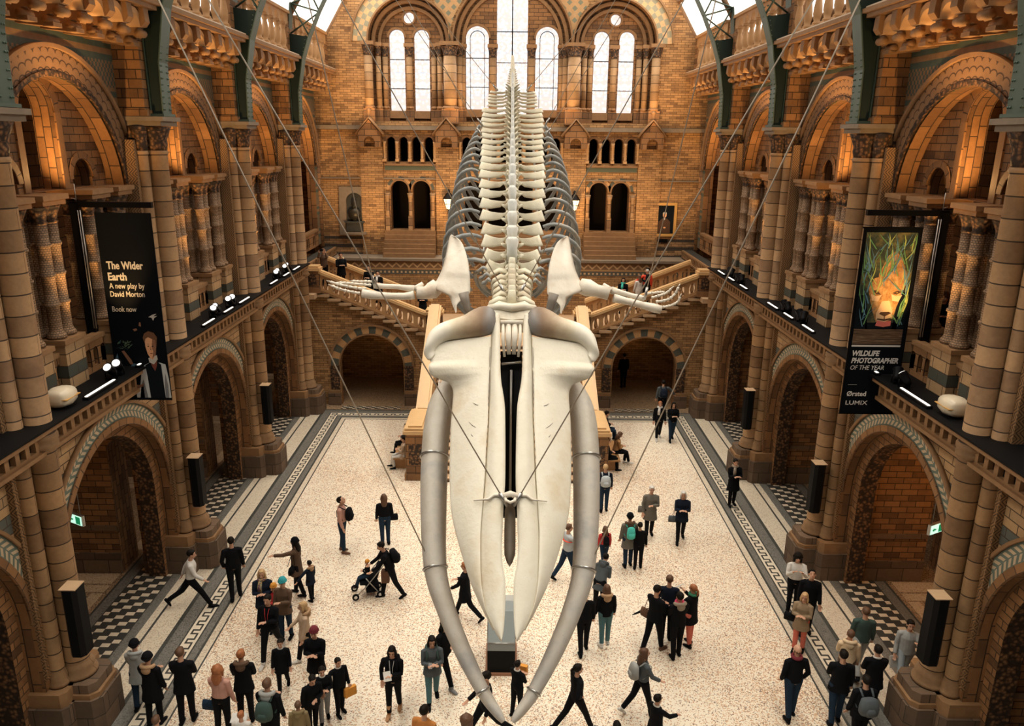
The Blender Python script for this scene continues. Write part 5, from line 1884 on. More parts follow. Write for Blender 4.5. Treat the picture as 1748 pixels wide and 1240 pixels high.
for i, (L_, h) in enumerate(VERT):
    p, t, n = sp_at(L_)
    g = min(1, i / 12)
    def V(x, up, bk):
        return p + Vector((x, 0, 0)) + n * up + t * bk
    b = MB()
    cr = .13 + .04 * g
    b.tube([V(0, -.05, -.15), V(0, -.05, -.12), V(0, -.05, 0), V(0, -.05, .12), V(0, -.05, .15)], [cr * .9, cr, cr * .8, cr, cr * .9], 12)
    if i < 7:     # neck: thin curved transverse wings hanging down
        for s in (-1, 1):
            b.tube([V(s * .1, .02, 0), V(s * h * .55, .06, 0), V(s * h * .9, -.04, 0), V(s * h, -.2, .02)], [(.05, .07), (.035, .08), (.035, .07), (.02, .04)], 8, up=t)
            b.tube([V(s * .1, -.12, 0), V(s * h * .5, -.22, 0), V(s * h * .9, -.24, 0)], [(.04, .05), (.03, .05), (.02, .04)], 8, up=t)
        b.tube([V(0, .05, 0), V(0, .3, .06)], [(.09, .07), (.06, .04)], 10, up=t)
    else:
        hs = .34 + .26 * g if i < 27 else .6 - (i - 27) * .02
        wd = .125 - .075 * min(1, (i - 7) / 12)
        nb = MB()
        nb.tube([V(0, .08, .0), V(0, hs * .6, .08), V(0, hs, .16), V(0, hs + .04, .18)], [(wd, .19), (wd * .8, .2), (wd, .22), (wd * .6, .15)], 10, up=t)
        ang = R(40 - 20 * max(0, min(1, (i - 12) / 8))) if i < 27 else R(15)
        up = t * cos(ang) + n * sin(ang)
        for s in (-1, 1):
            # prong beside the neural spine
            b.tube([V(s * .07, .1, .06), V(s * .16, .22, -.04), V(s * .22, .3, -.18)], [(.035, .07), (.028, .06), (.014, .03)], 8, up=t)
            wax = .45 if i > 26 else random.uniform(.88, 1.12) * (1 - .3 * max(0, min(1, (i - 12) / 8)))
            j_ = random.uniform(-.03, .03)
            pts = [V(s * .1, .0, .02), V(s * (.1 + h * .14), .0, .02), V(s * h * .4, -.02, -.04 + j_), V(s * h * .66, -.02, -.06 + j_), V(s * h * .9, .0, -.05 + j_), V(s * h, .01, -.03 + j_)]
            b.tube(pts, [(.05, .06), (.03, .035 * wax), (.03, .085 * wax), (.03, .115 * wax), (.03, .14 * wax), (.026, .145 * wax)], 12, up=up, pw=2.6)
        if i > 24:
            b.tube([V(0, -.15, 0), V(0, -.5, .1)], [(.04, .1), (.03, .08)], 8, up=t)
    vb = b.build('vertebra', 'spine bone', whale)
    if i >= 7:
        nb.build('neural_spine', 'crest bone', vb)
    ri = i - R0
    if 0 <= ri < 16 or i in (4, 5, 6):
        if i < R0:
            W, D = (.55, .62, .72)[i - 4], (.55, .7, .9)[i - 4]
        else:
            W = [1.22, 1.38, 1.44, 1.46, 1.46, 1.45, 1.44, 1.43, 1.42, 1.4, 1.36, 1.32, 1.26, 1.2, 1.12, 1.04][ri]
            D = [1.5, 1.9, 2.2, 2.3, 2.3, 2.3, 2.3, 2.25, 2.2, 2.1, 2.0, 1.85, 1.7, 1.5, 1.3, 1.0][ri]
        for s in (-1, 1):
            x0 = h + .03
            pts = [(x0, .04, .03), (x0 + (W - x0) * .3, .09, .05), (x0 + (W - x0) * .7, -.02, .1), (W, -.3 * D / 2.2, .2), (W * 1.02, -.34 * D, .36), (W * .97, -.6 * D, .5), (W * .84, -.84 * D, .6), (W * .68, -D, .64)]
            pts = cat(pts, 2)
            N_ = len(pts)
            b = MB()
            rr = [(.03 + .022 * sin(min(1, q / 5) * PI / 2), .045 + .018 * sin(PI * q / N_)) for q in range(N_)]
            if i < R0:
                rr = [(a_ * .7, c_ * .8) for a_, c_ in rr]
            b.tube([V(s * a_, c_, e_) for a_, c_, e_ in pts], rr, 8, up=t)
            b.build('rib', 'rib bone', whale)
# tail: small vertebrae without wings
for i in range(16):
    L_ = 14.12 + i * .29
    p, t, n = sp_at(L_)
    r = .115 - .004 * i
    b = MB()
    b.tube([p - t * .12, p - t * .09, p + t * .09, p + t * .12], [r * .85, r, r, r * .85], 12)
    if i < 9:
        b.tube([p + n * r * .8, p + n * (r + .22 - .02 * i) + t * .12], [(.05, .1), (.03, .07)], 8, up=t)
        b.tube([p - n * r * .8, p - n * (r + .22 - .02 * i) + t * .08], [(.05, .1), (.03, .07)], 8, up=t)
        for s in (-1, 1):
            b.tube([p + Vector((s * r * .6, 0, 0)), p + Vector((s * (r + .1 - .01 * i), 0, .06))], [(.03, .08), (.02, .05)], 8, up=t)
    b.build('vertebra', 'spine bone', whale)
b = MB()        # steel running under the chest
for s in (-1, 1):
    P = []
    for L_ in (3.0, 4.5, 6, 7.5, 9, 11):
        p, t, n = sp_at(L_)
        P.append(p + Vector((s * .6, 0, 0)) - n * .35)
    b.tube(P, .03, 8)
b.build('spine_armature', 'steel', whale)

# ---- shoulder blades and flippers
SC = [(9.705, -1.16, -1.1, 15.76), (9.68, -1.19, -1.03, 15.74), (9.6, -1.215, -.93, 15.64), (9.45, -1.235, -.85, 15.48), (9.25, -1.27, -.78, 15.25), (9.1, -1.31, -.755, 15.12), (8.95, -1.38, -.74, 15.02), (8.84, -1.44, -.735, 14.95), (8.74, -1.42, -.74, 14.88), (8.66, -1.2, -.82, 14.84), (8.6, -1.14, -.9, 14.82), (8.52, -1.11, -.98, 14.8), (8.42, -1.05, -.98, 14.74), (8.38, -1.02, -1.0, 14.7)]
FL = {-1: dict(hum=[(-1.38, 15.05, 8.8), (-1.5, 15.0, 8.7), (-1.62, 14.95, 8.67), (-1.78, 14.9, 8.68)],
               rad=[(-1.835, 14.9, 8.632), (-2.029, 14.9, 8.606), (-2.484, 14.9, 8.613), (-2.847, 14.9, 8.655)],
               uln=[(-1.844, 15, 8.728), (-2.152, 15, 8.771), (-2.437, 15, 8.779), (-2.631, 15, 8.789)],
               dig=[[(-2.88, 14.88, 8.66), (-2.99, 14.88, 8.677), (-3.14, 14.9, 8.698), (-3.297, 14.9, 8.743), (-3.431, 14.9, 8.799)], [(-2.76, 14.92, 8.737), (-2.934, 14.94, 8.747), (-3.114, 14.94, 8.779), (-3.294, 14.96, 8.812), (-3.472, 14.96, 8.867)], [(-2.68, 15.0, 8.796), (-2.84, 15.02, 8.805), (-3.021, 15.04, 8.815), (-3.18, 15.06, 8.825), (-3.317, 15.06, 8.83)], [(-2.62, 15.08, 8.854), (-2.77, 15.1, 8.852), (-2.93, 15.12, 8.845), (-3.066, 15.14, 8.85)]]),
      1: dict(hum=[(1.40, 15.05, 8.82), (1.55, 15.0, 8.79), (1.70, 14.95, 8.75), (1.95, 14.9, 8.69)],
              rad=[(2.036, 14.9, 8.615), (2.278, 14.9, 8.56), (2.648, 14.9, 8.471), (2.973, 14.9, 8.392)],
              uln=[(2.008, 15, 8.745), (2.286, 15, 8.679), (2.495, 15, 8.623), (2.657, 15, 8.59)],
              dig=[[(3.0, 14.88, 8.45), (3.1, 14.88, 8.464), (3.217, 14.9, 8.5), (3.304, 14.9, 8.559), (3.331, 14.9, 8.652)], [(2.87, 14.94, 8.542), (3.008, 14.94, 8.556), (3.141, 14.94, 8.603), (3.248, 14.94, 8.709), (3.295, 14.94, 8.836)], [(2.79, 15.0, 8.611), (2.911, 15.02, 8.636), (3.023, 15.02, 8.672), (3.11, 15.02, 8.719), (3.174, 15.02, 8.789)], [(2.70, 15.08, 8.668), (2.81, 15.1, 8.681), (2.91, 15.1, 8.693), (3.0, 15.1, 8.706)]])}
for s in (-1, 1):
    rows = cat(SC, 3)
    Yr = {}
    b = MB()
    nk = 10
    V = []
    for (z, xo, xi, y) in rows:
        up, dn = [], []
        for j in range(nk + 1):
            f = j / nk
            x = abs(xo) + (abs(xi) - abs(xo)) * f
            e = min(1, (min(f, 1 - f) * 2) ** .5 * 1.5)
            bul = .05 * max(0, 1 - abs(f - .25) / .22) * min(1, (9.7 - z) * 2)
            yy = y - .28 * f + (.0 if z > 9 else (.02))
            th = .035 + .07 * max(0, (9.1 - z)) * (1 - f)
            up.append((s * x, yy - bul - th * e, z))
            dn.append((s * x, yy + th * e, z))
        V += up + dn[::-1]
    m = 2 * (nk + 1)
    F = [(i * m + j, i * m + (j + 1) % m, (i + 1) * m + (j + 1) % m, (i + 1) * m + j) for i in range(len(rows) - 1) for j in range(m)]
    F += [tuple(range(m)), tuple(range((len(rows) - 1) * m, len(rows) * m))]
    b.add([Vector(v) - WB for v in V], F, 0, None, True)
    sc_ = b.build('scapula', 'flipper bone', whale)
    b = MB()
    b.tube([Vector((s * x, y, z)) - WB for x, y, z in ((.86, 14.6, 8.75), (.82, 14.55, 8.6), (.78, 14.52, 8.45), (.72, 14.5, 8.34))], [(.1, .05), (.085, .05), (.07, .04), (.05, .03)], 10, up=(0, 1, 0))
    b.build('coracoid', 'dark bone', sc_)
    f = FL[s]
    fl = MB()
    fl.tube([Vector(q) - WB for q in f['hum']], [.15, .17, .125, .12], 14)
    hum = fl.build('humerus', 'flipper bone', whale)
    b = MB()
    b.tube([Vector(q) - WB for q in cat(f['rad'], 2)], [.085, .08, .07, .068, .072, .09, .085], 12)
    b.build('radius', 'flipper bone', whale)
    b = MB()
    b.tube([Vector(q) - WB for q in cat(f['uln'], 2)], [.08, .06, .05, .048, .05, .055, .05], 10)
    b.tube([Vector(f['uln'][0]) - WB, Vector(f['uln'][0]) - WB + Vector((-s * .16, .08, .1))], [.06, .04], 8)
    b.build('ulna', 'flipper bone', whale)
    for D_ in f['dig']:
        b = MB()
        for q0, q1 in zip(D_, D_[1:]):
            q0, q1 = Vector(q0) - WB, Vector(q1) - WB
            d = q1 - q0
            b.tube([q0 + d * .04, q0 + d * .2, q0 + d * .5, q0 + d * .8, q0 + d * .96], [.03, .032, .02, .03, .024], 8)
        e = Vector(D_[-1]) - WB
        d = (Vector(D_[-1]) - Vector(D_[-2])).normalized()
        b.tube([e, e + d * .07], [.02, .006], 6)
        b.build('digit', 'flipper bone', whale)

# ---- cables from the roof
CAB = [
('left jaw collar', (-1.2, 11.3, 4.838), (-6.94, 11.3, 18.73)) ,
('right jaw collar', (1.338, 11.3, 4.814), (6.76, 11.3, 18.98)) ,
('left side of the snout bracket', (0.014, 11.15, 6.022), (-6.94, 11.15, 18.67)) ,
('right side of the snout bracket', (0.116, 11.15, 6.024), (6.83, 11.15, 18.87)) ,
('left of the neck', (-0.046, 14.3, 8.758), (-6.24, 14.3, 19.78)) ,
('right of the neck', (0.183, 14.3, 8.761), (6.16, 14.3, 19.95)) ,
('left edge of the loins', (-0.792, 23.3, 11.9), (-6.37, 23.3, 19.58)) ,
('right edge of the loins', (0.985, 23.3, 11.918), (5.68, 23.3, 20.36)) ,
('left loins, lower of the pair', (-0.804, 22.7, 11.625), (-5.76, 22.7, 20.33)) ,
('right loins, lower of the pair', (0.982, 22.7, 11.643), (6.17, 22.7, 19.95)) ,
('left of the tail root', (-0.417, 26.8, 13.043), (-6.24, 26.8, 19.81)) ,
('right of the tail root', (0.517, 26.8, 13.053), (6.31, 26.8, 19.72)) ,
('left flipper', (-2.592, 14.9, 8.762), (-4.95, 14.9, 21.04)) ,
('right flipper', (2.641, 14.9, 8.587), (4.83, 14.9, 21.12)) ,
]
for n_, p, q in CAB:
    p, q = Vector(p), Vector(q)
    o = thing('suspension_cable', 'thin steel cable from the roof to the whale, ' + n_, 'cable', 'whale suspension cables', loc=q)
    o.name = 'suspension_cable'
    b = MB()
    b.tube([(0, 0, 0), p - q], .011, 6)
    b.build('wire', 'cable steel', o)
    b = MB()
    b.tube([p - q + (q - p).normalized() * .25, p - q], .028, 8)
    b.build('turnbuckle', 'steel', o)
# ================================================================ PEOPLE
CL = dict(pink=(.50, .27, .21), black=(.0045, .005, .0065), umber=(.10, .055, .03), navy=(.009, .014, .026), white=(.62, .60, .56), red=(.5, .03, .03), teal=(.03, .32, .36),
          orange=(.65, .28, .04), maroon=(.16, .015, .025), slate=(.07, .085, .095), beige=(.52, .38, .26), tan=(.42, .26, .14), rust=(.5, .19, .04), palegrey=(.33, .34, .33),
          khaki=(.2, .15, .07), paleblue=(.42, .46, .48), khakigrey=(.13, .12, .10), cream=(.66, .50, .32), forest=(.03, .06, .05), fawnfur=(.28, .2, .12), coral=(.62, .15, .1),
          camel=(.36, .19, .07), vermilion=(.75, .07, .03), aqua=(.06, .5, .42), green=(.03, .2, .11), pinkred=(.6, .05, .12), greyfur=(.3, .24, .18), grey=(.2, .2, .2),
          denim=(.014, .03, .055), tealj=(.06, .15, .17), palejean=(.35, .4, .43), brown=(.13, .06, .03), tanboot=(.42, .22, .1), multi=(.3, .16, .1))
for k_, c_ in CL.items():
    plain('cloth ' + k_, c_, .85, var=.25, vs=9)
a = NT('cloth multi')       # woven scarf of several colours
a.col(a.ramp(a.voro(a.obj(), 16, 'Distance'), (.1, (.5, .2, .1)), (.3, (.05, .25, .28)), (.5, (.6, .4, .12)), (.7, (.12, .05, .1))), .9)
M['cloth multi'] = a.m
for k_, c_ in dict(dark=(.01, .007, .005), brown=(.10, .045, .02), blond=(.50, .32, .15), copper=(.32, .11, .035), silver=(.62, .60, .56)).items():
    plain('hair ' + k_, c_, .6, var=.35, vs=22)
plain('skin', (.56, .31, .2), .5)
plain('eye', (.02, .015, .012), .3)
plain('lips', (.36, .12, .09), .5)
SKIN2 = plain('skin deep', (.2, .1, .06), .5)

def remesh(o, vox, it=3, fac=.6):
    m = o.modifiers.new('remesh', 'REMESH')
    m.mode = 'VOXEL'
    m.voxel_size = vox
    m.use_smooth_shade = True
    if it:
        q = o.modifiers.new('smooth', 'SMOOTH')
        q.factor = fac
        q.iterations = it
    return o

ARMS = {'down': (4, 9, 14, 5, 0), 'swing': (26, 8, 28, 10, 0), 'back': (-30, 10, 14, 0, 0), 'front': (20, 6, 82, 52, 0), 'phone': (40, 12, 92, 30, 0), 'photo': (78, 14, 88, 35, 0),
        'point': (70, 42, 12, 0, 0), 'hip': (-28, 38, 80, 60, 0), 'pocket': (-10, 16, 40, 30, 0), 'out': (14, 52, 10, 0, 0), 'reach': (48, 8, 26, 6, 0)}

def person(x, y, z0, h, rz, label, top='black', tlen=.55, bot='black', shoe='black', hair='dark', hs='short', hat=None, hood=None, hp=0, ht=0, arms=('down', 'down'), legs=(4, 3, -4, 4),
           lean=0, scarf=None, collar=0, cord=0, lanyard=None, deep=0):
    f = h / 1.72
    t = thing('person', label, 'person', loc=(x, y, z0), rz=R(rz))
    # --- joints, local: x right, y forward
    L1, L2 = .44 * f, .41 * f
    def leg(sx, a_, k_):
        hip = Vector((sx * .088 * f, 0, 0))
        d1 = Vector((0, sin(R(a_)), -cos(R(a_))))
        d2 = Vector((0, sin(R(a_ - k_)), -cos(R(a_ - k_))))
        kn = hip + d1 * L1
        return [hip, kn, kn + d2 * L2], a_ - k_
    lg = [leg(1, legs[0], legs[1]), leg(-1, legs[2], legs[3])]
    low = min(p[0][2].z for p in lg) - .075 * f
    up = Vector((0, 0, -low))
    lg = [([q + up for q in p[0]], p[1]) for p in lg]
    pel = up.copy()
    ln = Matrix.Rotation(-R(lean), 3, 'X')
    def T(px, py, pz):
        return pel + ln @ (Vector((px, py, pz)) * f)
    neck = T(0, -.01, .50)
    hc = T(0, .015, .645)
    HM = ln @ Matrix.Rotation(R(ht), 3, 'Z') @ Matrix.Rotation(R(hp), 3, 'X')
    def Hd(px, py, pz):
        return hc + HM @ (Vector((px, py, pz)) * f)
    am = []
    for sx, nm in ((1, arms[1]), (-1, arms[0])):
        p_, o_, bd, inn, _ = ARMS[nm]
        sh = T(sx * .175, -.01, .445)
        ua = ln @ (Matrix.Rotation(-R(o_) * sx, 3, 'Y') @ (Matrix.Rotation(R(p_), 3, 'X') @ Vector((0, 0, -1))))
        fa = ln @ (Matrix.Rotation(R(inn) * sx, 3, 'Z') @ (Matrix.Rotation(-R(o_) * sx * .6, 3, 'Y') @ (Matrix.Rotation(R(p_ + bd), 3, 'X') @ Vector((0, 0, -1)))))
        el = sh + ua * .285 * f
        wr = el + fa * .245 * f
        am.append((sh, el, wr, fa, sx))
    # --- body: one continuous figure
    b = MB()
    b.tube([T(0, 0, -.08), T(0, 0, .04), T(0, .005, .18), T(0, 0, .34), T(0, -.01, .42), neck], [(.12 * f, .09 * f), (.15 * f, .1 * f), (.125 * f, .09 * f), (.14 * f, .095 * f), (.115 * f, .07 * f), (.05 * f, .05 * f)], 12, up=(0, 1, 0))
    b.tube([neck - Vector((0, 0, .05 * f)), neck, Hd(0, -.015, -.06), Hd(0, -.01, 0)], [.06 * f, .053 * f, .05 * f, .05 * f], 10)
    b.ball(Hd(0, -.01, .03), (.074 * f, .092 * f, .088 * f), 16, rot=HM)
    b.ball(Hd(0, .022, -.035), (.056 * f, .062 * f, .078 * f), 14, rot=HM)
    b.tube([Hd(0, .088, .01), Hd(0, .104, -.03), Hd(0, .088, -.042)], [.009 * f, .015 * f, .012 * f], 8)
    for sx in (-1, 1):
        b.ball(Hd(sx * .076, -.005, -.005), (.012 * f, .02 * f, .032 * f), 8, rot=HM)
    for (pts, _) in lg:
        b.tube(pts, [.085 * f, .058 * f, .04 * f], 12)
    for sh, el, wr, fa, sx in am:
        b.tube([sh, el, wr], [.042 * f, .036 * f, .028 * f], 10)
        # palm, four unequal fingers and a thumb leaving its side
        side = Vector((0, 0, 1)).cross(fa)
        if side.length < .3:
            side = Vector((1, 0, 0)) - fa * fa.x
        side.normalize()
        thk = fa.cross(side).normalized()
        pc = wr + fa * .055 * f
        b.tube([wr, wr + fa * .03 * f, wr + fa * .09 * f], [(.022 * f, .03 * f), (.017 * f, .04 * f), (.014 * f, .042 * f)], 10, up=side)
        cu = thk * -1 if (thk.z > 0) == (fa.z > -.5) else thk
        for i_, (o_, l_) in enumerate(((.032, .068), (.011, .078), (-.011, .073), (-.032, .056))):
            p0 = wr + fa * .085 * f + side * o_ * f
            p1 = p0 + (fa + cu * .25).normalized() * l_ * .5 * f
            b.tube([p0, p1, p1 + (fa + cu * .9).normalized() * l_ * .5 * f], [.0095 * f, .009 * f, .008 * f], 6)
        p0 = wr + fa * .035 * f + side * .036 * f
        b.tube([p0, p0 + (side + fa * .8).normalized() * .035 * f, p0 + (side * .5 + fa * 1.2).normalized() * .07 * f], [.012 * f, .0105 * f, .009 * f], 6)
    body = b.build('body', 'skin deep' if deep else 'skin', t)
    remesh(body, .0085 * f, 2, .5)
    b = MB()
    for sx in (-1, 1):
        b.ball(Hd(sx * .03, .083, .006), (.011 * f, .007 * f, .006 * f), 8, rot=HM)
        b.tube([Hd(sx * .048, .078, .026), Hd(sx * .03, .086, .031), Hd(sx * .016, .087, .027)], .004 * f, 5)
    b.build('eyes', 'eye', body)
    b = MB()
    b.tube([Hd(-.022, .074, -.062), Hd(0, .083, -.061), Hd(.022, .074, -.062)], [.003 * f, .006 * f, .003 * f], 6)
    b.build('mouth', 'lips', body)
    # --- hair and hats
    hm = 'hair ' + hair
    b = MB()
    if hs == 'bald':
        for q in range(7):
            a_ = R(-10 + q * 33.3)
            b.ball(Hd(.072 * cos(a_) * 1.0, -.085 * sin(a_) - .005, .005), (.018 * f, .018 * f, .04 * f), 8, rot=HM)
    else:
        k = 1.32 if hs == 'curly' else 1
        b.ball(Hd(0, -.026, .042), (.086 * f * k, .098 * f * (.5 + k / 2), .092 * f * (.6 + k * .4)), 16, rot=HM)
        b.ball(Hd(0, .028, .088), (.06 * f, .05 * f, .026 * f), 12, rot=HM)
        if hs in ('long', 'curly'):
            k2 = 1.15 if hs == 'curly' else 1
            b.tube([Hd(0, -.04, .04), Hd(0, -.065, -.05), T(0, -.085, .5), T(0, -.11, .40)], [(.085 * f * k2, .05 * f * k2), (.095 * f * k2, .055 * f * k2), (.1 * f * k2, .05 * f), (.055 * f, .028 * f)], 12, up=(0, 1, 0))
            for sx in (-1, 1):
                b.tube([Hd(sx * .062, .005, .05), Hd(sx * .08, .0, -.04), Hd(sx * .085, .01, -.12)], [.028 * f, .032 * f, .018 * f], 8)
        if hs == 'pony':
            b.tube([Hd(0, -.11, .05), Hd(0, -.15, .01), Hd(0, -.145, -.08), Hd(0, -.13, -.15)], [.028 * f, .032 * f, .026 * f, .008 * f], 8)
        if hs == 'bun':
            b.ball(Hd(0, -.1, .1), .045 * f, 10)
        if hs == 'curly':
            rs = random.Random(int(x * 97 + y * 31))
            for q in range(34):
                a_, e_ = rs.uniform(-PI, PI), rs.uniform(-.6, 1.4)
                yy = -.02 - .1 * cos(a_) * cos(e_)
                if yy > .03 and e_ < .7:
                    continue
                b.ball(Hd(.105 * sin(a_) * cos(e_), yy, .03 + .1 * sin(e_)), .03 * f, 6)
    o = b.build('hair', hm, t)
    remesh(o, .009 * f, 3)
    if hat:
        b = MB()
        hx = HM @ Matrix.Rotation(R(-8), 3, 'X')
        b.lathe(Hd(0, -.022, .035), [(.094 * f, 0), (.1 * f, .012 * f), (.099 * f, .035 * f), (.095 * f, .06 * f), (.075 * f, .1 * f), (.04 * f, .125 * f), (.012 * f, .135 * f)], 16, axis=hx, sy=1.1)
        b.tube([Hd(.098 * cos(q_), -.022 + .11 * sin(q_), .05) for q_ in [2 * PI * i_ / 16 for i_ in range(17)]], .014 * f, 6, caps=False)
        b.build('knitted_hat', 'cloth ' + hat, t)
    # --- top or coat with sleeves
    tz = tlen * 1.72 - .93        # hem in trunk coordinates
    b = MB()
    if tz < -.1:
        fl = .2 + min(.05, (-tz) * .08)
        lo = Vector((pel.x, pel.y, pel.z + tz * f)) if lean < 40 else T(0, 0, tz)
        seat = max(legs[0], legs[2]) > 60
        if seat:
            lo = T(0, .12, -.12)
        ring = [(fl * f, .155 * f), (.195 * f, .145 * f)]
        sp_ = [lo, (lo + T(0, 0, .05)) / 2 + Vector((0, .01, 0))]
    else:
        ring, sp_ = [(.172 * f, .125 * f)], [T(0, 0, max(tz, -.06))]
    b.tube(sp_ + [T(0, 0, .06), T(0, .005, .2), T(0, .005, .34), T(0, -.005, .41), T(0, -.01, .455), T(0, -.012, .49)], ring + [(.175 * f, .125 * f), (.16 * f, .12 * f), (.175 * f, .125 * f), (.158 * f, .108 * f), (.125 * f, .09 * f), (.072 * f, .07 * f)], 16, up=(0, 1, 0), pw=2.1)
    for sh, el, wr, fa, sx in am:
        inn = T(sx * .07, -.01, .425)
        b.tube([inn, T(sx * .13, -.01, .425), sh + (el - sh) * .1, sh + (el - sh) * .5, el, wr - fa * .01 * f], [.055 * f, .064 * f, .064 * f, .058 * f, .052 * f, .044 * f], 12)
    ct = b.build('coat' if tz < -.02 else 'top', 'cloth ' + top, t)
    remesh(ct, .013 * f, 3)
    if collar:
        b = MB()
        b.tube([T(.07 * cos(q_), -.012 + .065 * sin(q_), .505 - .012 * sin(q_)) for q_ in [2 * PI * i_ / 14 for i_ in range(15)]], .018 * f, 6, caps=False)
        b.build('collar', 'cloth white', t)
    if hood:
        b = MB()
        b.tube([T(.115 * cos(q_), -.03 + .1 * sin(q_), .505 - .03 * sin(q_)) for q_ in [R(-215 + 250 * i_ / 12) for i_ in range(13)]], [.03 * f] + [.042 * f] * 11 + [.03 * f], 10)
        b.ball(T(0, -.11, .45), (.1 * f, .06 * f, .09 * f), 12)
        remesh(b.build('hood', 'cloth ' + hood, t), .011 * f, 3)
    if scarf:
        b = MB()
        b.tube([T(.082 * cos(q_), -.005 + .085 * sin(q_), .52) for q_ in [2 * PI * i_ / 14 for i_ in range(15)]], .036 * f, 8, caps=False)
        b.tube([T(.03, .09, .5), T(.05, .135, .36), T(.05, .14, .22)], [(.045 * f, .02 * f), (.055 * f, .02 * f), (.05 * f, .012 * f)], 8, up=(0, 1, 0))
        b.build('scarf', 'cloth ' + scarf, t)
    if cord or lanyard:
        b = MB()
        for sx in (-1, 1):
            b.tube([T(sx * .05, .07, .47), T(sx * .03, .138, .34), T(sx * .02, .138, .14)], .006 * f, 5)
        b.build('drawstring', 'cloth ' + (lanyard or 'white'), t)
    # --- trousers and shoes
    b = MB()
    for (pts, _), sx in zip(lg, (1, -1)):
        e = pts[2] + (pts[1] - pts[2]).normalized() * .03 * f
        b.tube([pel + Vector((sx * .06 * f, 0, .05 * f)), pts[0], (pts[0] + pts[1]) / 2, pts[1], (pts[1] + e) / 2, e], [.1 * f, .105 * f, .085 * f, .068 * f, .062 * f, .055 * f], 12)
    b.tube([T(0, 0, .08), T(0, 0, -.06)], [(.155 * f, .115 * f), (.15 * f, .11 * f)], 14, up=(0, 1, 0))
    remesh(b.build('trousers', 'cloth ' + bot, t), .013 * f, 2)
    for (pts, a_), sx in zip(lg, (1, -1)):
        tilt = R(max(-60, min(8, a_))) if a_ < 0 else R(min(18, a_ * .6))
        fm = Matrix.Rotation(tilt, 3, 'X')
        an = pts[2]
        if an.z < .085 * f + .02:
            fm = Matrix.Identity(3)
        def Fo(px, py, pz):
            return an + fm @ (Vector((px, py, pz)) * f)
        b = MB()
        q_ = sx * .012
        b.tube([Fo(q_, -.065, -.035), Fo(q_, -.04, -.035), Fo(q_, .03, -.036), Fo(q_ * 1.3, .11, -.044), Fo(q_ * 1.3, .16, -.052), Fo(q_ * 1.3, .185, -.056)], [(.03 * f, .03 * f), (.043 * f, .038 * f), (.044 * f, .037 * f), (.047 * f, .03 * f), (.037 * f, .022 * f), (.018 * f, .013 * f)], 12, up=(0, 0, 1))
        b.tube([Fo(0, 0, .06 if shoe != 'tanboot' else .22), Fo(0, -.005, -.03)], [.052 * f, .042 * f], 12)
        b.build('shoe', 'cloth ' + shoe, t)
    t['_h'] = h
    PEOPLE.append((t, T, am, f))
    return t
PEOPLE = []
person(-4.70, 20.14, 0.00, 1.80, -95, 'person in pink sweater and jeans looking straight up, dark backpack in front', top='pink', tlen=.57, bot='denim', shoe='brown', hair='dark', hp=42, arms=('down', 'down'))
person(-3.55, 20.56, 0.00, 1.68, 10, 'person with brown hair in black jacket and jeans, back turned, black handbag', top='black', tlen=.58, bot='denim', hair='brown', hs='long', arms=('down', 'down'))
person(-2.99, 17.85, 0.00, 1.74, 105, 'person in black leaning to push the pushchair, dark backpack on back', top='black', tlen=.52, bot='black', hair='dark', lean=18, arms=('reach', 'reach'), legs=(18, 8, -16, 12))
person(-5.43, 17.94, 0.00, 1.68, 80, 'person in brown coat and black hat pointing to the left', top='umber', tlen=.38, bot='black', hair='dark', hat='black', arms=('point', 'down'), legs=(10, 5, -10, 8), hs='long')
person(-5.02, 17.68, 0.00, 1.18, 60, "small child in dark coat with tan hood edge holding an adult's hand", top='navy', tlen=.42, bot='black', hair='dark', hood='tan', arms=('out', 'down'))
person(-7.94, 17.33, 0.00, 1.76, -75, 'person in white shirt and black trousers striding toward the hall, left pier', top='white', tlen=.56, bot='black', hair='dark', legs=(32, 6, -34, 24), arms=('back', 'swing'), lean=6)
person(-7.00, 17.75, 0.00, 1.80, 20, 'person in black coat standing on the mosaic border by the left pier', top='black', tlen=.5, bot='black', hair='dark', arms=('pocket', 'down'), legs=(8, 4, -8, 6))
person(-5.81, 16.39, 0.00, 1.70, 190, 'blond person in dark coat with a multicoloured scarf in the left group', top='navy', tlen=.4, bot='black', hair='blond', hs='long', scarf='multi', arms=('front', 'front'))
person(-5.23, 16.08, 0.00, 1.66, 170, 'person in teal knitted hat and brown coat in the left group', top='umber', tlen=.45, bot='denim', hat='teal', hair='dark', arms=('front', 'down'))
person(-5.53, 16.32, 0.00, 1.35, 160, 'child in orange hat and red jacket in the left group', top='red', tlen=.55, bot='black', hat='orange', hair='dark', arms=('front', 'down'))
person(-5.35, 15.32, 0.00, 1.76, 175, 'person in black with red lanyard and white trainers striding, left group', top='black', tlen=.5, bot='black', shoe='white', hair='dark', legs=(24, 8, -26, 14), arms=('front', 'down'), lanyard='red')
person(-4.51, 15.16, 0.00, 1.66, 110, 'blond person in beige coat and white shoes walking left', top='beige', tlen=.42, bot='black', shoe='white', hair='blond', hs='long', hood='tan', legs=(14, 4, -14, 10), arms=('down', 'swing'))
person(-4.03, 14.19, 0.00, 1.66, 180, 'person in maroon knitted hat and long black coat', top='black', tlen=.36, bot='black', hat='maroon', hair='dark', arms=('front', 'front'))
person(-3.41, 13.57, 0.00, 1.38, -140, 'school child in black with outstretched arm and yellow bag behind', top='black', tlen=.5, bot='black', hair='dark', collar=1, arms=('down', 'out'))
person(-3.68, 13.32, 0.00, 1.36, 200, 'school child in black blazer and grey skirt with hands together', top='black', tlen=.56, bot='grey', hair='dark', collar=1, arms=('front', 'front'), legs=(10, 4, -10, 10))
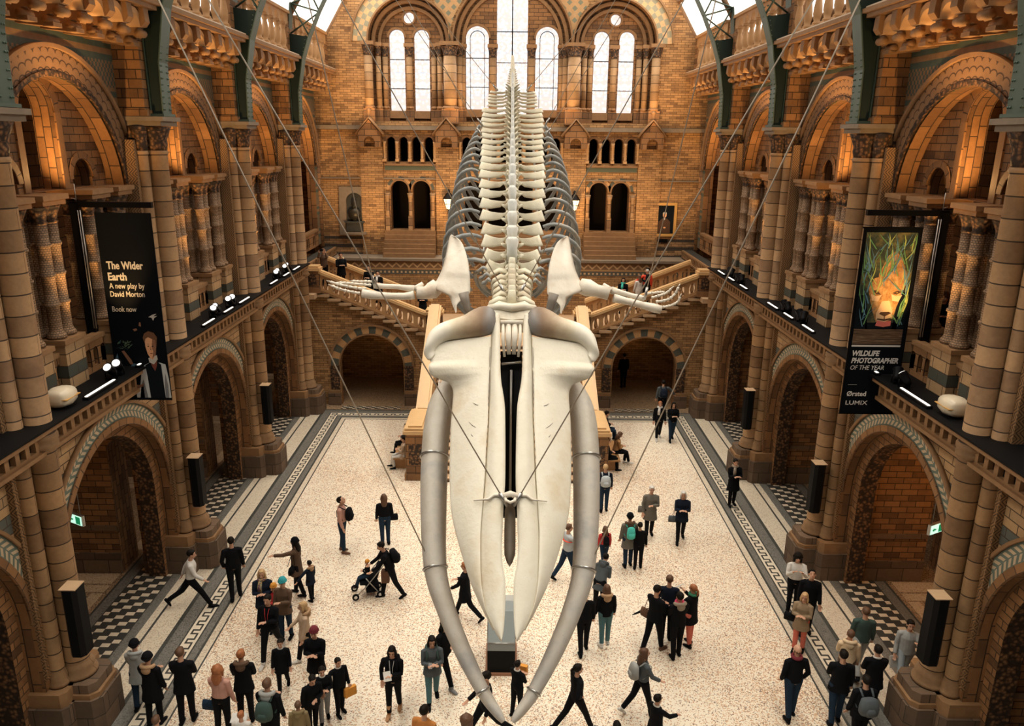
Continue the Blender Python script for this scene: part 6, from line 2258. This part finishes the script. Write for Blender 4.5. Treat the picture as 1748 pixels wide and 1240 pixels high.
person(-3.85, 13.04, 0.00, 1.48, 215, 'school pupil in black coat bent toward the smaller child', top='black', tlen=.46, bot='black', hair='dark', lean=14, arms=('front', 'down'))
person(-4.78, 14.22, 0.00, 1.34, 190, 'school child in black with pale shirt collar under the left group', top='black', tlen=.4, bot='black', hair='dark', collar=1, arms=('down', 'down'), legs=(8, 4, -16, 14))
person(-2.30, 13.59, 0.00, 1.66, 178, 'person with long black hair, white paper in hand and tan boots', top='black', tlen=.55, bot='black', shoe='tanboot', hair='dark', hs='long', hp=-12, cord=1, arms=('front', 'pocket'), legs=(8, 3, -10, 8))
person(-1.52, 13.92, 0.00, 1.68, 190, 'person in slate jacket and teal jeans walking with phone in hand', top='slate', tlen=.46, bot='tealj', hair='dark', hs='long', hp=-10, arms=('front', 'front'), legs=(10, 4, -12, 12))
person(-1.31, 14.54, 0.00, 1.68, -130, 'person in black walking behind the slate jacket, trousers cropped', top='black', tlen=.5, bot='black', shoe='grey', hair='dark', hs='long', legs=(22, 4, -22, 18), arms=('front', 'down'))
person(-1.00, 16.97, 0.00, 1.66, 70, 'person in black coat walking left beside the snout, copper hair', top='black', tlen=.36, bot='black', hair='copper', legs=(22, 4, -26, 20), arms=('swing', 'front'))
person(0.26, 13.57, 0.00, 1.36, -40, 'school child with white collar holding a yellow packet between jaw tips', top='black', tlen=.55, bot='black', hair='dark', collar=1, arms=('front', 'front'))
person(-0.36, 12.89, 0.00, 1.72, 110, 'person in black striding behind the left jaw tip', top='black', tlen=.55, bot='black', shoe='grey', hair='dark', legs=(30, 4, -32, 16), arms=('down', 'swing'))
person(-1.45, 11.79, 0.00, 1.74, -20, 'person in rust orange jacket cut off by the lower edge', top='rust', tlen=.55, bot='black', hair='dark', arms=('down', 'down'))
person(-0.67, 11.61, 0.00, 1.70, 10, 'person with big curly dark hair at the lower edge', top='black', tlen=.5, bot='black', hair='brown', hs='curly', arms=('down', 'down'))
person(-7.58, 13.67, 0.00, 1.68, 5, 'person in pale grey padded coat and black hat by the left pier', top='palegrey', tlen=.4, bot='denim', hat='black', hair='dark', hood='palegrey', arms=('front', 'front'))
person(-7.10, 13.21, 0.00, 1.72, -5, 'person in long black coat with tan fur collar beside the padded coat', top='black', tlen=.36, bot='black', hat='black', hair='dark', hood='tan', arms=('front', 'down'))
person(-6.48, 13.29, 0.00, 1.80, 5, 'tall person in black coat standing with folded arms on the border', top='black', tlen=.42, bot='black', hair='brown', arms=('front', 'front'))
person(-5.60, 12.91, 0.00, 1.68, -8, 'person with curly copper hair and pink shirt carrying a blue coat', top='pink', tlen=.58, bot='black', hair='copper', hs='curly', arms=('front', 'down'))
person(-5.27, 13.29, 0.00, 1.76, 5, 'person in black parka with big brown fur hood, lower left', top='black', tlen=.46, bot='black', hair='copper', hs='bun', hood='umber', arms=('front', 'front'))
person(-4.48, 12.41, 0.00, 1.78, -5, 'person in black jacket with pale grey hood and dark backpack', top='black', tlen=.55, bot='black', hair='brown', hood='palegrey', arms=('front', 'down'))
person(-4.91, 12.10, 0.00, 1.30, 0, 'child with copper hair holding papers at the lower edge', top='white', tlen=.55, bot='black', hair='copper', hs='bun', arms=('front', 'front'))
person(-6.31, 11.73, 0.00, 1.50, 0, 'person with brown hair, only the head above the lower edge', top='umber', tlen=.5, bot='black', hair='brown', arms=('down', 'down'))
person(-3.92, 12.38, 0.00, 1.30, 10, 'child in khaki hooded coat cut by the lower edge', top='khaki', tlen=.45, bot='black', hair='brown', hood='khaki', arms=('down', 'down'))
person(1.67, 18.76, 0.00, 1.76, -70, 'person in pale blue sweater with red pattern beside the right jaw', top='paleblue', tlen=.56, bot='denim', hair='brown', arms=('down', 'reach'), legs=(16, 4, -20, 14))
person(2.75, 19.48, 0.00, 1.30, 10, 'child in red jacket with small backpack by the right jaw', top='red', tlen=.58, bot='denim', hair='brown', hs='long', arms=('down', 'down'), legs=(12, 4, -16, 18))
person(3.43, 19.53, 0.00, 1.66, 5, 'person in grey coat and black hat with turquoise backpack', top='khakigrey', tlen=.36, bot='denim', hat='black', hair='dark', hood='umber', arms=('down', 'down'))
person(3.70, 19.42, 0.00, 1.45, -10, 'child in dark clothes close beside the turquoise backpack', top='black', tlen=.5, bot='black', hair='dark', arms=('down', 'down'))
person(4.32, 21.22, 0.00, 1.72, 178, 'white haired person in grey coat with camera and shoulder bag', top='khakigrey', tlen=.36, bot='black', hair='silver', arms=('front', 'down'), legs=(8, 4, -8, 8))
person(5.22, 21.01, 0.00, 1.68, 172, 'silver haired person in navy coat with a blue bag', top='navy', tlen=.42, bot='black', hair='silver', hs='long', arms=('front', 'front'), legs=(16, 4, -14, 10))
person(2.38, 17.34, 0.00, 1.60, -30, 'dark hooded person bending behind the right jaw', top='slate', tlen=.4, bot='black', hair='dark', lean=30, hood='slate', arms=('front', 'front'))
person(2.36, 15.95, 0.00, 1.66, 8, 'person in black parka with tan fur hood and pale jeans', top='black', tlen=.5, bot='tealj', shoe='white', hair='brown', hs='long', hood='tan', arms=('down', 'down'))
person(1.83, 15.68, 0.00, 1.70, 5, 'person in black mostly hidden by the right jaw, bag on shoulder', top='black', tlen=.5, bot='black', hair='dark', legs=(10, 4, -10, 10), arms=('down', 'down'))
person(3.48, 15.75, 0.00, 1.80, -50, 'person in black coat and brown shoes with a furled umbrella', top='black', tlen=.48, bot='black', shoe='brown', hair='dark', arms=('front', 'front'), legs=(14, 3, -14, 8), hp=-15)
person(3.85, 16.15, 0.00, 1.80, -10, 'person in dark navy jacket behind the umbrella carrier', top='navy', tlen=.55, bot='black', hair='brown', arms=('front', 'front'), hp=-15)
person(3.97, 15.54, 0.00, 1.74, 10, 'person in black parka with grey fur hood, red lining, back turned', top='black', tlen=.5, bot='black', hair='dark', hood='greyfur', scarf='pinkred', arms=('front', 'front'))
person(4.38, 15.99, 0.00, 1.66, 40, 'person with red hair, black coat and coral tights reading a map', top='black', tlen=.38, bot='coral', shoe='black', hair='copper', hs='pony', scarf='green', arms=('phone', 'phone'))
person(2.85, 13.64, 0.00, 1.66, -75, 'person with long brown hair, grey jacket and pale backpack', top='slate', tlen=.56, bot='black', shoe='white', hair='brown', hs='long', legs=(16, 3, -20, 18), arms=('down', 'swing'))
person(1.45, 13.17, 0.00, 1.66, -70, 'person with black ponytail walking, dark clothes, hand on hip', top='black', tlen=.56, bot='black', hair='dark', hs='pony', legs=(24, 4, -26, 14), arms=('down', 'hip'))
person(2.92, 12.48, 0.00, 1.50, -60, 'boy in dark school blazer and white collar near lower edge', top='black', tlen=.5, bot='black', hair='dark', collar=1, legs=(20, 4, -20, 14), arms=('down', 'reach'))
person(2.02, 11.59, 0.00, 1.60, 0, 'person with black hair barely above the lower edge', top='black', tlen=.5, bot='black', hair='dark', arms=('down', 'down'))
person(5.95, 13.60, 0.00, 1.78, 5, 'balding person in black jacket, red scarf and dark jeans', top='black', tlen=.52, bot='denim', hair='brown', hs='bald', scarf='maroon', arms=('pocket', 'pocket'), legs=(6, 3, -8, 6))
person(7.32, 17.41, 0.00, 1.70, 165, 'person in white shirt gesturing by the right pier', top='white', tlen=.58, bot='black', hair='dark', hs='curly', arms=('phone', 'phone'))
person(7.33, 16.51, 0.00, 1.78, 165, 'person in dark suit looking up beside the white shirt', top='black', tlen=.52, bot='black', hair='dark', hp=30, arms=('down', 'down'))
person(6.91, 15.79, 0.00, 1.60, 150, 'blond person in fawn fur coat with coral tights and black bag', top='fawnfur', tlen=.4, bot='coral', hair='blond', hs='long', arms=('front', 'front'))
person(7.99, 15.06, 0.00, 1.76, -10, 'person in dark green jacket and pale trousers walking in right aisle', top='forest', tlen=.5, bot='palegrey', hair='brown', legs=(20, 4, -22, 16), arms=('down', 'down'))
person(8.80, 14.68, 0.00, 1.70, 165, 'person in silver padded jacket and pale jeans near right pier', top='palegrey', tlen=.5, bot='palejean', shoe='white', hair='dark', legs=(20, 4, -20, 14), arms=('phone', 'down'))
person(7.34, 14.30, 0.00, 1.66, -15, 'person in cream hooded jacket among dark coats, right border', top='cream', tlen=.52, bot='umber', hair='brown', hood='cream', arms=('front', 'down'))
person(6.82, 13.44, 0.00, 1.80, -10, 'person in black coat and jeans in front of the cream jacket', top='black', tlen=.46, bot='denim', hair='dark', arms=('front', 'down'), legs=(8, 4, -8, 6))
person(7.63, 13.68, 0.00, 1.74, -5, 'person in black coat with white inner collar, right border', top='black', tlen=.42, bot='black', hair='dark', collar=1, arms=('front', 'front'))
person(6.98, 12.74, 0.00, 1.74, 0, 'person in black wearing large dark backpack at lower right', top='black', tlen=.45, bot='black', hair='dark', arms=('down', 'down'))
person(7.42, 23.39, 0.00, 1.68, 185, 'person in long dark coat and scarf at the second right pier', top='black', tlen=.34, bot='black', hair='dark', scarf='greyfur', arms=('front', 'front'))
person(6.63, 31.61, 0.00, 1.78, 0, 'person with rucksack walking away into the right stair arch', top='slate', tlen=.55, bot='black', hair='dark', arms=('down', 'out'))
person(6.05, 29.20, 0.00, 1.66, 178, 'person in black with white shoes walking out of the right stair arch', top='black', tlen=.5, bot='black', shoe='white', hair='copper', scarf='white', legs=(14, 3, -14, 10))
person(6.56, 29.08, 0.00, 1.66, 182, 'person in dark coat and blue jeans leaving the right stair arch', top='black', tlen=.5, bot='denim', hair='dark', hs='long', arms=('front', 'front'), legs=(12, 3, -14, 10))
person(5.58, 35.95, 0.00, 1.75, 10, 'silhouetted person standing deep inside the right stair arch', top='black', tlen=.5, bot='black', hair='dark')
person(3.99, 26.67, 0.00, 1.66, -85, 'seated person in tan jacket reading on the right bench', top='camel', tlen=.56, bot='black', shoe='white', hair='brown', hs='long', hp=-20, arms=('front', 'front'), legs=(82, 70, 78, 84), lean=12)
person(3.54, 26.09, 0.00, 1.66, -80, 'seated person in black beside the tan jacket on the right bench', top='black', tlen=.56, bot='black', hair='brown', arms=('front', 'front'), legs=(82, 78, 82, 88), lean=8)
person(3.82, 28.88, 0.00, 1.70, -80, 'seated person in dark coat and jeans near the far end of right bench', top='black', tlen=.56, bot='denim', hair='dark', arms=('front', 'front'), legs=(80, 70, 84, 80), lean=8)
person(-3.75, 27.24, 0.00, 1.68, 85, 'seated person with dark bun at the left of the stair', top='navy', tlen=.56, bot='black', hair='dark', hs='bun', arms=('front', 'front'), legs=(82, 70, 78, 84))
person(-3.72, 26.13, 0.00, 1.60, 95, 'seated person in pale cardigan at the left of the stair', top='beige', tlen=.4, bot='white', hair='dark', arms=('front', 'front'), legs=(82, 74, 78, 84))
person(3.14, 22.86, 0.00, 1.68, 0, 'person with pale blue rucksack standing behind the right jaw', top='navy', tlen=.5, bot='denim', hair='blond', arms=('down', 'down'))
person(-8.20, 34.35, 5.12, 1.72, 185, 'person raising a camera at the top of the left stair', top='umber', tlen=.5, bot='black', hair='brown', arms=('photo', 'photo'))
person(-7.44, 34.35, 4.94, 1.72, 200, 'person in black coat with pale hood on the left stair', top='black', tlen=.4, bot='black', hair='dark', hood='cream', arms=('front', 'front'))
person(-6.22, 34.35, 4.39, 1.72, 170, 'person in dark coat on the left stair, farther of a pair', top='black', tlen=.4, bot='black', hair='dark', hs='long', arms=('front', 'front'))
person(-5.84, 34.35, 4.21, 1.66, 190, 'person in dark coat with white scarf on the left stair, nearer of a pair', top='black', tlen=.42, bot='black', hair='dark', scarf='white', arms=('front', 'front'))
person(-3.85, 34.35, 3.48, 1.62, 180, 'person with black headscarf at the foot of the left stair', top='black', tlen=.4, bot='black', hair='dark', hs='long', arms=('front', 'front'))
person(6.16, 34.35, 4.39, 1.74, 90, 'person in black climbing the right stair above the red coat', top='black', tlen=.45, bot='black', hair='dark', arms=('front', 'reach'))
person(6.15, 34.35, 4.39, 1.70, 10, 'white haired person in bright orange red coat on the right stair', top='vermilion', tlen=.5, bot='black', hair='silver', arms=('out', 'down'))
person(5.82, 34.35, 4.21, 1.60, 20, 'person in white top on the right stair beside the red coat', top='white', tlen=.5, bot='white', hair='brown', hs='long', arms=('down', 'down'))
person(5.10, 34.35, 4.03, 1.64, 175, 'person in black with turquoise scarf low on the right stair', top='black', tlen=.45, bot='black', hair='dark', hs='long', scarf='aqua', arms=('front', 'front'))
person(10.71, 18.84, 6.30, 1.78, 160, 'curly haired person in dark clothes in the right gallery behind columns', top='black', tlen=.55, bot='black', hair='brown', hs='curly', arms=('front', 'front'))
for p_ in PEOPLE:
    del p_[0]['_h']
PD = {p_[0]['label']: p_ for p_ in PEOPLE}
def find(txt):
    for k_, v_ in PD.items():
        if txt in k_:
            return v_
def carried(name, label, cat, who, fn):
    t0, T, am, f = find(who)
    t = thing(name, label, cat, loc=t0.location, rz=t0.rotation_euler.z)
    fn(t, T, am, f)
    return t
def backpack(col, y=-.2, sc_=1):
    def fn(t, T, am, f):
        b = MB()
        k = sc_
        s_ = 1 if y > 0 else -1
        b.tube([T(0, y, .08), T(0, y + s_ * .01, .12), T(0, y + s_ * .02, .25), T(0, y, .4), T(0, y, .44)], [(.09 * k * f, .05 * k * f), (.14 * k * f, .085 * k * f), (.145 * k * f, .09 * k * f), (.12 * k * f, .07 * k * f), (.06 * k * f, .03 * k * f)], 16, up=(0, 1, 0), pw=3)
        b.build('bag_body', 'cloth ' + col, t)
        b = MB()
        b.tube([T(0, y + s_ * .085 * k, .1), T(0, y + s_ * .1 * k, .2), T(0, y + s_ * .085 * k, .27)], [(.07 * f, .02 * f), (.095 * f, .035 * f), (.08 * f, .02 * f)], 12, up=(0, 1, 0), pw=3)
        b.build('pocket', 'cloth ' + col, t)
        for sx in (-1, 1):
            b = MB()
            b.tube([T(sx * .1, y - s_ * .06, .42), T(sx * .11, -.02, .5), T(sx * .11, .13 if s_ < 0 else -.1, .38), T(sx * .13, .12 if s_ < 0 else -.1, .22), T(sx * .15, y * .4, .12)], [(.022 * f, .008 * f)] * 5, 8)
            b.build('strap', 'cloth ' + col, t)
    return fn
def handbag(col, side=1, z=-.08, w=.13, drop=.4):
    def fn(t, T, am, f):
        b = MB()
        c = T(side * .27, .02, z)
        b.tube([c + Vector((0, 0, -.1 * f)), c, c + Vector((0, 0, .09 * f))], [(.05 * f, w * f), (.055 * f, w * f), (.03 * f, w * .9 * f)], 12, pw=4, up=(1, 0, 0))
        b.build('bag_body', 'cloth ' + col, t)
        b = MB()
        b.tube([c + Vector((0, .1 * f, .08 * f)), T(side * .2, .03, z + drop), T(side * .2, -.04, z + drop), c + Vector((0, -.1 * f, .08 * f))], .008 * f, 6)
        b.build('strap', 'cloth ' + col, t)
    return fn
def in_hand(col, sz, rot=(0, 0, 0), hand=0, off=(0, 0, 0)):
    def fn(t, T, am, f):
        w_ = am[hand][2] + am[hand][3] * .09 * f + Vector(off)
        b = MB()
        from mathutils import Euler
        b.box(w_, sz, rot=Euler([R(q) for q in rot]).to_matrix())
        b.build('sheet', 'cloth ' + col, t)
    return fn
carried('backpack', 'black rucksack held in front by the pink sweater', 'backpack', 'looking straight up', backpack('black', .2))
carried('backpack', 'black rucksack on the person pushing the pushchair', 'backpack', 'push the pushchair', backpack('black', -.2, 1.15))
carried('backpack', 'bright turquoise rucksack on the grey coat', 'backpack', 'with turquoise backpack', backpack('aqua', -.2, .85))
carried('backpack', 'pale blue rucksack seen just right of the jaw', 'backpack', 'pale blue rucksack standing', backpack('paleblue', -.2, 1.15))
carried('backpack', 'pale grey rucksack on the person with long brown hair', 'backpack', 'grey jacket and pale backpack', backpack('palegrey', -.2, 1.0))
carried('backpack', 'green grey rucksack beside the slate jacket', 'backpack', 'slate jacket and teal jeans', backpack('forest', -.2, 1.1))
carried('backpack', 'dark olive rucksack on the pale grey hood wearer', 'backpack', 'pale grey hood and dark', backpack('forest', -.22, 1.1))
carried('backpack', 'large dark rucksack at the lower right border', 'backpack', 'large dark backpack', backpack('slate', -.22, 1.25))
carried('backpack', 'dark rucksack entering the right stair arch', 'backpack', 'rucksack walking away', backpack('navy', -.2, 1.1))
carried('backpack', 'small dark rucksack of the child in red by the jaw', 'backpack', 'child in red jacket with small', backpack('black', -.19, .8))
carried('backpack', 'black bag on the back of the tan booted walker', 'backpack', 'tan boots', backpack('black', -.2, 1.0))
carried('handbag', 'black handbag hanging from the brown haired person in jeans', 'handbag', 'back turned, black handbag', handbag('black', 1, 0))
carried('handbag', 'dark bag of the person pointing left', 'handbag', 'pointing to the left', handbag('black', -1, -.02))
carried('handbag', 'grey shoulder bag of the white haired person', 'handbag', 'camera and shoulder bag', handbag('khakigrey', 1, .02, .11, .42))
carried('handbag', 'blue shopping bag held by the silver haired person', 'handbag', 'with a blue bag', handbag('slate', 1, -.16, .13, .3))
carried('handbag', 'black bag held by the person in fawn fur', 'handbag', 'fawn fur coat', handbag('black', 1, .02, .16, .3))
carried('handbag', 'dark shoulder bag of the umbrella carrier', 'handbag', 'furled umbrella', handbag('brown', -1, -.06, .15, .4))
carried('folded_coat', 'blue coat carried at the side of the pink shirt', 'coat', 'carrying a blue coat', handbag('denim', -1, -.2, .16, .2))
carried('paper', 'white folded paper held by the tan booted walker', 'paper', 'tan boots', in_hand('white', (.15, .015, .2), (60, 0, 20), 1))
carried('paper', 'white papers of the copper haired child at the lower edge', 'paper', 'holding papers', in_hand('white', (.3, .2, .01), (20, 0, 0), 0, (-.1, .05, .02)))
carried('map', 'white folded map read by the person in coral tights near the jaw', 'map', 'reading a map', in_hand('white', (.3, .015, .22), (50, 0, 0), 0, (-.1, .08, .04)))
carried('paper', 'white bag of leaflets held by the silver padded jacket', 'paper', 'silver padded jacket', in_hand('white', (.2, .02, .28), (10, 0, 30), 0, (0, 0, -.1)))
carried('phone', 'dark phone in the hand of the slate jacket', 'phone', 'slate jacket and teal jeans', in_hand('grey', (.07, .012, .14), (70, 0, 0), 1))
carried('camera', 'black camera raised at the top of the left stair', 'camera', 'raising a camera', in_hand('black', (.14, .09, .09), (0, 0, 0), 0, (-.08, .03, .02)))
carried('carrier_bag', 'yellow packet held by the child between the jaw tips', 'bag', 'holding a yellow packet', in_hand('orange', (.2, .09, .2), (0, 0, 20), 0, (-.04, .06, 0)))
carried('carrier_bag', 'yellow bag beside the school child with outstretched arm', 'bag', 'yellow bag behind', in_hand('orange', (.26, .08, .2), (0, 0, 0), 1, (0, 0, -.1)))
def umb(t, T, am, f):
    b = MB()
    a_, e_ = T(-.3, .02, .0), T(-.75, .12, -.42)
    b.tube([a_, a_ + (e_ - a_) * .1, a_ + (e_ - a_) * .8, e_], [.012, .035, .02, .006], 8)
    b.build('canopy', 'cloth black', t)
    b = MB()
    b.tube([a_, a_ - (e_ - a_) * .25], .01, 6)
    b.build('handle', 'black metal', t)
carried('umbrella', 'furled black umbrella pointing down left from the brown shoed person', 'umbrella', 'furled umbrella', umb)
# patterned band of the sweater
t0, T, am, f = find('pale blue sweater')
b = MB()
b.tube([T(.189 * cos(q_), .005 + .134 * sin(q_), .33) for q_ in [2 * PI * i_ / 20 for i_ in range(21)]], [(.03, .006)] * 21, 6, up=(0, 0, 1), caps=False)
o = b.build('knitted_band', 'cloth vermilion', t0)

# ---- pushchair
P0 = (-3.62, 18.0, 0)
t = thing('pushchair', 'black buggy with grey wheels pushed by the person in black', 'pushchair', loc=P0, rz=R(105))
def fr_(pts, r, nm, mt):
    b = MB()
    b.tube(pts, r, 8)
    b.build(nm, mt, t)
for sx in (-.22, .22):
    fr_([(sx, -.52, 1.02), (sx, -.4, .9), (sx, .05, .35), (sx, .32, .1)], .014, 'side_frame', 'steel')
    fr_([(sx, -.3, .1), (sx, -.05, .45), (sx, .05, .6)], .014, 'rear_frame', 'steel')
    for yy in (.33, -.3):
        b = MB()
        ax = Matrix.Rotation(PI / 2, 3, 'Y')
        b.lathe((sx, yy, .09), [(.05, -.022), (.088, -.022), (.09, 0), (.088, .022), (.05, .022)], 18, axis=ax)
        wh = b.build('wheel', 'black paint', t)
        b = MB()
        b.lathe((sx, yy, .09), [(.01, -.026), (.045, -.026), (.045, .026), (.01, .026)], 14, axis=ax)
        b.build('hub', 'chalk white', wh)
fr_([(-.22, -.52, 1.02), (.22, -.52, 1.02)], .018, 'handle_bar', 'black paint')
b = MB()
b.tube([(0, .2, .42), (0, -.05, .4), (0, -.2, .5), (0, -.33, .85)], [(.19, .04), (.2, .05), (.2, .05), (.17, .035)], 14, up=(0, .5, 1), pw=4)
b.build('seat', 'cloth black', t)
b = MB()
b.box((0, -.12, .22), (.34, .34, .16))
b.build('basket', 'cloth black', t)
tag(MB().box((P0[0] + .5, P0[1] - .12, .62), (.2, .16, .34)).build('shopping_bag', 'cloth brown'), 'brown patterned shopping bag hanging from the pushchair handle', 'bag')
o = person(-3.60, 17.98, .44, .95, 105, 'toddler in orange hat and jeans sitting in the pushchair', top='black', tlen=.56, bot='denim', hair='brown', hat='orange', arms=('front', 'front'), legs=(70, 50, 74, 60))
o.location.z = .26
del o['_h']
